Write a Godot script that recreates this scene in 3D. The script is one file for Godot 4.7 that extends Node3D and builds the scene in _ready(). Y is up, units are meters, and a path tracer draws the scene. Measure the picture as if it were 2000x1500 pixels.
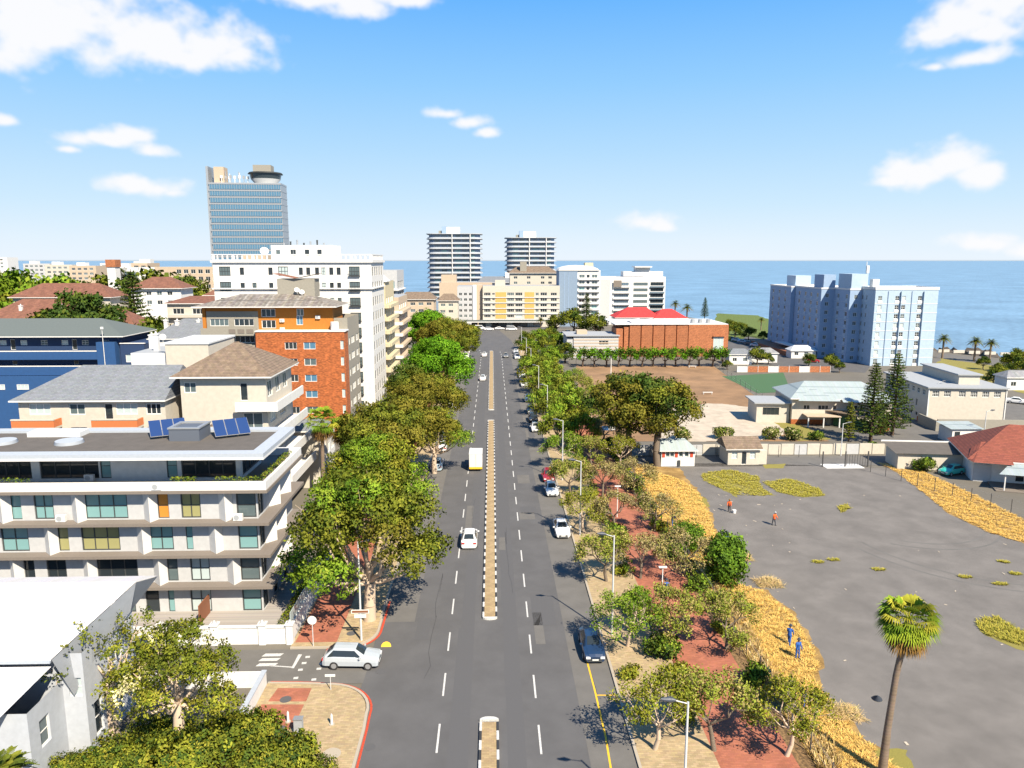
extends Node3D
# An avenue running to the sea, seen from the air. x: across the avenue, -z: along it, y: up, metres.

var M := {}
var rng := RandomNumberGenerator.new()
var used := {}
var cache := {}


func _ready():
	rng.seed = 7
	set_camera_and_light()
	make_materials()
	build_ground()
	build_street()
	build_buildings_near()
	build_buildings_far()
	build_greenery()
	build_vehicles()
	build_people()
	build_furniture()


func set_camera_and_light():
	var cam := Camera3D.new()
	cam.name = "camera"
	cam.position = Vector3(0, 32, 0)
	cam.rotation_degrees = Vector3(-9.501, -1.530, 0)
	cam.fov = 55.02
	cam.near = 0.5
	cam.far = 90000
	add_child(cam)
	cam.current = true
	var env := Environment.new()
	env.background_mode = Environment.BG_SKY
	var pano := PanoramaSkyMaterial.new()
	pano.panorama = sky_picture()
	var sky := Sky.new()
	sky.sky_material = pano
	env.sky = sky
	env.tonemap_mode = Environment.TONE_MAPPER_LINEAR
	env.tonemap_exposure = EXPOSURE
	env.sdfgi_enabled = true
	env.ssao_enabled = true
	env.ssil_enabled = true
	var we := WorldEnvironment.new()
	we.name = "world_environment"
	we.environment = env
	add_child(we)
	var sun := DirectionalLight3D.new()
	sun.name = "sun"
	sun.light_energy = 1.6
	sun.light_color = Color(1.0, 0.945, 0.85)
	sun.light_angular_distance = 0.5
	sun.shadow_enabled = true
	add_child(sun)
	sun.look_at_from_position(Vector3(0.50, 1.0, 0.86) * 100.0, Vector3.ZERO, Vector3.UP)

const EXPOSURE := 2.2


# ---------------------------------------------------------------- sky: air and clouds, all the way round
func sky_picture() -> ImageTexture:
	var w := 4096
	var h := 2048
	var im := Image.create(w, h, false, Image.FORMAT_RGBAF)
	var stops := [[-90.0, Color(0.30, 0.36, 0.40)], [-0.3, Color(0.62, 0.74, 0.84)], [0.0, Color(0.84, 0.92, 1.0)], [1.5, Color(0.78, 0.90, 1.0)], [4.0, Color(0.63, 0.835, 1.0)], [8.0, Color(0.46, 0.73, 1.0)], [12.5, Color(0.30, 0.62, 1.0)], [18.0, Color(0.155, 0.48, 1.0)], [30.0, Color(0.10, 0.34, 0.80)], [55.0, Color(0.07, 0.25, 0.62)], [90.0, Color(0.055, 0.20, 0.52)]]
	for y in h:
		var el := 90.0 - (y + 0.5) * 180.0 / h
		var c: Color = stops[-1][1]
		for k in stops.size() - 1:
			if el >= stops[k][0] and el <= stops[k + 1][0]:
				c = stops[k][1].lerp(stops[k + 1][1], (el - stops[k][0]) / (stops[k + 1][0] - stops[k][0]))
		im.fill_rect(Rect2i(0, y, w, 1), Color(c.r / EXPOSURE, c.g / EXPOSURE, c.b / EXPOSURE))
	var clouds := []
	# each cloud: list of soft puffs [centre, half width, half height] in picture cells of the dome
	clouds.append([[Vector2(-340.5, 861.8), 80, 40], [Vector2(-298.7, 854.4), 70, 30], [Vector2(-262.0, 861.7), 65, 28], [Vector2(-226.2, 861.6), 50, 22], [Vector2(-202.5, 869.1), 26, 14], [Vector2(-375.8, 862.6), 70, 44], [Vector2(-248.8, 873.2), 40, 12]])
	clouds.append([[Vector2(-131.8, 822.0), 55, 14], [Vector2(-107.8, 826.8), 34, 14], [Vector2(-74.8, 819.6), 40, 10], [Vector2(-157.5, 822.5), 30, 8]])
	clouds.append([[Vector2(-318.8, 936.1), 20, 9], [Vector2(-302.1, 934.2), 26, 8], [Vector2(-284.0, 930.0), 16, 7], [Vector2(-324.3, 942.9), 10, 4]])
	clouds.append([[Vector2(-267.3, 941.4), 15, 6]])
	clouds.append([[Vector2(-282.3, 967.1), 24, 10], [Vector2(-267.2, 968.7), 24, 10], [Vector2(-257.6, 971.5), 14, 5]])
	clouds.append([[Vector2(-36.5, 903.4), 18, 6], [Vector2(-19.4, 909.6), 20, 7], [Vector2(-4.3, 917.5), 12, 6]])
	clouds.append([[Vector2(359.5, 857.9), 44, 22], [Vector2(377.3, 851.1), 50, 26], [Vector2(344.0, 863.0), 24, 9], [Vector2(407.0, 855.9), 60, 24], [Vector2(372.7, 866.9), 24, 10]])
	clouds.append([[Vector2(363.4, 883.0), 34, 8], [Vector2(341.1, 885.4), 12, 5]])
	clouds.append([[Vector2(335.4, 957.8), 32, 15], [Vector2(355.2, 954.2), 34, 16], [Vector2(375.2, 961.2), 24, 13], [Vector2(318.6, 963.4), 18, 6]])
	clouds.append([[Vector2(129.2, 993.0), 24, 10], [Vector2(142.2, 996.1), 14, 6]])
	clouds.append([[Vector2(378.0, 1011.3), 26, 9], [Vector2(389.3, 1012.6), 12, 5]])
	clouds.append([[Vector2(411.3, 1017.1), 16, 6]])
	clouds.append([[Vector2(-363.4, 927.1), 10, 5]])
	# the same kind of fair-weather clouds goes on round the rest of the sky
	var r := RandomNumberGenerator.new()
	r.seed = 21
	for k in 34:
		var u := r.randf_range(0.14, 0.86)
		var el2 := r.randf_range(1.5, 34.0)
		var c0 := Vector2(u * w, (90.0 - el2) / 180.0 * h)
		var size := r.randf_range(10, 50) * (0.4 + el2 / 26.0)
		var puffs := []
		for j in r.randi_range(2, 5):
			puffs.append([c0 + Vector2(r.randf_range(-1.4, 1.4) * size, r.randf_range(-0.25, 0.25) * size), size * r.randf_range(0.5, 1.0), size * r.randf_range(0.25, 0.42)])
		clouds.append(puffs)
	var n := FastNoiseLite.new()
	n.seed = 5
	n.frequency = 0.02
	n.fractal_octaves = 5
	n.fractal_gain = 0.55
	for puffs in clouds:
		var lo := Vector2(1e9, 1e9)
		var hi := -lo
		for p in puffs:
			lo = lo.min(p[0] - Vector2(p[1], p[2]) * 1.7)
			hi = hi.max(p[0] + Vector2(p[1], p[2]) * 1.7)
		for y in range(maxi(int(lo.y), 0), mini(int(hi.y), h)):
			for x in range(int(lo.x), int(hi.x)):
				var e := 0.0
				for p in puffs:
					var d := Vector2((x - p[0].x) / p[1], (y - p[0].y) / p[2])
					if d.y > 0.0:
						d.y *= 1.35
					e = maxf(e, 1.0 - d.length() * 0.62)
				if e <= 0.0:
					continue
				var a := smoothstep(0.26, 0.80, e + 0.46 * n.get_noise_2d(x, y * 1.4))
				if a > 0.0:
					var xx := posmod(x, w)
					var under := im.get_pixel(xx, y)
					im.set_pixel(xx, y, under.lerp(Color(0.985 / EXPOSURE, 0.985 / EXPOSURE, 1.0 / EXPOSURE), a * 0.97))
	return ImageTexture.create_from_image(im)


# ---------------------------------------------------------------- naming, adding, tagging
func numbered(n: String) -> String:
	var k: int = used.get(n, -1) + 1
	used[n] = k
	return n if k == 0 else "%s_%03d" % [n, k]


func tag(o: Node, label: String, category: String, group := "") -> Node:
	o.set_meta("label", label)
	o.set_meta("category", category)
	if group:
		o.set_meta("group", group)
	return o


func thing(called: String, label: String, category: String, at := Vector3.ZERO, turn := 0.0, group := "") -> Node3D:
	var o := Node3D.new()
	o.name = numbered(called)
	add_child(o)
	o.position = at
	o.rotation.y = turn
	tag(o, label, category, group)
	return o


func copy_of(src: Node3D, label: String, at: Vector3, turn: float, group := "") -> Node3D:
	var o: Node3D = src.duplicate()
	var base := String(src.name)
	if base.length() > 4 and base[-4] == "_" and base.right(3).is_valid_int():
		base = base.left(-4)
	o.name = numbered(base)
	add_child(o)
	o.position = at
	o.rotation.y = turn
	if label:
		o.set_meta("label", label)
	if group:
		o.set_meta("group", group)
	return o


func obj(called: String, s, m: Material, parent: Node = null) -> MeshInstance3D:
	var mi := MeshInstance3D.new()
	mi.mesh = s.commit() if s is SurfaceTool else s
	if m:
		mi.material_override = m
	if parent == null:
		mi.name = numbered(called)
		add_child(mi)
	else:
		mi.name = called
		parent.add_child(mi, true)
	return mi


func ground_piece(called: String, s, m: Material) -> MeshInstance3D:
	var o := obj(called, s, m)
	o.set_meta("kind", "structure")
	return o


# ---------------------------------------------------------------- shapes
func st() -> SurfaceTool:
	var s := SurfaceTool.new()
	s.begin(Mesh.PRIMITIVE_TRIANGLES)
	return s


func tri(s: SurfaceTool, a: Vector3, b: Vector3, c: Vector3):   # counter-clockwise seen from outside
	var n := (b - a).cross(c - a).normalized()
	for p in [a, c, b]:
		s.set_normal(n)
		s.set_uv(Vector2(p.x + p.z * 0.37, p.y))
		s.add_vertex(p)


func quad(s: SurfaceTool, a: Vector3, b: Vector3, c: Vector3, d: Vector3):   # counter-clockwise seen from outside
	var n := (c - a).cross(d - b).normalized()
	var w := a.distance_to(b)
	var h := a.distance_to(d)
	var w2 := (c - d).length()
	var sh := (d - a).dot((b - a).normalized())
	var ps := [a, b, c, d]
	var uv := [Vector2(0, 0), Vector2(w, 0), Vector2(sh + w2, h), Vector2(sh, h)]
	for k in [0, 2, 1, 0, 3, 2]:
		s.set_normal(n)
		s.set_uv(uv[k])
		s.add_vertex(ps[k])


func box(s: SurfaceTool, c: Vector3, z: Vector3, b := Basis()):
	var x := b.x * z.x * 0.5
	var y := b.y * z.y * 0.5
	var w := b.z * z.z * 0.5
	quad(s, c - x - y + w, c + x - y + w, c + x + y + w, c - x + y + w)
	quad(s, c + x - y - w, c - x - y - w, c - x + y - w, c + x + y - w)
	quad(s, c + x - y + w, c + x - y - w, c + x + y - w, c + x + y + w)
	quad(s, c - x - y - w, c - x - y + w, c - x + y + w, c - x + y - w)
	quad(s, c - x + y + w, c + x + y + w, c + x + y - w, c - x + y - w)
	quad(s, c - x - y - w, c + x - y - w, c + x - y + w, c - x - y + w)


func span(s: SurfaceTool, lo: Vector3, hi: Vector3):
	box(s, (lo + hi) * 0.5, hi - lo)


func bar(s: SurfaceTool, a: Vector3, b: Vector3, w: float, h: float):   # a square bar from a to b
	var z := (b - a).normalized()
	var x := Vector3.UP.cross(z)
	x = x.normalized() if x.length() > 0.01 else Vector3.RIGHT
	box(s, (a + b) * 0.5, Vector3(w, h, a.distance_to(b)), Basis(x, z.cross(x), z))


func tube(s: SurfaceTool, a: Vector3, b: Vector3, r0: float, r1: float, n := 8, capped := true):
	var z := (b - a).normalized()
	var x := z.cross(Vector3.UP if absf(z.y) < 0.95 else Vector3.RIGHT).normalized()
	var y := z.cross(x)
	for k in n:
		var d0 := x * cos(TAU * k / n) + y * sin(TAU * k / n)
		var d1 := x * cos(TAU * (k + 1) / n) + y * sin(TAU * (k + 1) / n)
		var ps := [a + d0 * r0, b + d0 * r1, b + d1 * r1, a + d1 * r0]
		var ns := [d0, d0, d1, d1]
		for i in [0, 1, 2, 0, 2, 3]:
			s.set_normal(ns[i])
			s.set_uv(Vector2(float(k) / n, 0))
			s.add_vertex(ps[i])
		if capped:
			tri(s, a, a + d0 * r0, a + d1 * r0)
			tri(s, b, b + d1 * r1, b + d0 * r1)


func pipe(s: SurfaceTool, pts: Array, rs: Array, n := 7):
	for k in pts.size() - 1:
		tube(s, pts[k], pts[k + 1], rs[k], rs[k + 1], n, k == 0 or k == pts.size() - 2)


func prism(s: SurfaceTool, poly: PackedVector2Array, y0: float, y1: float):   # poly in (x, z), extruded upwards
	var idx := Geometry2D.triangulate_polygon(poly)
	var area := 0.0
	for k in poly.size():
		var q := poly[(k + 1) % poly.size()]
		area += poly[k].x * q.y - q.x * poly[k].y
	for k in range(0, idx.size(), 3):
		var a := poly[idx[k]]
		var b := poly[idx[k + 1]]
		var c := poly[idx[k + 2]]
		if (b - a).cross(c - a) > 0.0:
			var t := b
			b = c
			c = t
		tri(s, Vector3(a.x, y1, a.y), Vector3(b.x, y1, b.y), Vector3(c.x, y1, c.y))
	for k in poly.size():
		var p := poly[k]
		var q := poly[(k + 1) % poly.size()]
		if area > 0.0:
			var t := p
			p = q
			q = t
		if y1 - y0 > 0.001:
			quad(s, Vector3(p.x, y0, p.y), Vector3(q.x, y0, q.y), Vector3(q.x, y1, q.y), Vector3(p.x, y1, p.y))


func sheet(poly: Array, y: float) -> SurfaceTool:   # a flat sheet from (x, z) corners
	var s := st()
	prism(s, PackedVector2Array(poly), y, y)
	return s


func ring(s: SurfaceTool, pts: Array, w: float, y: float):   # a flat band of width w along points on the ground
	for k in pts.size() - 1:
		var a: Vector3 = pts[k]
		var b: Vector3 = pts[k + 1]
		var da: Vector3 = ((b - pts[maxi(k - 1, 0)]) * Vector3(1, 0, 1)).normalized()
		var db: Vector3 = ((pts[mini(k + 2, pts.size() - 1)] - a) * Vector3(1, 0, 1)).normalized()
		var na := Vector3(-da.z, 0, da.x) * w * 0.5
		var nb := Vector3(-db.z, 0, db.x) * w * 0.5
		var up := Vector3.UP * y
		quad(s, a + na + up, b + nb + up, b - nb + up, a - na + up)


# ---------------------------------------------------------------- materials
func lin(r: float, g: float, b: float) -> Color:
	return Color(r, g, b).linear_to_srgb()


func noise_tex(freq: float, lo: float, hi: float, size := 512, sd := 1, octaves := 5, tint := Color(1, 1, 1)) -> NoiseTexture2D:
	var n := FastNoiseLite.new()
	n.seed = sd
	n.frequency = freq
	n.fractal_octaves = octaves
	n.fractal_gain = 0.6
	var t := NoiseTexture2D.new()
	t.width = size
	t.height = size
	t.seamless = true
	t.noise = n
	var g := Gradient.new()
	g.set_color(0, Color(lo, lo, lo) * tint)
	g.set_color(1, Color(hi, hi, hi))
	t.color_ramp = g
	return t


func mat(key: String, c: Color, rough := 0.8, tex: Texture2D = null, scale := 1.0, coarse: Texture2D = null, coarse_scale := 0.1) -> StandardMaterial3D:
	var m := StandardMaterial3D.new()
	m.resource_name = key
	m.albedo_color = c
	m.roughness = rough
	if tex:
		m.albedo_texture = tex
		m.uv1_triplanar = true
		m.uv1_world_triplanar = true
		m.uv1_scale = Vector3.ONE * scale
	if coarse:
		m.detail_enabled = true
		m.detail_albedo = coarse
		m.detail_blend_mode = BaseMaterial3D.BLEND_MODE_MUL
		m.detail_uv_layer = BaseMaterial3D.DETAIL_UV_2
		m.uv2_triplanar = true
		m.uv2_world_triplanar = true
		m.uv2_scale = Vector3.ONE * coarse_scale
	M[key] = m
	return m


func row_tex(rows: int, cols: int, dark: float, sd: int, shift := true, vary := 0.12) -> ImageTexture:   # courses of tiles or bricks too small to pick apart
	var im := Image.create(256, 256, false, Image.FORMAT_RGB8)
	var r := RandomNumberGenerator.new()
	r.seed = sd
	im.fill(Color(dark, dark, dark))
	for y in rows:
		var y0 := 256 * y / rows
		var y1 := 256 * (y + 1) / rows
		for x in cols:
			var off := (256 / cols / 2) if shift and y % 2 == 1 else 0
			var v := 1.0 - r.randf() * vary
			var c := Color(v, v * r.randf_range(0.97, 1.0), v * r.randf_range(0.95, 1.0))
			var x0 := 256 * x / cols + off
			var x1 := 256 * (x + 1) / cols + off
			for part in [0, -256]:
				im.fill_rect(Rect2i(x0 + part, y0, x1 - x0 - 1, y1 - y0 - maxi(1, 256 / rows / 8)), c)
	return ImageTexture.create_from_image(im)


func uv_mat(key: String, c: Color, rough: float, tex: Texture2D, scale: Vector2, coarse: Texture2D = null, coarse_scale := 0.1) -> StandardMaterial3D:
	var m := mat(key, c, rough, null, 1.0, coarse, coarse_scale)
	m.albedo_texture = tex
	m.uv1_scale = Vector3(scale.x, scale.y, 1)
	return m


func make_materials():
	var grain := noise_tex(0.11, 0.78, 1.0, 512, 2, 4)
	var patch := noise_tex(0.012, 0.88, 1.0, 512, 3, 5)
	var stain := noise_tex(0.02, 0.93, 1.0, 512, 4, 5)
	var bold := noise_tex(0.025, 0.45, 1.0, 512, 6, 5)
	M.grain = grain
	mat("land", lin(0.17, 0.155, 0.13), 0.95, grain, 0.35, patch, 0.012)
	mat("asphalt", lin(0.120, 0.119, 0.124), 0.9, grain, 0.5, patch, 0.035)
	mat("asphalt_worn", lin(0.165, 0.158, 0.150), 0.92, grain, 0.5, patch, 0.05)
	mat("asphalt_old", lin(0.305, 0.283, 0.266), 0.95, noise_tex(0.2, 0.5, 1.0, 512, 12, 4), 0.30, noise_tex(0.02, 0.82, 1.0, 512, 13, 6), 0.02)
	mat("asphalt_dark", lin(0.098, 0.098, 0.104), 0.9, grain, 0.5)
	mat("road_paint", lin(0.66, 0.66, 0.65), 0.7, noise_tex(0.05, 0.7, 1.0, 256, 8), 0.6)
	mat("yellow_paint", lin(0.72, 0.42, 0.02), 0.7, stain, 0.6)
	mat("red_paint", lin(0.60, 0.075, 0.03), 0.75, noise_tex(0.05, 0.65, 1.0, 256, 9), 0.6)
	mat("black_paint", lin(0.03, 0.03, 0.032), 0.7)
	mat("median_paving", lin(0.40, 0.30, 0.165), 0.9, row_tex(12, 6, 0.72, 3), 0.5, patch, 0.07)
	mat("beige_paving", lin(0.44, 0.345, 0.205), 0.9, row_tex(12, 6, 0.74, 4), 0.45, noise_tex(0.02, 0.86, 1.0, 512, 14), 0.05)
	mat("red_paving", lin(0.40, 0.145, 0.088), 0.88, row_tex(12, 6, 0.75, 5), 0.5, noise_tex(0.02, 0.86, 1.0, 512, 15), 0.05)
	mat("kerb", lin(0.42, 0.37, 0.30), 0.9, grain, 0.6)
	mat("earth", lin(0.33, 0.20, 0.085), 0.95, bold, 0.25, patch, 0.05)
	mat("dry_grass_ground", lin(0.53, 0.35, 0.125), 0.95, noise_tex(0.07, 0.7, 1.0, 512, 16), 0.22, noise_tex(0.02, 0.62, 1.0, 512, 17, 5, Color(1.0, 0.92, 0.75)), 0.03)
	mat("green_patch", lin(0.33, 0.29, 0.06), 0.95, noise_tex(0.08, 0.55, 1.0, 512, 18), 0.3)
	mat("brown_field", lin(0.38, 0.225, 0.115), 0.95, grain, 0.15, noise_tex(0.015, 0.75, 1.0, 512, 19), 0.012)
	mat("pale_sand", lin(0.50, 0.43, 0.345), 0.95, stain, 0.1, noise_tex(0.02, 0.85, 1.0, 512, 20), 0.03)
	mat("lawn", lin(0.16, 0.23, 0.03), 0.95, bold, 0.08)
	mat("turf", lin(0.045, 0.11, 0.045), 0.95, stain, 0.2)
	mat("sea", lin(0.215, 0.37, 0.54), 0.55, noise_tex(0.03, 0.80, 1.0, 512, 22, 5), 0.012, noise_tex(0.02, 0.84, 1.0, 512, 23, 4), 0.0011)
	M.sea.metallic_specular = 0.35
	mat("rock", lin(0.12, 0.10, 0.085), 0.95, bold, 0.2)
	mat("white_wall", lin(0.62, 0.62, 0.615), 0.85, stain, 0.12)
	mat("cream_wall", lin(0.48, 0.445, 0.385), 0.88, stain, 0.12)
	mat("yellow_cream", lin(0.50, 0.44, 0.30), 0.88, stain, 0.12)
	mat("pale_grey_wall", lin(0.42, 0.43, 0.445), 0.85, stain, 0.12)
	mat("house_wall", lin(0.40, 0.43, 0.48), 0.85, stain, 0.15)
	mat("concrete", lin(0.26, 0.245, 0.21), 0.92, stain, 0.2)
	mat("slab_edge", lin(0.175, 0.15, 0.13), 0.9, stain, 0.3)
	mat("orange_wall", lin(0.40, 0.145, 0.018), 0.88, stain, 0.15)
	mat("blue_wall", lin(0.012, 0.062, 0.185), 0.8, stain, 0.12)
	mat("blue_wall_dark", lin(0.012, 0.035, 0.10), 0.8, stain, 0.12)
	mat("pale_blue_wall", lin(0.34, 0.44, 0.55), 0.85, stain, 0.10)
	mat("mid_blue_wall", lin(0.25, 0.35, 0.50), 0.85, stain, 0.10)  # high rise blue with side shade in the colour; also trim elsewhere
	mat("slate_blue", lin(0.19, 0.26, 0.36), 0.85, stain, 0.1)
	mat("yellow_panel", lin(0.52, 0.33, 0.10), 0.85, stain, 0.1)
	mat("tan_wall", lin(0.45, 0.36, 0.27), 0.9, stain, 0.1)
	mat("brown_dark", lin(0.12, 0.09, 0.075), 0.9, stain, 0.1)
	mat("brick", lin(0.55, 0.165, 0.05), 0.92, row_tex(36, 12, 0.72, 6, true, 0.30), 0.22, noise_tex(0.03, 0.86, 1.0, 512, 24), 0.05)
	mat("brick_orange", lin(0.50, 0.19, 0.085), 0.92, row_tex(36, 12, 0.70, 7, true, 0.28), 0.22, stain, 0.06)
	uv_mat("tiles_grey", lin(0.19, 0.215, 0.25), 0.8, row_tex(8, 8, 0.62, 8), Vector2(0.35, 0.35), stain, 0.08)
	uv_mat("tiles_brown", lin(0.285, 0.215, 0.155), 0.85, row_tex(8, 8, 0.58, 9), Vector2(0.30, 0.30), noise_tex(0.03, 0.7, 1.0, 512, 25), 0.06)
	uv_mat("tiles_red", lin(0.24, 0.066, 0.042), 0.85, row_tex(8, 8, 0.6, 10), Vector2(0.3, 0.3), stain, 0.06)
	uv_mat("tiles_terracotta", lin(0.27, 0.12, 0.08), 0.88, row_tex(8, 8, 0.7, 11), Vector2(0.25, 0.25), noise_tex(0.03, 0.7, 1.0, 512, 26), 0.04)
	uv_mat("bright_red_roof", lin(0.55, 0.035, 0.035), 0.8, row_tex(6, 8, 0.8, 12), Vector2(0.2, 0.2))
	uv_mat("sheet_white", lin(0.56, 0.57, 0.58), 0.55, row_tex(1, 16, 0.86, 13, false, 0.03), Vector2(0.35, 0.35))
	uv_mat("sheet_pale_blue", lin(0.33, 0.40, 0.43), 0.6, row_tex(1, 16, 0.8, 14, false, 0.05), Vector2(0.35, 0.35), stain, 0.1)
	uv_mat("sheet_grey", lin(0.33, 0.35, 0.375), 0.65, row_tex(1, 12, 0.75, 15, false, 0.12), Vector2(0.25, 0.25), noise_tex(0.03, 0.7, 1.0, 512, 27), 0.06)
	uv_mat("sheet_rusty", lin(0.42, 0.42, 0.41), 0.7, row_tex(1, 12, 0.7, 16, false, 0.22), Vector2(0.2, 0.2), noise_tex(0.03, 0.55, 1.0, 512, 28, 5, Color(1, 0.9, 0.8)), 0.06)
	mat("roof_dark_green", lin(0.095, 0.115, 0.115), 0.85, stain, 0.2)
	mat("roof_gravel", lin(0.135, 0.12, 0.108), 0.95, grain, 0.8, patch, 0.1)
	mat("roof_grey", lin(0.30, 0.32, 0.345), 0.85, stain, 0.15)
	mat("flat_white", lin(0.58, 0.60, 0.62), 0.7, stain, 0.2)
	mat("parapet_grey", lin(0.36, 0.40, 0.46), 0.7, stain, 0.25)
	mat("glass_dark", lin(0.022, 0.030, 0.036), 0.06)
	mat("glass_mid", lin(0.085, 0.115, 0.125), 0.08)
	mat("glass_teal", lin(0.16, 0.30, 0.31), 0.12)
	mat("glass_pale", lin(0.38, 0.45, 0.46), 0.15)
	mat("glass_olive", lin(0.27, 0.26, 0.12), 0.15)
	mat("glass_amber", lin(0.48, 0.20, 0.035), 0.2)
	mat("glass_blue", lin(0.072, 0.165, 0.26), 0.08)
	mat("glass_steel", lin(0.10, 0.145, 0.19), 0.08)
	mat("frame_white", lin(0.62, 0.62, 0.61), 0.6)
	mat("frame_dark", lin(0.045, 0.05, 0.052), 0.5)
	mat("frame_grey", lin(0.30, 0.32, 0.34), 0.5)
	mat("metal_grey", lin(0.40, 0.41, 0.42), 0.45)
	M.metal_grey.metallic = 0.6
	mat("pole_grey", lin(0.48, 0.49, 0.50), 0.5)
	mat("lamp_dark", lin(0.045, 0.055, 0.075), 0.5)
	mat("post_dark", lin(0.05, 0.05, 0.052), 0.7)
	mat("door_brown", lin(0.20, 0.075, 0.035), 0.7)
	mat("interior_dark", lin(0.03, 0.028, 0.026), 0.9)
	mat("solar_blue", lin(0.02, 0.045, 0.14), 0.12)
	mat("box_grey", lin(0.085, 0.10, 0.13), 0.6)
	mat("terracotta", lin(0.50, 0.15, 0.05), 0.9, stain, 0.4)
	mat("timber", lin(0.30, 0.20, 0.11), 0.85, stain, 0.5)
	mat("deck_grey", lin(0.33, 0.315, 0.295), 0.85, row_tex(16, 1, 0.8, 17), 0.5)
	mat("bark_grey", lin(0.27, 0.215, 0.165), 0.95, bold, 0.8)
	mat("bark_pale", lin(0.52, 0.41, 0.31), 0.9, stain, 0.8)
	mat("bark_brown", lin(0.13, 0.085, 0.055), 0.95, bold, 0.8)
	mat("bark_palm", lin(0.19, 0.145, 0.11), 0.95, row_tex(24, 1, 0.7, 18), 0.6)
	for k in ["leaf", "leaf_dry", "leaf_needle"]:
		var m := mat(k, Color(1, 1, 1), 0.62)
		m.vertex_color_use_as_albedo = true
		m.backlight_enabled = true
		m.backlight = lin(0.16, 0.19, 0.03) if k != "leaf_dry" else lin(0.12, 0.09, 0.03)
		m.metallic_specular = 0.12
	mat("plain", Color(1, 1, 1), 0.8).vertex_color_use_as_albedo = true


# ---------------------------------------------------------------- ground
func ragged(pts: Array, step: float, amp: float, sd: int) -> Array:   # (x, z) corners with an uneven edge
	var n := FastNoiseLite.new()
	n.seed = sd
	n.frequency = 0.35
	var out := []
	for k in pts.size():
		var a := Vector2(pts[k].x, pts[k].z)
		var q: Vector3 = pts[(k + 1) % pts.size()]
		var b := Vector2(q.x, q.z)
		var cuts := maxi(1, int(a.distance_to(b) / step))
		for j in cuts:
			var p := a.lerp(b, float(j) / cuts)
			out.append(p + Vector2(n.get_noise_2d(p.x, p.y), n.get_noise_2d(p.x + 90.0, p.y)) * amp)
	return out


func flat(pts: Array) -> Array:
	return pts.map(func(p): return Vector2(p.x, p.z))


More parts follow.
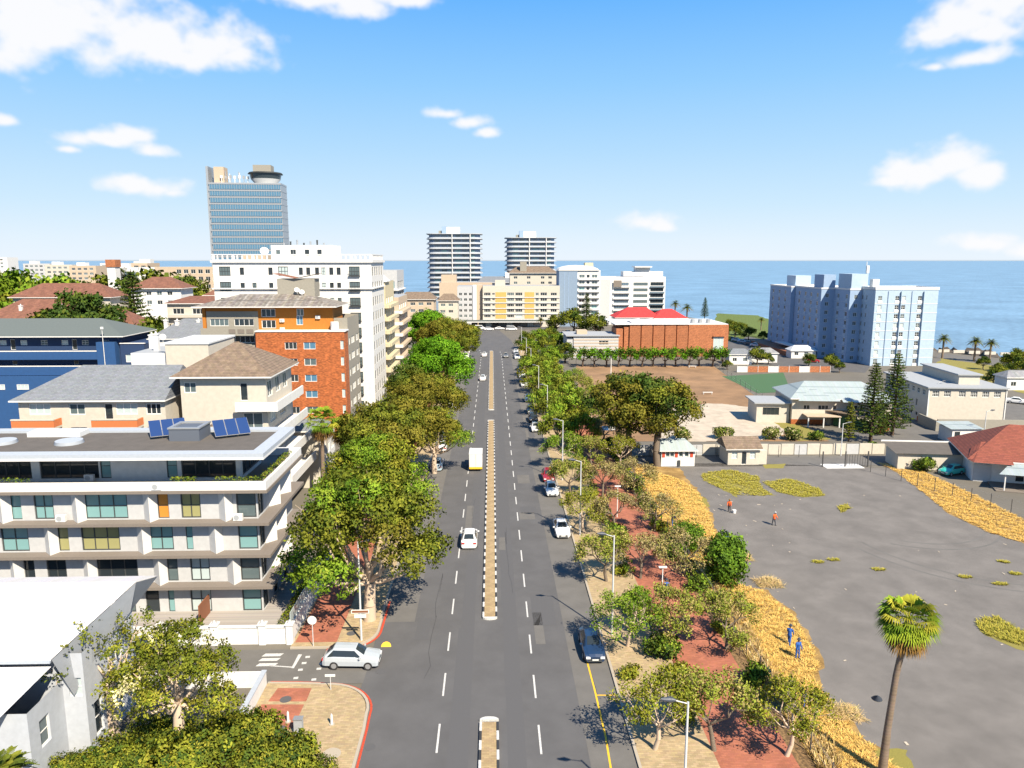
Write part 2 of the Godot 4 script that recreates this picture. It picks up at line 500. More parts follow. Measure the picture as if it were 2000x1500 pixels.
func build_ground():
	var land := []
	for p in [[-2600, 60], [-2600, -2300], [-1500, -2200], [-700, -1500], [-300, -900], [-60, -620], [60, -540], [100, -455], [128, -372], [150, -330], [158, -270], [166, -240], [200, -205], [300, -150], [600, 60]]:
		land.append(Vector3(p[0], 0, p[1]))
	var s := st()
	prism(s, PackedVector2Array(ragged(land, 14.0, 9.0, 2)), -6.0, -0.02)
	ground_piece("ground", s, M.land)
	var sea := st()
	quad(sea, Vector3(-60000, -4.2, 3000), Vector3(60000, -4.2, 3000), Vector3(60000, -4.2, -70000), Vector3(-60000, -4.2, -70000))
	ground_piece("sea", sea, M.sea)
	# the vacant lot, its dry verges and weeds
	ground_piece("gravel_lot", sheet(flat([Vector3(20.5, 0, 12), Vector3(75, 0, 12), Vector3(66.90, 0, -78.86), Vector3(62.09, 0, -109.70), Vector3(42.36, 0, -113.18), Vector3(30.08, 0, -113.50), Vector3(22.30, 0, -113.71)]), 0.004), M.asphalt_old)
	var dry := [Vector3(26.78, 0, -35.83), Vector3(26.33, 0, -41.76), Vector3(25.25, 0, -44.87), Vector3(25.00, 0, -48.07), Vector3(25.02, 0, -51.69), Vector3(26.64, 0, -54.61), Vector3(27.97, 0, -62.47), Vector3(27.04, 0, -67.62), Vector3(24.56, 0, -69.32), Vector3(25.99, 0, -79.95), Vector3(28.04, 0, -89.43), Vector3(29.09, 0, -97.79), Vector3(28.75, 0, -103.82), Vector3(29.33, 0, -110.58), Vector3(26.33, 0, -111.53), Vector3(21.89, 0, -113.72), Vector3(20.4, 0, -100), Vector3(20.4, 0, -40)]
	ground_piece("dry_verge", sheet(ragged(dry, 0.7, 0.9, 3), 0.010), M.dry_grass_ground)
	ground_piece("dry_verge", sheet(ragged([Vector3(61.61, 0, -112.66), Vector3(62.03, 0, -108.85), Vector3(60.19, 0, -98.11), Vector3(58.58, 0, -89.59), Vector3(59.04, 0, -82.31), Vector3(61.30, 0, -77.78), Vector3(66.98, 0, -82.10), Vector3(66.45, 0, -86.52), Vector3(66.64, 0, -96.78), Vector3(66.07, 0, -108.18), Vector3(63.98, 0, -113.21)], 0.8, 0.6, 4), 0.010), M.dry_grass_ground)
	for a in [[[Vector3(31.74, 0, -107.71), Vector3(36.65, 0, -109.53), Vector3(39.84, 0, -106.14), Vector3(38.33, 0, -99.87), Vector3(39.00, 0, -96.84), Vector3(36.53, 0, -96.91), Vector3(34.46, 0, -99.26), Vector3(33.41, 0, -96.10), Vector3(32.14, 0, -101.24), Vector3(31.01, 0, -103.76)], 0.4], [[Vector3(39.48, 0, -103.03), Vector3(44.32, 0, -104.70), Vector3(46.33, 0, -99.66), Vector3(45.86, 0, -96.66), Vector3(42.52, 0, -95.86), Vector3(39.88, 0, -98.19)], 0.5], [[Vector3(28.15, 0, -100.14), Vector3(29.02, 0, -95.56), Vector3(28.45, 0, -92.40), Vector3(26.02, 0, -93.50)], 0.3], [[Vector3(45.30, 0, -91.95), Vector3(47.14, 0, -92.94), Vector3(46.83, 0, -91.30), Vector3(44.72, 0, -89.57)], 0.4], [[Vector3(43.27, 0, -60.89), Vector3(45.84, 0, -61.70), Vector3(46.05, 0, -59.32), Vector3(47.73, 0, -58.19), Vector3(45.54, 0, -55.29), Vector3(43.61, 0, -55.91), Vector3(42.63, 0, -58.33)], 0.5], [[Vector3(25.23, 0, -43.80), Vector3(27.47, 0, -43.48), Vector3(26.45, 0, -40.81), Vector3(24.53, 0, -40.86)], 0.5], [[Vector3(42.86, 0, -112.26), Vector3(46.75, 0, -112.76), Vector3(45.42, 0, -110.44), Vector3(42.41, 0, -109.94)], 0.4]]:
		ground_piece("weed_patch", sheet(ragged(a[0], 0.5, a[1], 9), 0.016), M.green_patch)
	# playing field, sand, service road and lawns beyond the lot
	ground_piece("service_road", sheet(flat([Vector3(21, 0, -117.5), Vector3(110, 0, -117.5), Vector3(110, 0, -111.5), Vector3(21, 0, -111.5)]), 0.004), M.asphalt_worn)
	ground_piece("playing_field", sheet(flat([Vector3(26.06, 0, -227.38), Vector3(67.86, 0, -221.76), Vector3(63.11, 0, -174.52), Vector3(60.38, 0, -140.65), Vector3(60.41, 0, -127.27), Vector3(19.98, 0, -128.35), Vector3(20.86, 0, -175.65)]), 0.008), M.brown_field)
	ground_piece("sand_pitch", sheet(ragged([Vector3(29.17, 0, -128.11), Vector3(33.14, 0, -148.62), Vector3(42.15, 0, -160.96), Vector3(50.89, 0, -163.13), Vector3(56.67, 0, -158.82), Vector3(56.99, 0, -147.98), Vector3(56.74, 0, -137.16), Vector3(51.81, 0, -129.04), Vector3(43.87, 0, -127.71)], 1.0, 1.2, 5), 0.014), M.pale_sand)
	ground_piece("field_verge", sheet(ragged([Vector3(57.68, 0, -161.74), Vector3(60.39, 0, -164.10), Vector3(61.01, 0, -139.72), Vector3(61.56, 0, -128.78), Vector3(54.89, 0, -127.42), Vector3(55.95, 0, -137.18)], 1.0, 0.7, 6), 0.018), M.green_patch)
	ground_piece("artificial_turf", sheet(flat([Vector3(64.29, 0, -202.60), Vector3(84.12, 0, -208.78), Vector3(73.85, 0, -177.78), Vector3(64.85, 0, -175.87)]), 0.012), M.turf)
	ground_piece("car_park", sheet(flat([Vector3(75.76, 0, -240.72), Vector3(93.62, 0, -295.91), Vector3(112.93, 0, -316.20), Vector3(116.21, 0, -221.58), Vector3(107.82, 0, -208.14), Vector3(91.07, 0, -214.69)]), 0.006), M.asphalt)
	ground_piece("sea_lawn", sheet(ragged([Vector3(107.31, 0, -353.51), Vector3(138.09, 0, -451.03), Vector3(157.17, 0, -433.32), Vector3(142.71, 0, -339.27), Vector3(110.55, 0, -297.42)], 4.0, 2.0, 7), 0.006), M.lawn)
	ground_piece("promenade", sheet(flat([Vector3(141.28, 0, -231.41), Vector3(156.47, 0, -252.27), Vector3(173.29, 0, -212.49), Vector3(151.88, 0, -185.60), Vector3(143.22, 0, -200.50)]), 0.006), M.asphalt_worn)
	ground_piece("sea_lawn", sheet(ragged([Vector3(134.76, 0, -219.97), Vector3(148.78, 0, -238.77), Vector3(161.17, 0, -199.09), Vector3(130.17, 0, -159.80), Vector3(130.10, 0, -177.00)], 3.0, 1.5, 8), 0.009), M.green_patch)
	ground_piece("sea_lawn", sheet(ragged([Vector3(89.74, 0, -301.97), Vector3(103.36, 0, -340.32), Vector3(115.30, 0, -322.94), Vector3(97.57, 0, -290.07)], 3.0, 1.5, 11), 0.009), M.lawn)
	ground_piece("school_yard", sheet(flat([Vector3(63.16, 0, -127.20), Vector3(82.22, 0, -155.29), Vector3(100.52, 0, -180.75), Vector3(124.58, 0, -154.16), Vector3(102.67, 0, -126.14)]), 0.006), M.asphalt_worn)
	var rocks := st()
	for k in 46:
		var t := rng.randf()
		var p := Vector3(150, -3.0, -318).lerp(Vector3(200, -3.0, -206), t) + Vector3(rng.randf_range(-2, 9), 0, rng.randf_range(-4, 4))
		box(rocks, p, Vector3(rng.randf_range(1.5, 5), rng.randf_range(2, 5.4), rng.randf_range(1.5, 5)), Basis.from_euler(Vector3(rng.randf() * 0.7, rng.randf() * 3, rng.randf() * 0.7)))
	ground_piece("rocky_shore", rocks, M.rock).set_meta("kind", "stuff")


# ---------------------------------------------------------------- the avenue
func arc(c: Vector3, r: float, a0: float, a1: float, n: int) -> Array:
	var out := []
	for k in n + 1:
		var a := deg_to_rad(lerpf(a0, a1, float(k) / n))
		out.append(c + Vector3(cos(a), 0, sin(a)) * r)
	return out


func pavement(called: String, outline: Array, m: Material, y := 0.13):
	var s := st()
	prism(s, PackedVector2Array(flat(outline)), -0.02, y)
	return ground_piece(called, s, m)


func build_street():
	var road := ground_piece("road", sheet([Vector2(-10.1, 15), Vector2(9.2, 15), Vector2(9.2, -262), Vector2(7.5, -300), Vector2(3, -345), Vector2(40, -352), Vector2(40, -362), Vector2(-70, -352), Vector2(-70, -340), Vector2(-14, -345), Vector2(-10.1, -300)], 0.008), M.asphalt)
	ground_piece("side_street", sheet([Vector2(-90, -57.5), Vector2(-10.05, -57.5), Vector2(-10.05, -52.3), Vector2(-90, -52.3)], 0.0085), M.asphalt_worn)
	ground_piece("parking_lane", sheet([Vector2(6.2, -20), Vector2(9.2, -20), Vector2(9.2, -255), Vector2(6.2, -255)], 0.013), M.asphalt_worn)
	ground_piece("parking_lane", sheet([Vector2(-10.1, -62), Vector2(-7.1, -62), Vector2(-7.1, -255), Vector2(-10.1, -255)], 0.013), M.asphalt_worn)
	for a in [[-2.9, -1.7], [0.9, 2.1]]:
		var s := st()
		var z := -30.0
		while z > -250.0:
			var l := rng.randf_range(14, 40)
			var x0: float = a[0] + rng.randf_range(-0.2, 0.2)
			quad(s, Vector3(x0, 0.012, z), Vector3(a[1], 0.012, z), Vector3(a[1], 0.012, z - l), Vector3(x0, 0.012, z - l))
			z -= l
		obj("worn_strip", s, M.asphalt_dark, road)
	for k in 16:
		var s := st()
		var x0: float = [-7.0, -3.4, 0.9, 3.6, 6.6][rng.randi() % 5] + rng.randf_range(-0.3, 0.3)
		var z0 := -32.0 - rng.randf() * 170.0
		var pw := rng.randf_range(0.7, 2.2)
		var pl := rng.randf_range(1.5, 9.0)
		quad(s, Vector3(x0, 0.0155, z0), Vector3(x0 + pw, 0.0155, z0), Vector3(x0 + pw, 0.0155, z0 - pl), Vector3(x0, 0.0155, z0 - pl))
		obj("asphalt_patch", s, M.asphalt_dark if k % 2 else M.asphalt_worn, road)
	for k in 5:
		var s := st()
		var x0 := rng.randf_range(-8.5, 8.0)
		var z0 := -35.0 - rng.randf() * 120.0
		var pts := []
		for j in 9:
			pts.append(Vector3(x0 + rng.randf_range(-0.25, 0.25), 0, z0 - j * rng.randf_range(1.0, 2.0) - j * 0.8))
		ring(s, pts, 0.028, 0.0165)
		obj("sealed_crack", s, M.black_paint, road)
	# lane dashes
	var dash := st()
	quad(dash, Vector3(-0.07, 0, 0), Vector3(0.07, 0, 0), Vector3(0.07, 0, -3.1), Vector3(-0.07, 0, -3.1))
	var dash_mesh := dash.commit()
	for a in [[-3.8, -31.1, 6.45], [3.1, -31.1, 6.3]]:
		for k in 37:
			var z: float = a[1] - k * a[2]
			var bend := maxf(0.0, -z - 245.0)
			var o := obj("lane_dash", dash_mesh, M.road_paint, road)
			o.position = Vector3(a[0] - bend * bend * 0.0022, 0.018, z)
	var yl := st()
	ring(yl, [Vector3(7.40, 0, -41.32), Vector3(7.59, 0, -45.34), Vector3(7.61, 0, -50.79), Vector3(7.54, 0, -55.12)], 0.13, 0.018)
	ring(yl, [Vector3(7.65, 0, -50.25), Vector3(9.14, 0, -50.21)], 0.12, 0.019)
	obj("yellow_bay_line", yl, M.yellow_paint, road)
	var yc := st()
	tube(yc, Vector3(-9.04, 0.01, -57.71), Vector3(-9.04, 0.02, -57.70), 0.42, 0.42, 18)
	obj("yellow_road_disc", yc, M.yellow_paint, road)
	for q in [[Vector3(-8.91, 0.02, -53.94), 0.42], [Vector3(-8.26, 0.02, -44.72), 0.36]]:
		var mh := st()
		tube(mh, q[0] - Vector3(0, 0.01, 0), q[0], q[1], q[1], 18)
		obj("manhole_cover", mh, M.asphalt_dark, road)
	# side street markings
	var w := st()
	quad(w, Vector3(-16.11, 0.02, -54.57), Vector3(-15.90, 0.02, -54.57), Vector3(-15.78, 0.02, -56.65), Vector3(-16.08, 0.02, -56.66))
	quad(w, Vector3(-17.95, 0.02, -54.92), Vector3(-16.08, 0.02, -54.65), Vector3(-16.08, 0.02, -54.80), Vector3(-17.99, 0.02, -55.07))
	obj("stop_line", w, M.road_paint, road)
	for p in [[526, 1298], [532, 1287], [538, 1277]]:
		var h := st()
		var c: Vector3 = {526: Vector3(-17.85, 0.02, -55.15), 532: Vector3(-17.87, 0.02, -55.92), 538: Vector3(-17.82, 0.02, -56.63)}[p[0]]
		quad(h, c + Vector3(-1.2, 0, 0.22), c + Vector3(0.3, 0, 0.22), c + Vector3(0.5, 0, -0.22), c + Vector3(-1.0, 0, -0.22))
		obj("zebra_bar", h, M.road_paint, road)
	for c in [Vector3(-15.22, 0.02, -56.24), Vector3(-15.28, 0.02, -55.31), Vector3(-15.32, 0.02, -54.33), Vector3(-15.38, 0.02, -53.16), Vector3(-13.86, 0.02, -55.19), Vector3(-13.89, 0.02, -54.44), Vector3(-13.93, 0.02, -52.91), Vector3(-13.84, 0.02, -56.04)]:
		var h := st()
		box(h, c, Vector3(0.36, 0.004, 0.3), Basis(Vector3.UP, 0.12))
		obj("crossing_square", h, M.road_paint, road)
	# median islands with painted kerb stones
	var stone := st()
	box(stone, Vector3(0, 0.09, -0.475), Vector3(0.17, 0.2, 0.95))
	var stone_mesh := stone.commit()
	for a in [[18.0, -47.3, "short planted-free median island of sand coloured paving with striped kerb, beside the corner"], [-62.4, -146.0, "long median island of sand coloured paving with black and white kerb stones"], [-157.0, -262.0, "far median island of sand coloured paving towards the shops"]]:
		var isl := thing("median_island", String(a[2]).replace("planted-free ", ""), "median", Vector3(-0.34, 0, a[0]), 0.0, "median islands along the avenue")
		var l: float = a[0] - a[1]
		var top := st()
		span(top, Vector3(-0.50, 0, -l + 0.3), Vector3(0.50, 0.16, -0.3))
		obj("paving", top, M.median_paving, isl)
		var n := int(l / 1.0)
		for k in n:
			for sx in [-1, 1]:
				if -k * 1.0 + a[0] < 4.0:
					var o := obj("kerb_stone", stone_mesh, M.road_paint if (k + (0 if sx < 0 else 1)) % 2 == 0 else M.black_paint, isl)
					o.position = Vector3(sx * 0.585, 0, -k * 1.0 - 0.05)
		for e in [0.0, 1.0]:
			var nose := st()
			var pts := []
			for k in 9:
				var t := PI * k / 8.0
				pts.append(Vector2(cos(t) * 0.67, (sin(t) * 0.34 if e == 0.0 else -sin(t) * 0.34)))
			prism(nose, PackedVector2Array(pts), 0.0, 0.19)
			var o := obj("rounded_end", nose, M.road_paint, isl)
			o.position = Vector3(0, 0, -0.05 if e == 0.0 else -l + 0.02)
	# pavements on the park side
	pavement("pavement", [Vector3(9.42, 0, 15), Vector3(14.4, 0, 15), Vector3(14.4, 0, -300), Vector3(9.42, 0, -300)], M.beige_paving)
	pavement("walkway", [Vector3(14.4, 0, 15), Vector3(19.5, 0, 15), Vector3(19.5, 0, -215), Vector3(14.4, 0, -215)], M.red_paving, 0.125)
	pavement("verge", [Vector3(19.5, 0, 15), Vector3(20.6, 0, 15), Vector3(20.6, 0, -215), Vector3(19.5, 0, -215)], M.earth, 0.10)
	# pavements on the built side
	var corner := [Vector3(-17.3, 0, 15), Vector3(-17.3, 0, -52.3), Vector3(-12.6, 0, -52.0)] + arc(Vector3(-12.6, 0, -48.6), 3.35, -85, -5, 9) + [Vector3(-9.1, 0, -46.5), Vector3(-9.1, 0, 15)]
	pavement("pavement", corner, M.beige_paving)
	pavement("walkway", [Vector3(-16.41, 0, -45.55), Vector3(-13.88, 0, -46.75), Vector3(-13.82, 0, -49.48), Vector3(-16.92, 0, -49.56)], M.red_paving, 0.136)
	pavement("walkway", [Vector3(-16.55, 0, -49.93), Vector3(-13.77, 0, -49.86), Vector3(-13.77, 0, -51.56), Vector3(-16.32, 0, -51.63)], M.red_paving, 0.136)
	pavement("walkway", [Vector3(-16.8, 0, -44.0), Vector3(-13.4, 0, -44.0), Vector3(-13.4, 0, 15), Vector3(-16.8, 0, 15)], M.red_paving, 0.136)
	var far_corner := [Vector3(-17.0, 0, -300), Vector3(-17.0, 0, -57.7), Vector3(-12.8, 0, -57.7)] + arc(Vector3(-12.8, 0, -60.3), 2.6, 85, 5, 8) + [Vector3(-10.2, 0, -62), Vector3(-10.2, 0, -300)]
	pavement("pavement", far_corner, M.beige_paving)
	pavement("walkway", [Vector3(-16.8, 0, -58.4), Vector3(-13.3, 0, -58.4), Vector3(-13.3, 0, -300), Vector3(-16.8, 0, -300)], M.red_paving, 0.136)
	# kerbs: each stone a piece near the camera
	var ks := st()
	box(ks, Vector3(0, 0.07, -0.74), Vector3(0.2, 0.15, 1.47))
	var kerb_mesh := ks.commit()
	var kr := thing("kerb_line", "row of pale concrete kerb stones between parking lane and beige pavement", "kerb", Vector3(9.32, 0, 0))
	for k in 150:
		obj("kerb_stone", kerb_mesh, M.kerb, kr).position = Vector3(0, 0, -24.0 - k * 1.5)
	var kl := thing("kerb_line", "row of kerb stones along the pavement under the big street trees", "kerb", Vector3(-10.2, 0, 0))
	for k in 150:
		obj("kerb_stone", kerb_mesh, M.kerb, kl).position = Vector3(0, 0, -62.5 - k * 1.5)
	var kc := thing("kerb_line", "curved kerb stones round the corner with a painted red line", "kerb", Vector3.ZERO)
	var path := [Vector3(-9.0, 0, -30), Vector3(-9.0, 0, -38), Vector3(-9.0, 0, -46.5)] + arc(Vector3(-12.6, 0, -48.6), 3.5, 5, -85, 9) + [Vector3(-14.8, 0, -52.3), Vector3(-17.3, 0, -52.4)]
	for k in path.size() - 1:
		var one := st()
		var cuts := maxi(1, int(path[k].distance_to(path[k + 1]) / 1.4))
		bar(one, path[k] + Vector3.UP * 0.075, path[k + 1] + Vector3.UP * 0.075, 0.2, 0.15)
		obj("kerb_stone", one, M.kerb, kc)
	var kf := thing("kerb_line", "curved kerb stones at the far side of the side street mouth", "kerb", Vector3.ZERO)
	var path2 := [Vector3(-17.0, 0, -57.6), Vector3(-14.8, 0, -57.6)] + arc(Vector3(-12.8, 0, -60.3), 2.72, 88, 0, 8) + [Vector3(-10.1, 0, -62.4)]
	for k in path2.size() - 1:
		var one := st()
		bar(one, path2[k] + Vector3.UP * 0.075, path2[k + 1] + Vector3.UP * 0.075, 0.2, 0.15)
		obj("kerb_stone", one, M.kerb, kf)
	var rl := st()
	ring(rl, [Vector3(-8.72, 0, -30), Vector3(-8.75, 0, -38), Vector3(-8.8, 0, -46.5)] + arc(Vector3(-12.6, 0, -48.6), 3.75, 5, -85, 10) + [Vector3(-15, 0, -52.62), Vector3(-17.2, 0, -52.7)], 0.16, 0.019)
	obj("red_no_stopping_line", rl, M.red_paint, kc)
	var rl2 := st()
	ring(rl2, arc(Vector3(-12.8, 0, -60.3), 2.95, 60, 0, 8) + [Vector3(-9.85, 0, -62.4), Vector3(-9.85, 0, -66)], 0.2, 0.019)
	obj("red_no_stopping_line", rl2, M.red_paint, kf)


# ---------------------------------------------------------------- building kit
const GLASS := {"dark": "glass_dark", "mid": "glass_mid", "teal": "glass_teal", "pale": "glass_pale", "olive": "glass_olive", "amber": "glass_amber", "blue": "glass_blue", "steel": "glass_steel"}


func frame_shape(w: float, h: float, nx: int, ny: int, t: float, deep: float) -> SurfaceTool:
	var s := st()
	span(s, Vector3(-w / 2, 0, 0), Vector3(-w / 2 + t, h, deep))
	span(s, Vector3(w / 2 - t, 0, 0), Vector3(w / 2, h, deep))
	span(s, Vector3(-w / 2 + t, 0, 0), Vector3(w / 2 - t, t, deep))
	span(s, Vector3(-w / 2 + t, h - t, 0), Vector3(w / 2 - t, h, deep))
	for k in range(1, nx):
		var x := -w / 2 + w * k / nx
		span(s, Vector3(x - t * 0.4, t, 0.01), Vector3(x + t * 0.4, h - t, deep - 0.01))
	for k in range(1, ny):
		var y := h * k / ny
		span(s, Vector3(-w / 2 + t, y - t * 0.35, 0.012), Vector3(w / 2 - t, y + t * 0.35, deep - 0.012))
	return s


func add_window(parent: Node3D, at: Transform3D, w: float, h: float, style := "dark", frame := "frame_white", nx := 2, ny := 1, near := false, called := "window"):
	var key := "%s_%.2f_%.2f_%d_%d_%s_%s" % [near, w, h, nx, ny, style, frame]
	var t := clampf(minf(w, h) * 0.07, 0.05, 0.11)
	if not cache.has(key):
		var fs := frame_shape(w, h, nx, ny, t, 0.09)
		var g := st()
		span(g, Vector3(-w / 2 + 0.01, 0.01, 0.0), Vector3(w / 2 - 0.01, h - 0.01, 0.035))
		if near:
			cache[key] = [fs.commit(), g.commit()]
		else:
			var am: ArrayMesh = fs.commit()
			am.surface_set_material(0, M[frame])
			g.commit(am)
			am.surface_set_material(1, M[GLASS[style]])
			cache[key] = [am]
	var o := obj(called, cache[key][0], M[frame] if near else null, parent)
	o.transform = at
	if near:
		obj("pane", cache[key][1], M[GLASS[style]], o)


func wall_face(s: SurfaceTool, o: Vector3, u: Vector3, n: Vector3, w: float, h: float, opens: Array, deep := 0.18):
	var xs := [0.0, w]
	var ys := [0.0, h]
	for r in opens:
		for v in [r[0], r[0] + r[2]]:
			if not xs.has(v):
				xs.append(v)
		for v in [r[1], r[1] + r[3]]:
			if not ys.has(v):
				ys.append(v)
	xs.sort()
	ys.sort()
	var up := Vector3.UP
	for j in ys.size() - 1:
		var run := -1
		for i in xs.size():
			var open := i == xs.size() - 1
			if not open:
				var cx: float = (xs[i] + xs[i + 1]) / 2
				var cy: float = (ys[j] + ys[j + 1]) / 2
				for r in opens:
					if cx > r[0] and cx < r[0] + r[2] and cy > r[1] and cy < r[1] + r[3]:
						open = true
						break
			if open:
				if run >= 0:
					quad(s, o + u * xs[run] + up * ys[j], o + u * xs[i] + up * ys[j], o + u * xs[i] + up * ys[j + 1], o + u * xs[run] + up * ys[j + 1])
				run = -1
			elif run < 0:
				run = i
	for r in opens:
		var a: Vector3 = o + u * r[0] + up * r[1]
		var b: Vector3 = a + u * r[2]
		var c: Vector3 = b + up * r[3]
		var d: Vector3 = a + up * r[3]
		var q := -n * deep
		quad(s, a, b, b + q, a + q)
		quad(s, b, c, c + q, b + q)
		quad(s, c, d, d + q, c + q)
		quad(s, d, a, a + q, d + q)


func windows(parent: Node3D, o: Vector3, u: Vector3, n: Vector3, opens: Array, frame := "frame_white", near := false, deep := 0.18):
	for r in opens:
		var style: String = r[4] if r.size() > 4 else "dark"
		var nx: int = r[5] if r.size() > 5 else maxi(1, int(round(r[2] / 0.9)))
		var ny: int = r[6] if r.size() > 6 else 1
		add_window(parent, Transform3D(Basis(u, Vector3.UP, n), o + u * (r[0] + r[2] / 2) + Vector3.UP * r[1] - n * deep), r[2], r[3], style, frame, nx, ny, near, "door" if r[1] < 0.3 and r[2] < 1.3 and r[3] > 1.8 else "window")


# a block with its front at z = 0 of its own axes, from x = 0 to w, back to z = -d
func block(parent: Node3D, w: float, d: float, h: float, m: Material, faces := {}, frame := "frame_white", near := false, at := Vector3.ZERO, called := "wall", roof: Material = null):
	var s := st()
	var sides := {"front": [at, Vector3.RIGHT, Vector3.BACK, w], "right": [at + Vector3(w, 0, 0), Vector3.FORWARD, Vector3.RIGHT, d], "left": [at + Vector3(0, 0, -d), Vector3.BACK, Vector3.LEFT, d], "back": [at + Vector3(w, 0, -d), Vector3.LEFT, Vector3.FORWARD, w]}
	for k in sides:
		wall_face(s, sides[k][0], sides[k][1], sides[k][2], sides[k][3], h, faces.get(k, []))
	obj(called, s, m, parent)
	for k in faces:
		windows(parent, sides[k][0], sides[k][1], sides[k][2], faces[k], frame, near)
	if roof:
		var r := st()
		quad(r, at + Vector3(0, h, 0), at + Vector3(w, h, 0), at + Vector3(w, h, -d), at + Vector3(0, h, -d))
		obj("roof", r, roof, parent)


func grid(xs: Array, ys: Array, w: float, h: float, styles := ["dark"], nx := 2, ny := 1) -> Array:
	var out := []
	for y in ys:
		for x in xs:
			out.append([x, y, w, h, styles[rng.randi() % styles.size()], nx, ny])
	return out


func steps_of(a: float, b: float, step: float) -> Array:
	var out := []
	var x := a
	while x <= b + 0.001:
		out.append(x)
		x += step
	return out


func parapet(parent: Node3D, x0: float, x1: float, z0: float, z1: float, y: float, h: float, t: float, m: Material, called := "parapet"):   # z0 > z1
	var s := st()
	span(s, Vector3(x0, y, z0 - t), Vector3(x1, y + h, z0))
	span(s, Vector3(x0, y, z1), Vector3(x1, y + h, z1 + t))
	span(s, Vector3(x0, y, z1 + t), Vector3(x0 + t, y + h, z0 - t))
	span(s, Vector3(x1 - t, y, z1 + t), Vector3(x1, y + h, z0 - t))
	obj(called, s, m, parent)


func hip_roof(parent: Node3D, x0: float, x1: float, z0: float, z1: float, y: float, rise: float, hip0: float, hip1: float, m: Material, thick := 0.18, called := "roof"):   # ridge along x; hip 0 makes a gable end
	var s := st()
	var zc := (z0 + z1) / 2
	var a := Vector3(x0, y, z0)
	var b := Vector3(x1, y, z0)
	var c := Vector3(x1, y, z1)
	var d := Vector3(x0, y, z1)
	var e := Vector3(x0 + hip0, y + rise, zc)
	var f := Vector3(x1 - hip1, y + rise, zc)
	quad(s, a, b, f, e)
	quad(s, c, d, e, f)
	if e.distance_to(f) < 0.05 or hip1 > 0:
		tri_uv(s, b, c, f)
	else:
		tri(s, b, c, f)
	if hip0 > 0:
		tri_uv(s, d, a, e)
	else:
		tri(s, d, a, e)
	var o := obj(called, s, m, parent)
	var ev := st()
	span(ev, Vector3(x0, y - thick, z1), Vector3(x1, y - 0.004, z0))
	obj("eave", ev, M.frame_white, o)
	return o


func tri_uv(s: SurfaceTool, a: Vector3, b: Vector3, c: Vector3):   # roof end with courses along its eave a-b
	var n := (b - a).cross(c - a).normalized()
	var u := (b - a).normalized()
	var v := n.cross(u)
	for p in [a, c, b]:
		s.set_normal(n)
		s.set_uv(Vector2((p - a).dot(u), (p - a).dot(v)))
		s.add_vertex(p)


func slab(parent: Node3D, called: String, m: Material, lo: Vector3, hi: Vector3):
	var s := st()
	span(s, lo, hi)
	return obj(called, s, m, parent)


func chimney(parent: Node3D, x: float, y: float, z: float, h := 1.6):
	var s := st()
	span(s, Vector3(x - 0.35, y, z - 0.35), Vector3(x + 0.35, y + h, z + 0.35))
	span(s, Vector3(x - 0.43, y + h, z - 0.43), Vector3(x + 0.43, y + h + 0.15, z + 0.43))
	tube(s, Vector3(x, y + h + 0.15, z), Vector3(x, y + h + 0.5, z), 0.16, 0.13, 8)
	obj("chimney", s, M.white_wall, parent)


func aircon(parent: Node3D, p: Vector3, turn := 0.0):
	if not cache.has("aircon"):
		var s := st()
		span(s, Vector3(-0.42, 0, 0), Vector3(0.42, 0.6, 0.32))
		var g := st()
		tube(g, Vector3(-0.1, 0.3, 0.32), Vector3(-0.1, 0.3, 0.34), 0.24, 0.24, 14)
		cache["aircon"] = [s.commit(), g.commit()]
	var o := obj("air_conditioner", cache["aircon"][0], M.white_wall, parent)
	o.position = p
	o.rotation.y = turn
	obj("fan_grille", cache["aircon"][1], M.frame_grey, o)


func dish(parent: Node3D, p: Vector3, r := 0.45, turn := 0.4):
	var s := st()
	tube(s, Vector3(0, -0.8, 0), Vector3(0, 0, 0), 0.03, 0.03, 6)
	var n := 12
	for k in n:
		var a := TAU * k / n
		var b := TAU * (k + 1) / n
		tri(s, Vector3(0, 0, 0), Vector3(cos(a) * r, sin(a) * r, 0.16), Vector3(cos(b) * r, sin(b) * r, 0.16))
	var o := obj("satellite_dish", s, M.white_wall, parent)
	o.position = p
	o.rotation = Vector3(-0.5, turn, 0)


# ---------------------------------------------------------------- buildings along the avenue
func build_buildings_near():
	modern_block()
	white_roof_house()
	slate_roof_flats()
	brown_roof_flats()
	brick_flats()
	white_hotel()
	street_row()
	blue_block()


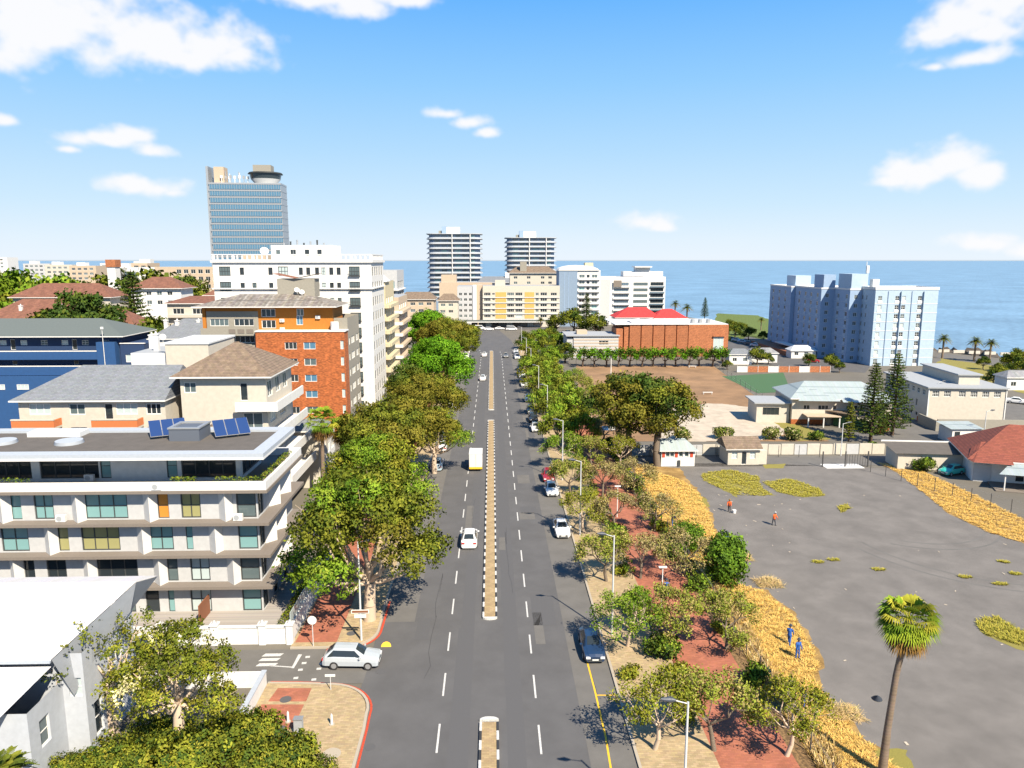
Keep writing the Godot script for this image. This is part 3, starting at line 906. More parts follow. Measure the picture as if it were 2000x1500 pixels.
func modern_block():
	var X0 := -62.0
	var b := thing("apartment_block", "pale grey modern apartment block with brown floor slabs, folded wall fins and solar panels", "apartment block", Vector3(X0, 0, -64.3))
	var W := 40.8
	var px := func(p: float) -> float: return 35.33 + (p - 400.0) / 21.14
	var rows := [
		[0.15, [[333, 345, "teal", 1], [376, 416, "pale", 2], [290, 316, "dark", 1], [230, 270, "mid", 2], [150, 190, "dark", 2]]],
		[3.15, [[-12, 8, "pale", 1], [65, 85, "dark", 1], [108, 145, "dark", 2], [203, 280, "dark", 3], [336, 356, "mid", 1], [380, 417, "pale", 2]]],
		[6.15, [[29, 80, "teal", 2], [135, 155, "olive", 1], [179, 251, "olive", 3], [307, 352, "teal", 2], [376, 389, "teal", 1]]],
		[9.15, [[53, 73, "teal", 1], [97, 133, "teal", 2], [191, 271, "teal", 3], [327, 348, "amber", 1], [371, 408, "olive", 2]]]]
	for k in rows.size():
		var opens := []
		for r in rows[k][1]:
			opens.append([px.call(r[0]), 0.1, (r[1] - r[0]) / 21.14, 2.35, r[2], r[3], 2])
		for x in [3.0, 8.5, 13.0]:
			opens.append([x, 0.1, 1.8, 2.35, "mid", 2, 2])
		opens.append([W - 1.9, 0.1, 1.75, 2.35, "mid" if k % 2 else "teal", 1, 2])
		var side := []
		for z in [0.15, 3.4, 6.8]:
			side.append([z, 0.1, 1.5 if z < 1 else 1.2, 2.35, "mid" if z < 1 else "dark", 2, 2])
		block(b, W, 11.0, 2.72, M.pale_grey_wall, {"front": opens, "right": side}, "frame_dark", true, Vector3(0, rows[k][0] - 0.13, 0))
	# floor slabs
	for k in 4:
		var y := 2.74 + k * 3.0
		slab(b, "floor_slab", M.slab_edge, Vector3(-0.5, y, -11.3), Vector3(W + 1.25, y + 0.27, 1.15))
	# folded fins beside the windows
	var fin := st()
	var f0 := Vector3(-0.62, 0, 0.002)
	var f1 := Vector3(0.25, 0, 0.85)
	var f2 := Vector3(0.62, 0, 0.002)
	var up := Vector3(0, 2.72, 0)
	quad(fin, f0, f1, f1 + up, f0 + up)
	quad(fin, f1, f2, f2 + up, f1 + up)
	tri(fin, f0 + up, f1 + up, f2 + up)
	tri(fin, f2, f1, f0)
	var fin_mesh := fin.commit()
	for a in [[1, [52, 190, 323, 463]], [2, [123, 297, 433]], [3, [42, 180, 314, 455]]]:
		for p in a[1]:
			obj("wall_fin", fin_mesh, M.white_wall, b).position = Vector3(px.call(p), a[0] * 3.0 + 0.02, 0)
	for a in [[1, 3.6], [2, 2.2], [2, 5.6], [3, 3.9], [3, 7.6], [1, 7.0]]:
		var o := obj("wall_fin", fin_mesh, M.white_wall, b)
		o.position = Vector3(W, a[0] * 3.0 + 0.02, -a[1])
		o.rotation.y = PI / 2
	# terrace floor and penthouse
	parapet(b, -0.4, W + 1.15, 1.05, -11.2, 12.01, 0.75, 0.3, M.white_wall, "terrace_parapet")
	var pent := [[px.call(205) , 0.3, 0.95, 2.3, "teal", 1, 2], [px.call(332), 0.3, 0.95, 2.3, "teal", 1, 2], [px.call(90), 0.3, 5.3, 2.3, "dark", 4, 1], [px.call(0), 0.3, 3.5, 2.3, "dark", 3, 1], [px.call(360), 0.3, W - px.call(360) - 2.4, 2.4, "dark", 4, 1]]
	block(b, W - 2.0, 6.0, 2.98, M.white_wall, {"front": pent, "right": [[0.6, 0.3, 5.0, 2.4, "dark", 4, 1]]}, "frame_dark", true, Vector3(0, 12.02, -1.9))
	slab(b, "roof_slab", M.white_wall, Vector3(-0.6, 15.0, -8.5), Vector3(W + 1.35, 15.22, 1.9))
	parapet(b, -0.6, W + 1.35, 1.9, -8.5, 15.22, 0.34, 1.2, M.parapet_grey, "roof_edge")
	slab(b, "roof", M.roof_gravel, Vector3(0.6, 15.224, -7.3), Vector3(W + 0.15, 15.34, 0.7))
	for p in [[16.6, -3.4], [22.8, -3.2]]:
		var sk := st()
		tube(sk, Vector3(p[0], 15.34, p[1]), Vector3(p[0], 15.62, p[1]), 1.25, 1.15, 28)
		obj("round_skylight", sk, M.parapet_grey, b)
	slab(b, "roof_vent_box", M.box_grey, Vector3(px.call(325), 15.34, -6.4), Vector3(px.call(325) + 2.8, 16.5, -3.6))
	parapet(b, px.call(325) - 0.08, px.call(325) + 2.88, -3.52, -6.48, 16.5, 0.14, 0.35, M.metal_grey, "vent_rim")
	slab(b, "roof_hatch", M.flat_white, Vector3(17.5, 15.34, -7.2), Vector3(22.5, 15.8, -5.6))
	for x0 in [px.call(265), px.call(393)]:
		var rack := Node3D.new()
		rack.name = "solar_array"
		b.add_child(rack, true)
		rack.position = Vector3(x0, 15.36, -5.6)
		rack.rotation.y = 0.5
		for k in 3:
			var p := st()
			var base := Vector3(0.1 + k * 1.08, 0.25, 0)
			box(p, base + Vector3(0.5, 0.62, 0.75), Vector3(1.0, 0.05, 2.2), Basis(Vector3.RIGHT, 0.55))
			obj("solar_panel", p, M.solar_blue, rack)
			var fr := st()
			box(fr, base + Vector3(0.5, 0.585, 0.75), Vector3(1.06, 0.03, 2.26), Basis(Vector3.RIGHT, 0.55))
			bar(fr, base + Vector3(0.5, 0.0, -0.1), base + Vector3(0.5, 1.1, -0.1), 0.05, 0.05)
			obj("panel_frame", fr, M.metal_grey, rack)
	aircon(b, Vector3(px.call(150), 9.05, 0.25))
	aircon(b, Vector3(px.call(338), 12.1, 0.8))
	aircon(b, Vector3(px.call(187), 12.2, -1.7))
	aircon(b, Vector3(px.call(481), 9.05, 0.35))
	slab(b, "privacy_screen", M.door_brown, Vector3(px.call(412), 0.1, 0.2), Vector3(px.call(412) + 0.1, 1.9, 2.6))
	# planters on the terrace
	for a in [[px.call(-30), px.call(100)], [px.call(362), px.call(405)], [px.call(440), W + 0.6]]:
		var s := st()
		leaf_box(s, Vector3(a[0], 12.5, 0.1), Vector3(a[1], 13.1, 0.75), 260, [Color(0.10, 0.15, 0.02), Color(0.17, 0.19, 0.03), Color(0.06, 0.10, 0.02)], 0.22)
		obj("planter_foliage", s, M.leaf, b)
	var sd := st()
	leaf_box(sd, Vector3(W + 0.3, 12.5, -8.5), Vector3(W + 0.9, 13.2, 0.6), 420, [Color(0.10, 0.15, 0.02), Color(0.17, 0.17, 0.03), Color(0.06, 0.10, 0.02)], 0.22)
	obj("planter_foliage", sd, M.leaf, b)
	# raised deck, boundary wall with pillars, hedge
	slab(b, "deck", M.deck_grey, Vector3(20.0, 0.0, 0.02), Vector3(W + 4.3, 0.14, 3.2))
	slab(b, "deck", M.deck_grey, Vector3(W + 0.02, 0.0, -11), Vector3(W + 4.3, 0.145, 0.018))
	var fence := thing("boundary_wall", "white plastered garden wall with square capped pillars before the apartment block", "wall", Vector3(-35.5, 0, -58.4))
	slab(fence, "wall_panel", M.white_wall, Vector3(0, 0, -0.25), Vector3(18.4, 1.5, 0))
	slab(fence, "coping", M.white_wall, Vector3(0, 1.5, -0.32), Vector3(18.4, 1.6, 0.07))
	slab(fence, "wall_panel", M.white_wall, Vector3(18.15, 0, -16), Vector3(18.4, 1.5, -0.26))
	for q in [[3.0, -0.12], [7.5, -0.12], [12.0, -0.12], [16.0, -0.12], [18.3, -0.1], [18.3, -4.0], [18.3, -8.0], [18.3, -12.0]]:
		var s := st()
		span(s, Vector3(q[0] - 0.28, 0, q[1] - 0.28), Vector3(q[0] + 0.28, 1.75, q[1] + 0.28))
		span(s, Vector3(q[0] - 0.36, 1.75, q[1] - 0.36), Vector3(q[0] + 0.36, 1.88, q[1] + 0.36))
		tube(s, Vector3(q[0], 1.88, q[1]), Vector3(q[0], 2.12, q[1]), 0.26, 0.08, 10)
		obj("pillar", s, M.white_wall, fence)
	var gl := st()
	span(gl, Vector3(18.25, 1.62, -15.8), Vector3(18.3, 2.6, -0.4))
	obj("glass_screen", gl, M.glass_pale, fence)


func leaf_box(s: SurfaceTool, lo: Vector3, hi: Vector3, n: int, palette: Array, size: float):
	for k in n:
		var p := Vector3(rng.randf_range(lo.x, hi.x), lerpf(lo.y, hi.y, sqrt(rng.randf())), rng.randf_range(lo.z, hi.z))
		leaf(s, p, Vector3(rng.randf_range(-1, 1), rng.randf_range(0.0, 1), rng.randf_range(-1, 1)).normalized(), size * rng.randf_range(0.6, 1.4), palette[rng.randi() % palette.size()] * rng.randf_range(0.75, 1.25))


func leaf(s: SurfaceTool, p: Vector3, out: Vector3, size: float, c: Color, wide := 0.5):
	var n := (out + Vector3(rng.randf_range(-1, 1), rng.randf_range(-0.6, 1), rng.randf_range(-1, 1)) * 0.8).normalized()
	var t := n.cross(Vector3(rng.randf_range(-1, 1), rng.randf_range(-1, 1), rng.randf_range(-1, 1))).normalized()
	var b := n.cross(t) * size * wide * 0.5
	t *= size * 0.5
	var m := (n + out * 0.9).normalized()
	s.set_color(c)
	s.set_normal(m)
	s.add_vertex(p - t)
	s.set_color(c)
	s.set_normal(m)
	s.add_vertex(p + b)
	s.set_color(c)
	s.set_normal(m)
	s.add_vertex(p + t)
	s.set_color(c)
	s.set_normal(m)
	s.add_vertex(p - t)
	s.set_color(c)
	s.set_normal(m)
	s.add_vertex(p + t)
	s.set_color(c)
	s.set_normal(m)
	s.add_vertex(p - b)


func white_roof_house():
	var b := thing("house", "pale blue grey house with big white sheet metal roofs behind the flowering gum trees", "house", Vector3(-26.2, 0, -49.5))
	block(b, 16.0, 6.6, 7.4, M.house_wall, {"front": [[15.0, 4.4, 0.8, 1.3, "pale", 1, 2]], "right": [[0.8, 1.0, 1.0, 2.4, "dark", 1, 2], [3.4, 4.5, 1.5, 1.4, "mid", 2, 1]]}, "frame_white", true, Vector3(-16, 0, 5.4))
	var r := st()
	quad(r, Vector3(-24, 7.55, 6.4), Vector3(-1.3, 7.55, 6.4), Vector3(1.6, 10.2, 1.0), Vector3(-24, 10.2, 1.0))
	quad(r, Vector3(-24, 10.2, 1.0), Vector3(1.6, 10.2, 1.0), Vector3(2.0, 9.6, -1.3), Vector3(-24, 9.6, -1.3))
	quad(r, Vector3(-1.3, 7.55, 6.4), Vector3(-24, 7.55, 6.4), Vector3(-24, 7.4, 6.4), Vector3(-1.3, 7.4, 6.4))
	obj("roof", r, M.sheet_white, b)
	var seam := st()
	for k in 32:
		var x := -23.6 + k * 0.72
		if x < -1.6:
			bar(seam, Vector3(x, 7.57, 6.4), Vector3(x, 10.22, 1.0), 0.05, 0.06)
	obj("roof_seams", seam, M.sheet_white, b).set_meta("kind", "stuff")
	slab(b, "gutter", M.parapet_grey, Vector3(-24, 7.36, 6.41), Vector3(-1.3, 7.5, 6.56))
	var g := st()
	quad(g, Vector3(-0.6, 4.6, 5.6), Vector3(0.0, 7.0, -1.0), Vector3(1.6, 10.15, 1.0), Vector3(-1.3, 7.5, 6.35))
	tri(g, Vector3(0.0, 7.0, -1.0), Vector3(2.0, 9.55, -1.3), Vector3(1.6, 10.15, 1.0))
	obj("gable_cladding", g, M.house_wall, b)
	block(b, 9.0, 3.6, 5.6, M.house_wall, {"right": [[1.0, 2.6, 1.0, 1.8, "mid", 1, 2]]}, "frame_white", true, Vector3(-10.4, 0, 9.02), "wing_wall")
	var r2 := st()
	quad(r2, Vector3(-14, 5.7, 10.2), Vector3(-2.6, 5.7, 10.2), Vector3(-1.2, 7.2, 6.6), Vector3(-14, 7.2, 6.6))
	obj("lower_roof", r2, M.sheet_white, b)
	slab(b, "fascia", M.flat_white, Vector3(-14, 5.5, 10.1), Vector3(-2.6, 5.68, 10.22))
	var gw := thing("garden_wall", "low white wall running beside the red corner pavement", "wall", Vector3(-17.6, 0, -52.2))
	slab(gw, "wall_panel", M.white_wall, Vector3(0, 0, 0), Vector3(0.28, 1.2, 16))
	slab(gw, "coping", M.parapet_grey, Vector3(-0.05, 1.2, -0.05), Vector3(0.33, 1.28, 16))
	slab(gw, "wall_panel", M.white_wall, Vector3(-16, 0, 0), Vector3(-0.002, 1.2, 0.28))


func slate_roof_flats():
	var b := thing("apartment_house", "cream flats with grey slate hipped roof and two brick faced balconies", "apartment house", Vector3(-57.3, 0, -89.0))
	var W := 17.5
	var f := []
	for y in [13.55, 10.65, 7.75, 4.85]:
		f += [[1.2, y, 2.6, 1.4, "pale", 3, 1], [6.0, y, 1.9, 1.35, "mid", 2, 1], [10.2, y - 0.75, 1.0, 2.1, "dark", 1, 1], [11.6, y, 2.6, 1.4, "pale", 3, 1], [15.2, y, 1.8, 1.35, "dark", 3, 1]]
	block(b, W, 10.5, 15.3, M.cream_wall, {"front": f}, "frame_white", true)
	var gable := st()
	tri(gable, Vector3(W, 15.3, 0), Vector3(W, 15.3, -10.5), Vector3(W, 18.75, -5.25))
	obj("gable_wall", gable, M.cream_wall, b)
	hip_roof(b, -0.7, W + 0.35, 0.7, -11.2, 15.42, 3.5, 6.0, 0.0, M.tiles_grey)
	for y in [11.35, 8.45]:
		for x in [0.0, 9.4]:
			var wd := 5.0 if x < 1 else 5.4
			slab(b, "balcony_slab", M.cream_wall, Vector3(x, y + 0.75, 0.0), Vector3(x + wd, y + 1.0, 1.7))
			slab(b, "balcony_front", M.terracotta, Vector3(x, y + 1.0, 1.5), Vector3(x + wd, y + 1.85, 1.7))
			slab(b, "balcony_cap", M.cream_wall, Vector3(x - 0.03, y + 1.85, 1.45), Vector3(x + wd + 0.03, y + 2.0, 1.75))
			slab(b, "balcony_side", M.terracotta, Vector3(x + wd - 0.2, y + 1.0, 0.0), Vector3(x + wd, y + 1.85, 1.498))
	var e := thing("flat_roof_house", "plain off white flat roofed building standing between the blue block and the brown pyramid roof", "building", Vector3(-47.6, 0, -108))
	block(e, 6.2, 11.0, 20.0, M.cream_wall, {}, "frame_white", false)
	block(e, 5.5, 9.0, 18.6, M.white_wall, {"right": [[2.0, 16.0, 0.7, 1.1, "mid", 1, 1]]}, "frame_white", false, Vector3(-5.52, 0, -1.0), "annexe_wall", M.roof_grey)
	slab(e, "roof", M.flat_white, Vector3(-0.15, 20.0, -11.15), Vector3(6.35, 20.25, 0.15))
	chimney(e, -3.0, 18.6, -4.0, 2.4)
	chimney(e, -5.0, 18.6, -7.0, 2.0)
	dish(e, Vector3(-0.4, 21.0, -0.4))


func brown_roof_flats():
	var b := thing("apartment_house", "cream flats with brown tiled pyramid roof and stepped corner balconies", "apartment house", Vector3(-38.2, 0, -90.0))
	var W := 10.4
	block(b, W, 11.5, 18.0, M.cream_wall, {"front": [[0.4, 16.0, 1.5, 1.3, "mid", 2, 1], [7.2, 15.0, 0.9, 2.2, "dark", 1, 1], [7.4, 11.4, 2.4, 2.1, "mid", 2, 1]], "right": [[0.6, 15.3, 2.0, 2.0, "mid", 2, 1], [4.0, 15.3, 2.0, 2.0, "mid", 2, 1], [7.4, 15.3, 2.0, 2.0, "mid", 2, 1], [1.0, 12.0, 2.6, 2.1, "pale", 3, 1], [5.4, 12.0, 2.6, 2.1, "mid", 3, 1], [1.0, 8.6, 2.6, 2.0, "pale", 3, 1], [5.4, 8.6, 2.6, 2.0, "mid", 3, 1], [1.0, 5.2, 2.6, 2.0, "pale", 3, 1], [5.4, 5.2, 2.6, 2.0, "dark", 3, 1]]}, "frame_white", true)
	hip_roof(b, -0.9, W + 0.9, 0.9, -12.4, 18.1, 3.6, 5.9, 5.9, M.tiles_brown)
	for k in 4:
		var y := 14.1 - k * 3.1
		var out := 0.5 + k * 0.45
		slab(b, "balcony_slab", M.white_wall, Vector3(W - 3.4, y - 0.2, -11.0), Vector3(W + 1.2 + out, y, 1.5 + (0.3 if k > 0 else 0.0)))
		slab(b, "balcony_front", M.white_wall, Vector3(W - 3.4, y, 1.3), Vector3(W + 1.2 + out, y + 0.95, 1.5))
		slab(b, "balcony_side", M.white_wall, Vector3(W + 1.0 + out, y, -11.0), Vector3(W + 1.2 + out, y + 0.95, 1.296))
	block(b, 3.0, 9.0, 6.4, M.white_wall, {"right": grid([0.8, 3.6, 6.4], [0.6, 3.6], 1.6, 1.5, ["dark", "mid"])}, "frame_white", true, Vector3(W + 0.1, 0, -14.0), "annexe_wall", M.roof_grey)
	hip_roof(b, W - 0.8, W + 3.8, -11.6, -18.0, 8.4, 1.5, 2.2, 2.2, M.tiles_grey, 0.18, "annexe_roof")
	block(b, 3.6, 5.4, 8.3, M.cream_wall, {"right": grid([0.7, 3.0], [2.0, 5.2], 1.4, 1.5, ["dark", "mid"])}, "frame_white", true, Vector3(W - 0.4, 0, -12.1), "annexe_wall")
	slab(b, "shed_roof", M.tiles_brown, Vector3(4.2, 12.3, 0.02), Vector3(7.0, 12.5, 2.4))


func brick_flats():
	var b := thing("apartment_block", "orange and red brick apartment block with grey concrete balconies and pale sheet roof", "apartment block", Vector3(-53.0, 0, -135.0))
	var W := 26.0
	# lower red brick tower on the avenue side
	var wx := [5.2, 8.6]
	var fr := []
	for y in [16.0, 13.0, 10.0, 7.0, 4.0]:
		fr += [[wx[0], y, 2.2, 1.3, "dark", 3, 1], [wx[1], y, 2.2, 1.3, ["pale", "blue", "mid"][rng.randi() % 3], 2, 1], [15.3, y, 0.6, 1.6, "pale", 1, 1]]
	var sd := []
	for y in [16.3, 13.3, 10.3, 7.3, 4.3, 1.3]:
		sd += [[1.0, y, 0.9, 1.4, "pale", 1, 1], [3.2, y, 3.4, 1.4, "mid", 5, 1], [8.2, y, 3.4, 1.4, "mid", 5, 1]]
	block(b, 16.1, 3.2, 19.2, M.brick, {"front": fr}, "frame_white", true, Vector3(9.9, 0, 0), "brick_wall")
	block(b, 16.0, 10.8, 21.5, M.concrete, {"right": sd}, "frame_white", true, Vector3(10.0, 0, -3.21), "concrete_wall")
	slab(b, "terrace_coping", M.white_wall, Vector3(9.8, 19.2, -3.2), Vector3(26.2, 19.4, 0.12))
	# top floors
	var top := [[2.2, 0.6, 1.6, 1.6, "dark", 1, 1], [16.5, 1.5, 1.2, 1.7, "blue", 2, 1], [10.1, 0.9, 2.6, 1.5, "dark", 3, 1], [10.1, 3.0, 2.6, 1.5, "dark", 3, 1], [16.6, 3.2, 1.3, 1.3, "mid", 2, 1]]
	block(b, 23.2, 9.0, 4.9, M.orange_wall, {"front": top}, "frame_white", true, Vector3(0.3, 18.75, -2.4), "top_wall")
	slab(b, "terrace_wall", M.orange_wall, Vector3(-0.3, 17.0, -3), Vector3(0.28, 23.6, -2.2))
	# concrete balconies
	var bw := []
	for y in [18.9, 15.8, 12.7, 9.6]:
		bw += [[0.6, y + 1.2, 3.4, 1.3, "mid", 4, 1], [5.0, y + 1.2, 3.6, 1.3, "dark", 4, 1]]
	block(b, 9.4, 6.0, 22.8, M.concrete, {"front": bw}, "frame_white", true, Vector3(0.45, 0, -2.2), "balcony_wall")
	for k in 4:
		var y := 18.6 - k * 3.1
		slab(b, "balcony_front", M.concrete, Vector3(-0.2 if k == 0 else 1.2, y, -0.9), Vector3(9.85, y + 1.2, -0.7))
		slab(b, "balcony_floor", M.concrete, Vector3(-0.2 if k == 0 else 1.2, y - 0.15, -2.19), Vector3(9.85, y, -0.7))
		for j in 3:
			if k == 0:
				slab(b, "balcony_panel", M.slab_edge, Vector3(4.9 + j * 1.6, y + 0.3, -0.68), Vector3(6.1 + j * 1.6, y + 1.05, -0.64))
	hip_roof(b, -1.6, 24.6, -0.6, -12.6, 23.75, 2.0, 7.0, 7.0, M.sheet_rusty)
	var v := thing("rooftop_plant_room", "grey plant room with a shallow butterfly roof on the brick apartment block", "plant room", Vector3(-40.6, 25.2, -141.6))
	block(v, 7.0, 4.0, 3.4, M.concrete, {}, "frame_white", false)
	var r := st()
	quad(r, Vector3(-0.8, 4.4, 0.5), Vector3(3.4, 3.5, 0.5), Vector3(3.4, 3.5, -4.5), Vector3(-0.8, 4.4, -4.5))
	quad(r, Vector3(3.4, 3.5, 0.5), Vector3(7.8, 4.4, 0.5), Vector3(7.8, 4.4, -4.5), Vector3(3.4, 3.5, -4.5))
	obj("butterfly_roof", r, M.door_brown, v)
	dish(v, Vector3(3.8, 1.3, 0.6), 0.5)
	dish(v, Vector3(4.7, 0.9, 0.6), 0.5)
	aircon(b, Vector3(14.2, 20.8, -2.38))
	aircon(b, Vector3(20.8, 21.4, -2.38))
	aircon(b, Vector3(14.2, 19.2, -2.38))
	var tank := st()
	tube(tank, Vector3(24.0, 19.4, -1.4), Vector3(24.0, 20.9, -1.4), 0.75, 0.75, 16)
	obj("water_tank", tank, M.white_wall, b)


func arched_window(parent: Node3D, p: Vector3, w: float, h: float):
	add_window(parent, Transform3D(Basis(), p), w, h, "mid", "frame_white", 4, 2, true)
	var s := st()
	for k in 8:
		var a := PI * k / 8
		var c := PI * (k + 1) / 8
		var o := p + Vector3(0, h, 0.02)
		tri(s, o, o + Vector3(cos(a) * w / 2, sin(a) * w * 0.22, 0), o + Vector3(cos(c) * w / 2, sin(c) * w * 0.22, 0))
	obj("arch_pane", s, M.glass_mid, parent)
	var bal := st()
	for k in 9:
		bar(bal, p + Vector3(-w / 2 + w * k / 8.0, 0, 0.35), p + Vector3(-w / 2 + w * k / 8.0, 0.9, 0.35), 0.03, 0.03)
	bar(bal, p + Vector3(-w / 2, 0.92, 0.35), p + Vector3(w / 2, 0.92, 0.35), 0.05, 0.05)
	obj("balconet", bal, M.frame_dark, parent)


func white_hotel():
	var b := thing("apartment_building", "tall white building with cornices, balustraded roof and rows of paned windows", "apartment building", Vector3(-57.0, 0, -154.0))
	var W := 32.2
	var f := []
	var ys := []
	for k in 10:
		ys.append(1.0 + k * 3.1)
	for y in ys:
		var tall: float = 1.9 if y > 25 else 1.75
		f += [[1.2, y, 2.3, tall, "mid", 4, 2], [27.6, y, 2.2, tall, "mid", 4, 2]]
		for x in [5.4, 7.8, 11.2]:
			if not (y > 27 and x == 7.8):
				f.append([x, y + 0.2, 0.85, 1.5, ["dark", "mid", "pale"][rng.randi() % 3], 2, 2])
		f.append([13.2, y, 2.0, tall, "pale", 3, 2])
		for x in [17.4, 18.9, 20.7, 22.0, 23.6, 25.1]:
			f.append([x, y + 0.2, 0.8, 1.5, ["dark", "mid", "pale"][rng.randi() % 3], 2, 2])
	var sd := []
	for y in ys:
		for z in [1.0, 4.2, 7.0, 10.2, 13.4]:
			sd.append([z, y, 1.5, 1.8, "mid", 3, 2])
	block(b, W, 17.0, 31.6, M.white_wall, {"front": f, "right": sd}, "frame_dark", true)
	for y in [26.2, 31.6]:
		slab(b, "cornice", M.white_wall, Vector3(-0.35, y, -17.3), Vector3(W + 0.35, y + (0.25 if y < 30 else 0.5), 0.4))
	slab(b, "roof", M.flat_white, Vector3(0, 32.1, -17), Vector3(W, 32.2, 0))
	# balustrade: posts and rail
	slab(b, "balustrade_rail", M.white_wall, Vector3(-0.1, 33.1, -0.2), Vector3(W + 0.1, 33.3, 0.15))
	slab(b, "balustrade_rail", M.white_wall, Vector3(W - 0.25, 33.1, -17), Vector3(W + 0.1, 33.3, -0.21))
	for k in 33:
		slab(b, "baluster", M.white_wall, Vector3(k * 1.0 - 0.05, 32.2, -0.12), Vector3(k * 1.0 + (0.55 if k % 4 == 0 else 0.22), 33.1, 0.1))
	for k in 16:
		slab(b, "baluster", M.white_wall, Vector3(W - 0.2, 32.2, -1.0 - k), Vector3(W + 0.05, 33.1, -0.6 - k))
	block(b, 13.0, 8.0, 3.0, M.white_wall, {"front": [[1.0, 1.0, 0.9, 1.0, "mid", 1, 1], [4.0, 0.8, 1.2, 1.3, "dark", 2, 1], [7.0, 0.8, 1.0, 1.3, "dark", 1, 1], [9.6, 0.8, 1.0, 1.3, "dark", 1, 1]]}, "frame_grey", true, Vector3(10.5, 32.2, -5.0), "penthouse_wall", M.flat_white)
	for k in 7:
		var s := st()
		var x := 13.0 + k * 1.4
		tube(s, Vector3(x, 35.2, -6), Vector3(x, 35.7 + 0.3 * (k % 3), -6), 0.16, 0.2, 8)
		obj("roof_vent", s, M.frame_dark if k % 2 else M.metal_grey, b)
	dish(b, Vector3(9.7, 33.9, -3.0), 0.9)
	for y in ys:
		var bal := st()
		span(bal, Vector3(27.5, y - 0.05, 0.0), Vector3(29.9, y + 0.05, 0.5))
		for k in 9:
			bar(bal, Vector3(27.55 + k * 0.285, y + 0.05, 0.46), Vector3(27.55 + k * 0.285, y + 0.85, 0.46), 0.03, 0.03)
		bar(bal, Vector3(27.5, y + 0.87, 0.46), Vector3(29.9, y + 0.87, 0.46), 0.05, 0.05)
		obj("balcony_rail", bal, M.frame_dark, b)


func street_row():
	# cream block with stacked bays
	var b := thing("apartment_building", "narrow cream apartment building with stacked bay windows beyond the white building", "apartment building", Vector3(-36.0, 0, -173.0))
	var ys := steps_of(1.0, 24.5, 3.0)
	var f := []
	for y in ys:
		f += [[8.0, y, 2.3, 1.5, ["dark", "mid"][rng.randi() % 2], 3, 1], [5.0, y, 1.3, 1.4, "pale", 2, 1]]
	var sd := []
	for y in ys:
		for z in [1.0, 4.2, 7.4, 10.6]:
			sd.append([z, y, 1.9, 1.5, ["dark", "mid", "pale"][rng.randi() % 3], 3, 1])
	block(b, 11.2, 15.0, 27.2, M.yellow_cream, {"front": f, "right": sd}, "frame_white", false, Vector3.ZERO, "wall", M.roof_grey)
	for y in ys:
		slab(b, "balcony", M.yellow_cream, Vector3(7.6, y - 0.9, 0.0), Vector3(12.2, y - 0.15, 1.2))
		slab(b, "balcony", M.yellow_cream, Vector3(11.2, y - 0.9, -14.5), Vector3(12.4, y - 0.15, -0.002))
	hip_roof(b, 6.5, 11.6, 0.3, -6.0, 27.3, 2.6, 2.5, 2.5, M.sheet_white)
	var c := thing("apartment_building", "pinkish grey apartment building with brown balcony bands behind the cream one", "apartment building", Vector3(-38.0, 0, -197.0))
	ys = steps_of(1.0, 19.0, 3.0)
	block(c, 13.2, 20.0, 22.4, M.tan_wall, {"front": grid([6.0, 9.5], ys, 2.2, 1.5, ["mid", "dark", "teal"], 3), "right": grid([1.0, 5.5, 10.0, 14.5], ys, 3.0, 1.5, ["mid", "teal", "dark"], 4)}, "frame_white", false, Vector3.ZERO, "wall", M.roof_grey)
	for y in ys:
		slab(c, "balcony", M.white_wall, Vector3(4.0, y - 0.9, 0), Vector3(14.2, y - 0.2, 1.0))
		slab(c, "balcony", M.tan_wall, Vector3(13.2, y - 0.9, -19), Vector3(14.4, y - 0.2, -0.002))
	var d := thing("apartment_building", "glassy apartment building with thin white floor bands beyond the pinkish block", "apartment building", Vector3(-52.0, 0, -236.0))
	ys = steps_of(1.0, 25.0, 3.2)
	block(d, 22.0, 18.0, 29.0, M.pale_grey_wall, {"front": grid([2.0, 7.0, 12.0, 17.0], ys, 4.2, 2.1, ["teal", "mid", "dark"], 5), "right": grid([1.0, 6.0, 11.0], ys, 4.2, 2.1, ["mid", "dark"], 5)}, "frame_grey", false, Vector3.ZERO, "wall", M.roof_grey)
	for y in ys:
		slab(d, "floor_band", M.white_wall, Vector3(-0.4, y - 0.75, -18.4), Vector3(22.6, y - 0.45, 0.9))
	slab(d, "roof_room", M.tan_wall, Vector3(3, 29.0, -12), Vector3(14, 31.0, -4))


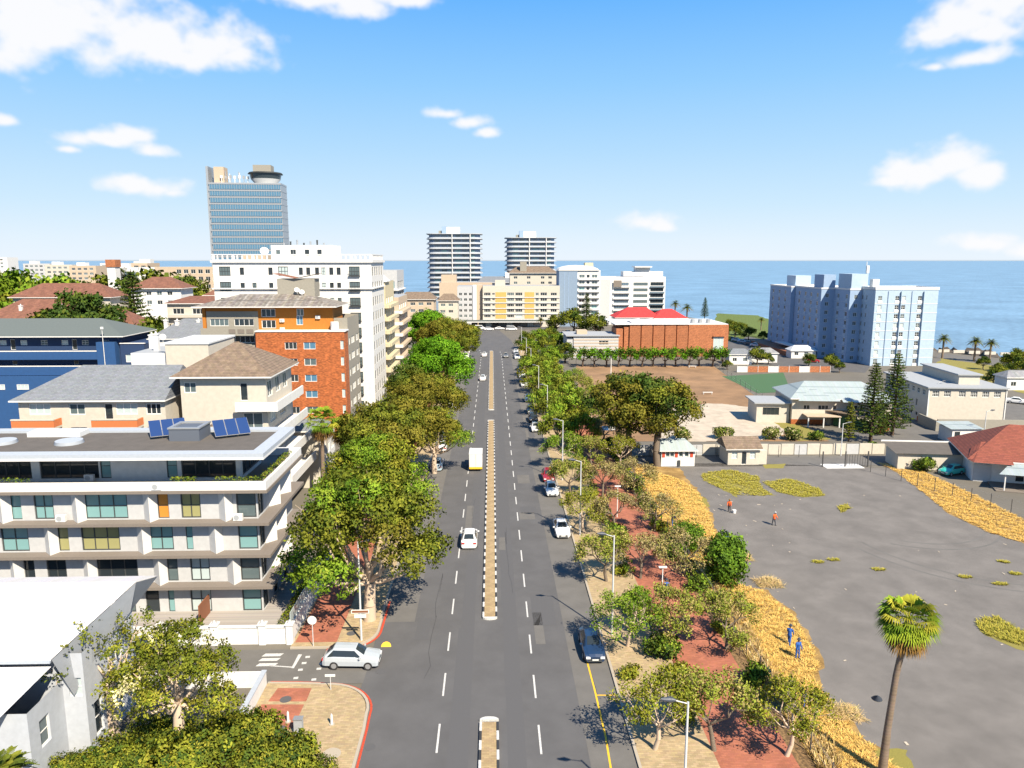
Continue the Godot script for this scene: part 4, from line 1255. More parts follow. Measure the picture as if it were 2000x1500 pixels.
func blue_block():
	var b := thing("apartment_block", "royal blue long apartment block with white trimmed galleries and dark green grey roof", "apartment block", Vector3(-112.0, 0, -144.0))
	var W := 40.2
	var f := []
	for y in [15.0, 12.1]:
		for k in 10:
			var x := 1.5 + k * 3.9
			f.append([x, y + 0.9, 1.3, 0.95, ["dark", "mid", "pale", "pale"][rng.randi() % 4], 2, 2])
			if k % 3 == 1:
				f.append([x + 2.0, y, 0.95, 2.0, "dark", 1, 1])
	for x in [17.5, 21.6, 26.0, 30.2, 34.4]:
		f.append([x, 9.4, 2.1, 0.95, "pale", 3, 1])
		f.append([x, 6.4, 2.1, 0.95, "pale", 3, 1])
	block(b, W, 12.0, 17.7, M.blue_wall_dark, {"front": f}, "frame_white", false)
	for y in [11.9, 14.8]:
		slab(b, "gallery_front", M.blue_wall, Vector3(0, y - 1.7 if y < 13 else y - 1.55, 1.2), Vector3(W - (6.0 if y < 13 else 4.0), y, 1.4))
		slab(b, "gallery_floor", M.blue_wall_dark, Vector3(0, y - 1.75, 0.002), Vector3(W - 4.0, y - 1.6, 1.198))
		slab(b, "white_rail", M.white_wall, Vector3(0, y, 1.15), Vector3(W - (6.0 if y < 13 else 4.0), y + 0.16, 1.45))
	slab(b, "lower_front", M.blue_wall, Vector3(14, 0, 1.3), Vector3(W - 6.0, 10.1, 2.2))
	for x in [17.5, 22.0, 28.5]:
		add_window(b, Transform3D(Basis(), Vector3(x, 7.6, 2.2)), 2.2, 1.0, "pale", "frame_white", 3, 1)
	slab(b, "stair_tower", M.blue_wall, Vector3(W - 4.0, 0, 0.004), Vector3(W - 0.5, 16.6, 1.6))
	block(b, 4.6, 10.0, 16.2, M.blue_wall_dark, {"front": [[0.9, 12.6, 1.1, 1.5, "pale", 1, 1], [2.9, 12.8, 1.3, 1.6, "pale", 1, 1], [0.9, 9.6, 1.1, 1.5, "pale", 1, 1], [2.9, 9.6, 1.3, 1.6, "pale", 1, 1], [0.9, 6.6, 1.1, 1.5, "pale", 1, 1], [2.9, 6.6, 1.3, 1.6, "pale", 1, 1]]}, "frame_white", false, Vector3(W + 0.02, 0, 0.6), "end_wall", M.blue_wall_dark)
	slab(b, "white_coping", M.white_wall, Vector3(W, 16.2, 0.3), Vector3(W + 4.75, 16.35, 0.75))
	hip_roof(b, -1.0, W + 1.2, 1.6, -13.0, 17.75, 2.9, 3.0, 7.5, M.roof_dark_green)
	var lp := st()
	tube(lp, Vector3(W - 2.2, 12.0, 2.4), Vector3(W - 2.2, 19.2, 2.4), 0.07, 0.06, 6)
	tube(lp, Vector3(W - 2.2, 19.2, 2.4), Vector3(W - 2.2, 19.6, 2.4), 0.3, 0.3, 10)
	obj("floodlight_mast", lp, M.white_wall, b)


# ---------------------------------------------------------------- buildings further off and across the lot
func build_buildings_far():
	glass_tower()
	twin_towers()
	end_of_avenue()
	brick_hall()
	sea_point_block()
	school_buildings()
	lot_houses()
	red_tile_house()
	seaside_houses()
	hillside_houses()


func glass_tower():
	var b := thing("office_tower", "tall blue glass office tower with a round restaurant and antennas on its roof", "tower", Vector3(-143.0, 0, -388.0), 0.06)
	var W := 35.6
	var s := st()
	span(s, Vector3(0, 0, -14), Vector3(W, 71.0, -0.3))
	obj("core", s, M.metal_grey, b)
	for k in 16:
		var y := 18.0 + k * 3.32
		var g := st()
		span(g, Vector3(0.2, y, -13.8), Vector3(W - 0.2, y + 2.3, 0.0))
		obj("window_band", g, M.glass_blue, b)
		slab(b, "spandrel", M.metal_grey, Vector3(-0.1, y + 2.3, -14.1), Vector3(W + 0.1, y + 3.0, 0.12))
		var mu := st()
		for j in 29:
			span(mu, Vector3(j * 1.22 + 0.3, y, 0.0), Vector3(j * 1.22 + 0.42, y + 2.3, 0.1))
		obj("mullion_row", mu, M.frame_grey, b).set_meta("kind", "stuff")
	slab(b, "side_edge", M.metal_grey, Vector3(-1.2, 0, -14), Vector3(-0.12, 79.0, -0.6))  # added strip for the shaded side of the tower, in the core grey
	var r := st()
	tube(r, Vector3(26.5, 71.2, -8), Vector3(26.5, 73.4, -8), 5.4, 7.4, 28)
	obj("restaurant_base", r, M.roof_grey, b)
	r = st()
	tube(r, Vector3(26.5, 73.4, -8), Vector3(26.5, 76.0, -8), 7.4, 8.0, 28)
	obj("restaurant_glazing", r, M.glass_dark, b)
	r = st()
	tube(r, Vector3(26.5, 76.0, -8), Vector3(26.5, 76.7, -8), 8.8, 8.2, 28)
	obj("restaurant_roof", r, M.frame_dark, b)
	slab(b, "lift_room", M.concrete, Vector3(21, 76.7, -12), Vector3(30, 80.4, -5))
	slab(b, "roof_room", M.tan_wall, Vector3(2, 71, -10), Vector3(7, 79.0, -3))
	for k in 9:
		var p := Vector3(6 + k * 1.5, 71, -2 - (k % 3) * 2)
		var a := st()
		bar(a, p, p + Vector3(0, 3.0 + (k * 7 % 4), 0), 0.3, 0.3)
		box(a, p + Vector3(0, 3, 0), Vector3(1.2, 1.4, 0.4))
		obj("antenna", a, M.metal_grey if k % 2 else M.white_wall, b)


func twin_towers():
	var k0 := 0
	for a in [[-41.0, -465.0, 35.0, 13, "round cornered grey blue tower block with projecting floor plates, closer to the glass tower"], [8.4, -490.0, 34.5, 12, "round cornered grey blue tower block with projecting floor plates, beside the yellow panelled flats"]]:
		var b := thing("tower_block", a[4], "tower block", Vector3(a[0], 0, a[1]), 0.0, "twin tower blocks by the sea")
		var w: float = a[2]
		var top := 48.6 if k0 == 0 else 47.0
		var s := st()
		prism(s, rounded(1.6, w - 1.6, -1.6, -24.0, 5.0), 0, top)
		obj("core_wall", s, M.slate_blue, b)
		for k in a[3]:
			var y: float = top - 0.4 - k * 3.02
			s = st()
			prism(s, rounded(0, w, 0, -25.6, 6.0), y, y + 0.35)
			obj("floor_plate", s, M.pale_grey_wall, b)
			s = st()
			prism(s, rounded(0.7, w - 0.7, -0.7, -25.0, 5.6), y - 3.02 + 0.35, y - 3.02 + 1.15)
			obj("balcony_band", s, M.parapet_grey, b)
			for j in 6:
				add_window(b, Transform3D(Basis(), Vector3(7.0 + j * 4.3, y - 2.2, -1.6)), 3.4, 1.7, ["teal", "mid", "steel"][rng.randi() % 3], "frame_grey", 4, 1)
		for x in [w * 0.46, w * 0.78]:
			slab(b, "white_pier", M.white_wall, Vector3(x, 0, -0.9), Vector3(x + 0.5, top, -0.1))
		slab(b, "lift_room", M.white_wall, Vector3(w * 0.36, top, -12), Vector3(w * 0.6, top + 4.0, -5))
		slab(b, "lift_room", M.mid_blue_wall, Vector3(w * 0.28, top, -11), Vector3(w * 0.359, top + 4.4, -4.6))
		slab(b, "plant_box", M.concrete, Vector3(w * 0.22, top, -12), Vector3(w * 0.279, top + 1.8, -6))
		k0 += 1


func rounded(x0: float, x1: float, z0: float, z1: float, r: float) -> PackedVector2Array:   # a rounded rectangle in (x, z), z0 > z1
	var out := PackedVector2Array()
	for c in [[x1 - r, z0 - r, 90.0], [x0 + r, z0 - r, 180.0], [x0 + r, z1 + r, 270.0], [x1 - r, z1 + r, 360.0]]:
		for k in 6:
			var a := deg_to_rad(c[2] - 90.0 + 18.0 * k)
			out.append(Vector2(c[0] + cos(a) * r, c[1] + sin(a) * r))
	return out


func end_of_avenue():
	var ys := steps_of(4.6, 17.5, 2.65)
	var b := thing("apartment_block", "white apartment block with yellow panels above a row of shops at the avenue's end", "apartment block", Vector3(-4.6, 0, -360.0))
	var f := []
	for y in ys:
		f += [[0.6, y, 3.2, 1.5, "dark", 4, 1], [4.6, y + 0.4, 1.2, 0.9, "dark", 2, 1], [11.8, y, 3.4, 1.5, ["dark", "mid"][rng.randi() % 2], 4, 1], [15.8, y, 3.4, 1.5, ["dark", "pale"][rng.randi() % 2], 4, 1], [25.6, y, 1.6, 1.4, "mid", 2, 1], [28.0, y, 3.2, 1.5, "dark", 3, 1], [33.0, y, 3.0, 1.4, "dark", 3, 1]]
	block(b, 37.4, 14.0, 20.0, M.cream_wall, {"front": f}, "frame_white", false, Vector3.ZERO, "wall", M.roof_grey)
	for y in ys:
		for x in [[6.2, 11.4], [20.4, 25.0]]:
			slab(b, "yellow_panel", M.yellow_panel, Vector3(x[0], y - 0.5, 0.02), Vector3(x[1], y + 1.7, 0.1))
		slab(b, "floor_band", M.white_wall, Vector3(0, y - 1.0, 0.11), Vector3(37.4, y - 0.7, 0.4))
	slab(b, "shop_canopy", M.roof_dark_green, Vector3(-9, 3.0, 0.02), Vector3(30, 3.5, 4.5))
	slab(b, "shop_fascia", M.white_wall, Vector3(-9, 2.6, 4.2), Vector3(30, 3.0, 4.6))
	for k in 9:
		add_window(b, Transform3D(Basis(), Vector3(-4.0 + k * 3.4, 0.1, 0.3)), 3.0, 2.3, ["dark", "mid", "pale"][k % 3], "frame_dark", 3, 1, false, "shop_window")
	slab(b, "roof_room", M.cream_wall, Vector3(6, 20, -8), Vector3(11, 22.6, -3))
	var g := thing("apartment_block", "grey side block with small square windows beside the yellow panelled flats", "apartment block", Vector3(-17.0, 0, -362.0))
	block(g, 9.4, 20.0, 19.6, M.pale_grey_wall, {"front": grid([0.8, 3.2, 5.6], ys, 1.5, 1.3, ["dark", "mid"])}, "frame_white", false, Vector3.ZERO, "wall", M.roof_grey)
	slab(g, "blank_end_wall", M.tan_wall, Vector3(9.42, 0, -18), Vector3(12.2, 20.2, -0.5))
	slab(g, "white_pier", M.white_wall, Vector3(7.6, 0, 0.02), Vector3(9.4, 20.4, 0.5))
	var o := thing("apartment_building", "brown roofed cream building rising behind the yellow panelled flats", "apartment building", Vector3(9.5, 0, -398.0))
	block(o, 25.0, 14.0, 25.4, M.cream_wall, {"front": grid([2.0, 9.0, 16.5, 20.5], [22.4, 19.6], 2.0, 1.3, ["dark", "mid"])}, "frame_white", false)
	hip_roof(o, -1, 26, 1, -15, 25.5, 3.4, 5.0, 5.0, M.tiles_brown)
	slab(o, "chimney_stack", M.concrete, Vector3(5.5, 25, -4), Vector3(9, 31.4, -1))
	var d := thing("apartment_building", "dark grey low pitched building between the two tower blocks", "apartment building", Vector3(-8.0, 0, -425.0))
	block(d, 22.0, 14.0, 19.5, M.slate_blue, {"front": grid([2, 7, 12, 17], [16.0, 12.5], 2.4, 1.5, ["dark", "mid"])}, "frame_white", false)
	hip_roof(d, -1, 23, 1, -15, 19.6, 3.4, 4.0, 4.0, M.tiles_grey)
	slab(d, "chimney_stack", M.white_wall, Vector3(15.5, 19.6, -8), Vector3(19.5, 25.4, -5))
	for a in [[-41.0, -330.0, 15.0, 14.0, 15.0, "tan_wall", "tan flats with a brown roof at the foot of the tower block"], [-25.0, -345.0, 9.0, 10.0, 13.6, "cream_wall", "small cream house with steep brown roof left of the grey side block"]]:
		var t := thing("apartment_house", String(a[6]).replace(" left of", " beside"), "apartment house", Vector3(a[0], 0, a[1]))
		block(t, a[2], a[3], a[4], M[a[5]], {"front": grid(steps_of(1.0, a[2] - 3.0, 3.6), [a[4] - 2.6, a[4] - 5.6], 2.2, 1.3, ["dark", "mid"], 3)}, "frame_white", false)
		hip_roof(t, -0.8, a[2] + 0.8, 0.8, -a[3] - 0.8, a[4] + 0.1, 3.0, 3.0, 3.0, M.tiles_brown)
	var w := thing("beige_building", "beige flat roofed building with one band of windows before the tower block", "building", Vector3(-28.0, 0, -395.0))
	block(w, 28.0, 10.0, 20.6, M.tan_wall, {"front": [[16.0, 17.4, 9.0, 1.5, "dark", 9, 1]]}, "frame_white", false, Vector3.ZERO, "wall", M.roof_grey)
	slab(w, "roof_room", M.tan_wall, Vector3(1, 20.6, -8), Vector3(9, 24.6, -1))
	# blue end and white curved roof
	var c := thing("apartment_tower", "slab of white balconied flats with slate blue end wall and white vaulted roof", "apartment tower", Vector3(32.6, 0, -362.0))
	ys = steps_of(3.0, 25.0, 2.95)
	block(c, 9.0, 16.0, 27.0, M.slate_blue, {}, "frame_white", false, Vector3.ZERO, "end_wall")
	for x in [2.6, 4.6]:
		slab(c, "joint_strip", M.mid_blue_wall, Vector3(x, 2, 0.01), Vector3(x + 0.25, 26.6, 0.08))
	var cf := []
	for y in ys:
		cf += [[0.8, y, 2.8, 1.6, ["teal", "mid", "dark"][rng.randi() % 3], 2, 1], [4.4, y, 1.6, 1.6, "dark", 1, 1], [7.0, y, 2.8, 1.6, ["teal", "mid", "dark"][rng.randi() % 3], 2, 1]]
	block(c, 11.2, 15.0, 27.4, M.white_wall, {"front": cf}, "frame_white", false, Vector3(9.02, 0, -0.4), "balcony_wall")
	for y in ys:
		slab(c, "balcony", M.white_wall, Vector3(9.4, y - 0.9, -0.38), Vector3(20.0, y - 0.1, 0.7))
	var v := st()
	for k in 8:
		var a0 := PI * k / 8
		var a1 := PI * (k + 1) / 8
		quad(v, Vector3(9.6 - cos(a0) * 10.0, 27.2 + sin(a0) * 2.6, 0.3), Vector3(9.6 - cos(a1) * 10.0, 27.2 + sin(a1) * 2.6, 0.3), Vector3(9.6 - cos(a1) * 10.0, 27.2 + sin(a1) * 2.6, -16), Vector3(9.6 - cos(a0) * 10.0, 27.2 + sin(a0) * 2.6, -16))
		tri(v, Vector3(9.6, 27.2, 0.3), Vector3(9.6 - cos(a1) * 10.0, 27.2 + sin(a1) * 2.6, 0.3), Vector3(9.6 - cos(a0) * 10.0, 27.2 + sin(a0) * 2.6, 0.3))
	obj("vaulted_roof", v, M.white_wall, c)
	slab(c, "roof_box", M.yellow_cream, Vector3(13, 28.0, -8), Vector3(17, 31.0, -3))
	var n := thing("apartment_building", "wide white modern apartment building with dark recessed balconies facing the sea", "apartment building", Vector3(54.2, 0, -372.0))
	ys = steps_of(2.2, 20.5, 2.9)
	var nf := []
	for y in ys:
		nf += [[7.0, y, 7.4, 1.5, "steel", 7, 1], [16.8, y, 7.2, 1.5, "mid", 6, 1], [25.4, y, 6.6, 1.7, "dark", 5, 1], [0.6, y, 1.6, 1.4, "mid", 2, 1], [3.4, y, 1.6, 1.4, "dark", 2, 1]]
	block(n, 33.0, 16.0, 24.0, M.white_wall, {"front": nf}, "frame_dark", false, Vector3.ZERO, "wall", M.flat_white)
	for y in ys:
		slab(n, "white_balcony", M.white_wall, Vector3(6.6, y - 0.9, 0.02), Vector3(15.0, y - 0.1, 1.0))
		slab(n, "recess_shade_band", M.glass_steel, Vector3(25.2, y - 0.9, 0.02), Vector3(32.4, y - 0.25, 0.9))  # dark glass sheets standing in for shade in the balcony recesses
	slab(n, "grey_corner_wall", M.pale_grey_wall, Vector3(-0.3, 0, 0.02), Vector3(4.9, 22.6, 0.5))
	slab(n, "brown_panel", M.slab_edge, Vector3(6.6, 19.0, 1.02), Vector3(10.6, 22.2, 1.3))
	slab(n, "roof_room", M.white_wall, Vector3(12, 24, -10), Vector3(32, 26.6, -2))
	slab(n, "roof_canopy", M.white_wall, Vector3(17.4, 28.6, -9), Vector3(26.0, 29.2, 0))
	slab(n, "lift_room", M.white_wall, Vector3(18.2, 26.6, -8), Vector3(25.4, 28.6, -2))
	slab(n, "solar_panels", M.solar_blue, Vector3(8, 24.1, -2), Vector3(22, 24.2, -0.6))


func brick_hall():
	var b := thing("theatre_hall", "large orange brick hall with pleated side wall and pale flat roof", "hall", Vector3(41.6, 0, -246.0))
	slab(b, "wall", M.brick_orange, Vector3(2.8, 0, -24), Vector3(37.6, 9.9, -0.8))
	for k in 5:
		var x := 4.6 + k * 4.0
		var s := st()
		quad(s, Vector3(x, 0, -0.2), Vector3(x + 3.5, 0, 0.5), Vector3(x + 3.5, 10.4, 0.5), Vector3(x, 10.4, -0.2))
		quad(s, Vector3(x + 3.5, 0, 0.5), Vector3(x + 3.5, 0, -0.79), Vector3(x + 3.5, 10.4, -0.79), Vector3(x + 3.5, 10.4, 0.5))
		quad(s, Vector3(x, 0, -0.79), Vector3(x, 0, -0.2), Vector3(x, 10.4, -0.2), Vector3(x, 10.4, -0.79))
		tri(s, Vector3(x, 10.4, -0.2), Vector3(x + 3.5, 10.4, 0.5), Vector3(x + 3.5, 10.4, -0.79))
		obj("brick_pleat", s, M.brick_orange, b)
	slab(b, "stage_wall", M.brick_orange, Vector3(24.4, 0, -24), Vector3(37.9, 10.7, 0.3))
	slab(b, "entry_wall", M.brick_orange, Vector3(0.0, 0, -10), Vector3(2.2, 9.4, 0.2))
	add_window(b, Transform3D(Basis(), Vector3(34.6, 1.0, 0.3)), 3.4, 5.6, "pale", "frame_white", 3, 1, false, "loading_door")
	slab(b, "door_hood", M.brick_orange, Vector3(32.6, 6.8, 0.31), Vector3(36.6, 7.1, 1.0))
	slab(b, "loading_ledge", M.concrete, Vector3(31.0, 0.4, 0.31), Vector3(38.6, 0.8, 2.2))
	slab(b, "roof", M.flat_white, Vector3(-0.4, 10.72, -24.2), Vector3(38.0, 10.9, -0.6))
	for k in 4:
		var s := st()
		quad(s, Vector3(6 + k * 4.6, 10.92, -2), Vector3(10.4 + k * 4.6, 10.92, -2), Vector3(10.4 + k * 4.6, 11.9, -14), Vector3(6 + k * 4.6, 11.5, -14))
		obj("roof_fold", s, M.sheet_white, b)
	for x in [27.0, 29.6, 32.4]:
		var s := st()
		tube(s, Vector3(x, 10.9, -5), Vector3(x, 12.2, -5), 0.8, 0.7, 12)
		obj("roof_fan", s, M.metal_grey, b)
	var a := thing("hall_annexe", "low pale banded building with grey flat roof attached before the brick hall", "building", Vector3(27.0, 0, -243.5))
	block(a, 15.0, 14.0, 7.2, M.pale_grey_wall, {"front": [[8.4, 4.3, 3.2, 1.4, "dark", 3, 1]]}, "frame_white", false)
	slab(a, "side_face", M.pale_grey_wall, Vector3(-2.2, 0, -13), Vector3(-0.02, 6.6, -0.4))  # added slab for the shaded side face, in the wall colour
	slab(a, "roof", M.roof_grey, Vector3(-2.6, 7.2, -14.4), Vector3(15.4, 7.5, 0.5))
	slab(a, "roof_room", M.tan_wall, Vector3(1.5, 7.5, -8), Vector3(5.0, 8.8, -4))
	for k in 6:
		slab(a, "stone_band", M.tan_wall, Vector3(0, 0.6 + k * 1.05, 0.01), Vector3(15, 0.95 + k * 1.05, 0.06))
	var r := thing("red_roof_house", "house with bright red hipped roofs behind the brick hall", "house", Vector3(51.0, 0, -298.0))
	block(r, 26.0, 12.0, 9.2, M.cream_wall, {"front": grid([3, 8, 16, 21], [6.4], 2.0, 1.5, ["dark", "mid"])}, "frame_white", false)
	hip_roof(r, -1.5, 17.0, 1.5, -13.0, 9.3, 3.8, 6.5, 4.5, M.bright_red_roof)
	hip_roof(r, 14.0, 28.0, 2.6, -9.0, 9.1, 3.4, 4.6, 5.4, M.bright_red_roof)


func sea_point_block():
	var b := thing("apartment_high_rise", "stepped pale blue high rise with white floor lines beside the sea", "high rise", Vector3(116.2, -0.02, -222.0))
	var H := 23.3
	var ys := steps_of(0.8, 21.0, 2.75)
	# front block
	var f := []
	for y in ys:
		for x in [0.9, 6.2, 8.2, 13.2]:
			f.append([x, y, 1.25, 1.35, ["dark", "pale", "mid", "dark"][rng.randi() % 4], 2, 2])
	var l := []
	for y in ys:
		for z in [1.5, 4.0, 6.5]:
			l.append([z, y, 0.7, 1.3, "mid", 1, 1])
	block(b, 19.4, 12.0, H, M.pale_blue_wall, {"front": f, "left": l}, "frame_white", false, Vector3.ZERO, "front_wall", M.flat_white)
	for y in ys:
		for x in [0.9, 6.2, 8.2, 13.2]:
			slab(b, "white_spandrel", M.white_wall, Vector3(x - 0.05, y - 0.8, 0.004), Vector3(x + 1.3, y - 0.06, 0.1))
		slab(b, "floor_line", M.white_wall, Vector3(-0.02, y - 1.0, 0.002), Vector3(19.42, y - 0.86, 0.06))
	for x in [3.9, 11.2]:
		slab(b, "downpipe", M.mid_blue_wall, Vector3(x, 0, 0.07), Vector3(x + 0.16, H - 0.4, 0.2))
	for x in [7.75, 14.75]:
		slab(b, "shade_fin", M.pale_blue_wall, Vector3(x, 0, 0.07), Vector3(x + 0.2, H - 0.5, 0.55))  # added fins, shaped to cast the dark lines beside the windows
	parapet(b, -0.15, 19.55, 0.15, -12.15, H, 0.8, 0.25, M.white_wall, "roof_band")
	# middle and rear blocks step away along the street
	var steps := [[-3.9, -8.0, 11.0, 22.9, [2.4, 8.2]], [-8.2, -18.8, 21.0, 22.8, [3.0, 8.0, 12.5, 17.5]], [-9.6, -40.0, 20.0, 22.6, [2.5, 8.5, 14.0]]]
	for q in steps:
		var wl := []
		for y in ys:
			for z in q[4]:
				wl.append([z, y, 1.5, 1.4, ["dark", "mid", "dark"][rng.randi() % 3], 2, 1])
		var fr := []
		for y in ys:
			fr.append([1.4, y, 1.2, 1.3, "mid", 2, 1])
		block(b, 17.0, q[2], q[3], M.mid_blue_wall, {"front": fr, "left": wl}, "frame_white", false, Vector3(q[0], 0, q[1]), "stepped_wall", M.flat_white)  # darker blue than the front: shade of the left faces put into the colour
		parapet(b, q[0] - 0.12, q[0] + 17.1, q[1] + 0.12, q[1] - q[2], q[3], 0.5, 0.25, M.white_wall, "roof_band")
		for y in ys:
			slab(b, "floor_line", M.pale_blue_wall, Vector3(q[0] - 0.08, y - 0.95, q[1] - q[2] + 0.1), Vector3(q[0] - 0.002, y - 0.82, q[1] - 0.01))  # white floor line tinted blue for the shaded side
			for z in q[4]:
				slab(b, "white_spandrel", M.pale_blue_wall, Vector3(q[0] - 0.1, y - 0.7, q[1] - q[2] + z), Vector3(q[0] - 0.003, y - 0.05, q[1] - q[2] + z + 1.5))  # white tinted blue here, shade painted into the spandrels
	slab(b, "lift_tower", M.pale_blue_wall, Vector3(-3.6, H, -17), Vector3(1.6, H + 4.6, -8.2))
	slab(b, "lift_tower", M.mid_blue_wall, Vector3(-7.6, H - 0.4, -26), Vector3(-3.7, H + 4.2, -18.9))
	slab(b, "lift_tower", M.pale_blue_wall, Vector3(-6.6, H - 0.4, -52), Vector3(-1.0, H + 3.4, -44))
	slab(b, "roof_room", M.white_wall, Vector3(2.6, H, -9), Vector3(4.6, H + 3.0, -7))
	var an := st()
	bar(an, Vector3(1.2, H + 4.6, -9), Vector3(1.2, H + 8.4, -9), 0.15, 0.15)
	box(an, Vector3(1.6, H + 6.0, -9), Vector3(0.8, 2.4, 0.6))
	obj("antenna", an, M.white_wall, b)
	slab(b, "entrance_canopy", M.white_wall, Vector3(-13.0, 2.6, -44), Vector3(-9.8, 2.9, -26))
	slab(b, "podium_wall", M.door_brown, Vector3(-16.5, 0, -60), Vector3(-9.9, 1.6, -20))


func school_buildings():
	var b := thing("school_house", "cream single storey school building with pale blue metal roofs and a red brick base", "school building", Vector3(59.2, 0, -141.5), -0.10)
	block(b, 19.0, 12.0, 5.2, M.cream_wall, {"front": [[2.2, 3.0, 1.2, 0.9, "dark", 2, 1], [5.0, 3.0, 2.0, 0.9, "dark", 3, 1], [7.8, 3.0, 0.7, 0.9, "dark", 1, 1], [10.4, 3.0, 2.2, 0.9, "dark", 3, 1], [15.0, 3.0, 2.0, 0.9, "dark", 3, 1]]}, "frame_white", false)
	hip_roof(b, -0.6, 19.6, 0.7, -12.6, 5.3, 2.5, 4.5, 4.5, M.sheet_pale_blue)
	var g := st()
	quad(g, Vector3(0.6, 5.0, 1.6), Vector3(8.6, 5.0, 1.6), Vector3(4.6, 6.9, -3.5), Vector3(4.6, 6.9, -3.5))
	quad(g, Vector3(8.6, 5.0, 1.6), Vector3(9.4, 5.6, -2.5), Vector3(4.6, 6.9, -3.5), Vector3(4.6, 6.9, -3.5))
	quad(g, Vector3(9.0, 4.9, 2.0), Vector3(19.0, 4.9, 2.0), Vector3(19.0, 6.2, -2.5), Vector3(9.4, 6.2, -2.5))
	obj("front_roof", g, M.sheet_pale_blue, b)
	slab(b, "brick_base", M.brick, Vector3(-0.04, 0, -0.5), Vector3(9.0, 1.0, 0.06))
	slab(b, "porch_roof", M.tan_wall, Vector3(2.0, 2.1, 0.1), Vector3(8.5, 2.25, 3.0))
	for x in [2.3, 5.2, 8.2]:
		slab(b, "porch_post", M.white_wall, Vector3(x, 0, 2.6), Vector3(x + 0.2, 2.1, 2.8))
	block(b, 6.4, 7.0, 3.9, M.cream_wall, {"front": [[1.2, 1.6, 3.2, 1.5, "dark", 4, 1]]}, "frame_dark", false, Vector3(-6.6, 0, -1.0), "bay_wall")
	slab(b, "bay_roof", M.roof_grey, Vector3(-7.2, 3.9, -8.4), Vector3(0.0, 4.15, -0.4))
	var t := thing("water_tank", "round grey green rainwater tank standing beside the school building", "water tank", Vector3(66.55, 0, -141.42))
	var s := st()
	tube(s, Vector3.ZERO, Vector3(0, 2.3, 0), 1.15, 1.15, 18)
	tube(s, Vector3(0, 2.3, 0), Vector3(0, 2.6, 0), 1.15, 0.3, 18)
	obj("tank_body", s, M.concrete, t)
	var h := thing("school_hall", "tall cream hall with grey flat roof, roof lantern and a row of dark high windows", "hall", Vector3(85.81, 0, -140.44), -0.10)
	var fr := []
	for x in [0.6, 2.8, 5.6, 7.8, 10.0, 12.2]:
		fr.append([x, 5.6, 1.3, 1.2, "dark", 4, 2])
	var lf := []
	for k in 8:
		lf.append([1.2 + k * 2.3, 5.6, 1.1, 1.1, "dark", 2, 2])
		lf.append([1.2 + k * 2.3, 0.9, 0.9, 0.8, "dark", 1, 1])
	for k in 4:
		lf.append([2.2 + k * 4.2, 2.9, 0.7, 1.4, "dark", 1, 1])
	block(h, 14.4, 20.0, 7.3, M.cream_wall, {"front": fr, "left": lf}, "frame_white", false)
	slab(h, "brick_base", M.brick, Vector3(-0.06, 0, -4), Vector3(3.6, 0.9, 0.06))
	slab(h, "roof", M.roof_grey, Vector3(-0.5, 7.3, -20.5), Vector3(14.9, 7.55, 0.5))
	slab(h, "lantern_wall", M.cream_wall, Vector3(7.2, 7.55, -19), Vector3(11.2, 9.4, -3.6))
	slab(h, "lantern_roof", M.roof_grey, Vector3(6.8, 9.4, -19.4), Vector3(11.6, 9.65, -3.2))
	for x in [-0.1, 14.5]:
		slab(h, "downpipe", M.frame_white, Vector3(x - 0.08, 0, 0.02), Vector3(x + 0.08, 7.3, 0.16))
	var c := thing("covered_walk", "long brown sheet roofed walkway shed with brick ends below the cream hall", "shed", Vector3(73.39, 0, -133.30), 0.62)
	slab(c, "roof", M.tiles_brown, Vector3(-2.0, 2.7, -22), Vector3(2.6, 2.9, 2.0))
	slab(c, "brick_end", M.brick, Vector3(-1.6, 0, -0.4), Vector3(2.2, 2.7, 0.0))
	for k in 6:
		slab(c, "post", M.frame_dark, Vector3(-1.7, 0, -3.0 - k * 3.2), Vector3(-1.5, 2.7, -2.8 - k * 3.2))
	slab(c, "green_screen", M.turf, Vector3(-1.75, 0.2, -9), Vector3(-1.66, 2.2, -1))
	var w := thing("yard_wall", "weathered concrete yard wall with stepped ends below the cream hall", "wall", Vector3(84.50, 0, -134.69), -0.08)
	slab(w, "wall_panel", M.concrete, Vector3(0, 0, -0.3), Vector3(16, 2.3, 0))
	slab(w, "wall_panel", M.concrete, Vector3(-0.3, 0, -7), Vector3(-0.004, 2.0, 0))
	var ws := thing("white_shed", "small white shed with pale blue lean-to roof before the yard wall", "shed", Vector3(81.35, 0, -125.21))
	block(ws, 5.2, 4.0, 2.6, M.white_wall, {"front": [[0.4, 0.1, 1.0, 2.0, "dark", 1, 1]]}, "frame_dark", false)
	var rf := st()
	quad(rf, Vector3(-0.5, 2.65, 0.4), Vector3(5.5, 2.65, 0.4), Vector3(5.5, 3.1, -4.3), Vector3(-0.5, 3.1, -4.3))
	obj("roof", rf, M.sheet_pale_blue, ws)
	var l := thing("perimeter_wall", "long low cream wall of precast panels along the service road", "wall", Vector3(24.0, 0, -118.4))
	for k in 19:
		slab(l, "wall_panel", M.cream_wall if k % 4 else M.pale_grey_wall, Vector3(k * 2.2, 0, -0.14), Vector3(k * 2.2 + 2.08, 1.75 + 0.1 * (k % 2), 0))
		slab(l, "post", M.concrete, Vector3(k * 2.2 + 2.085, 0, -0.2), Vector3(k * 2.2 + 2.195, 1.9, 0.06))


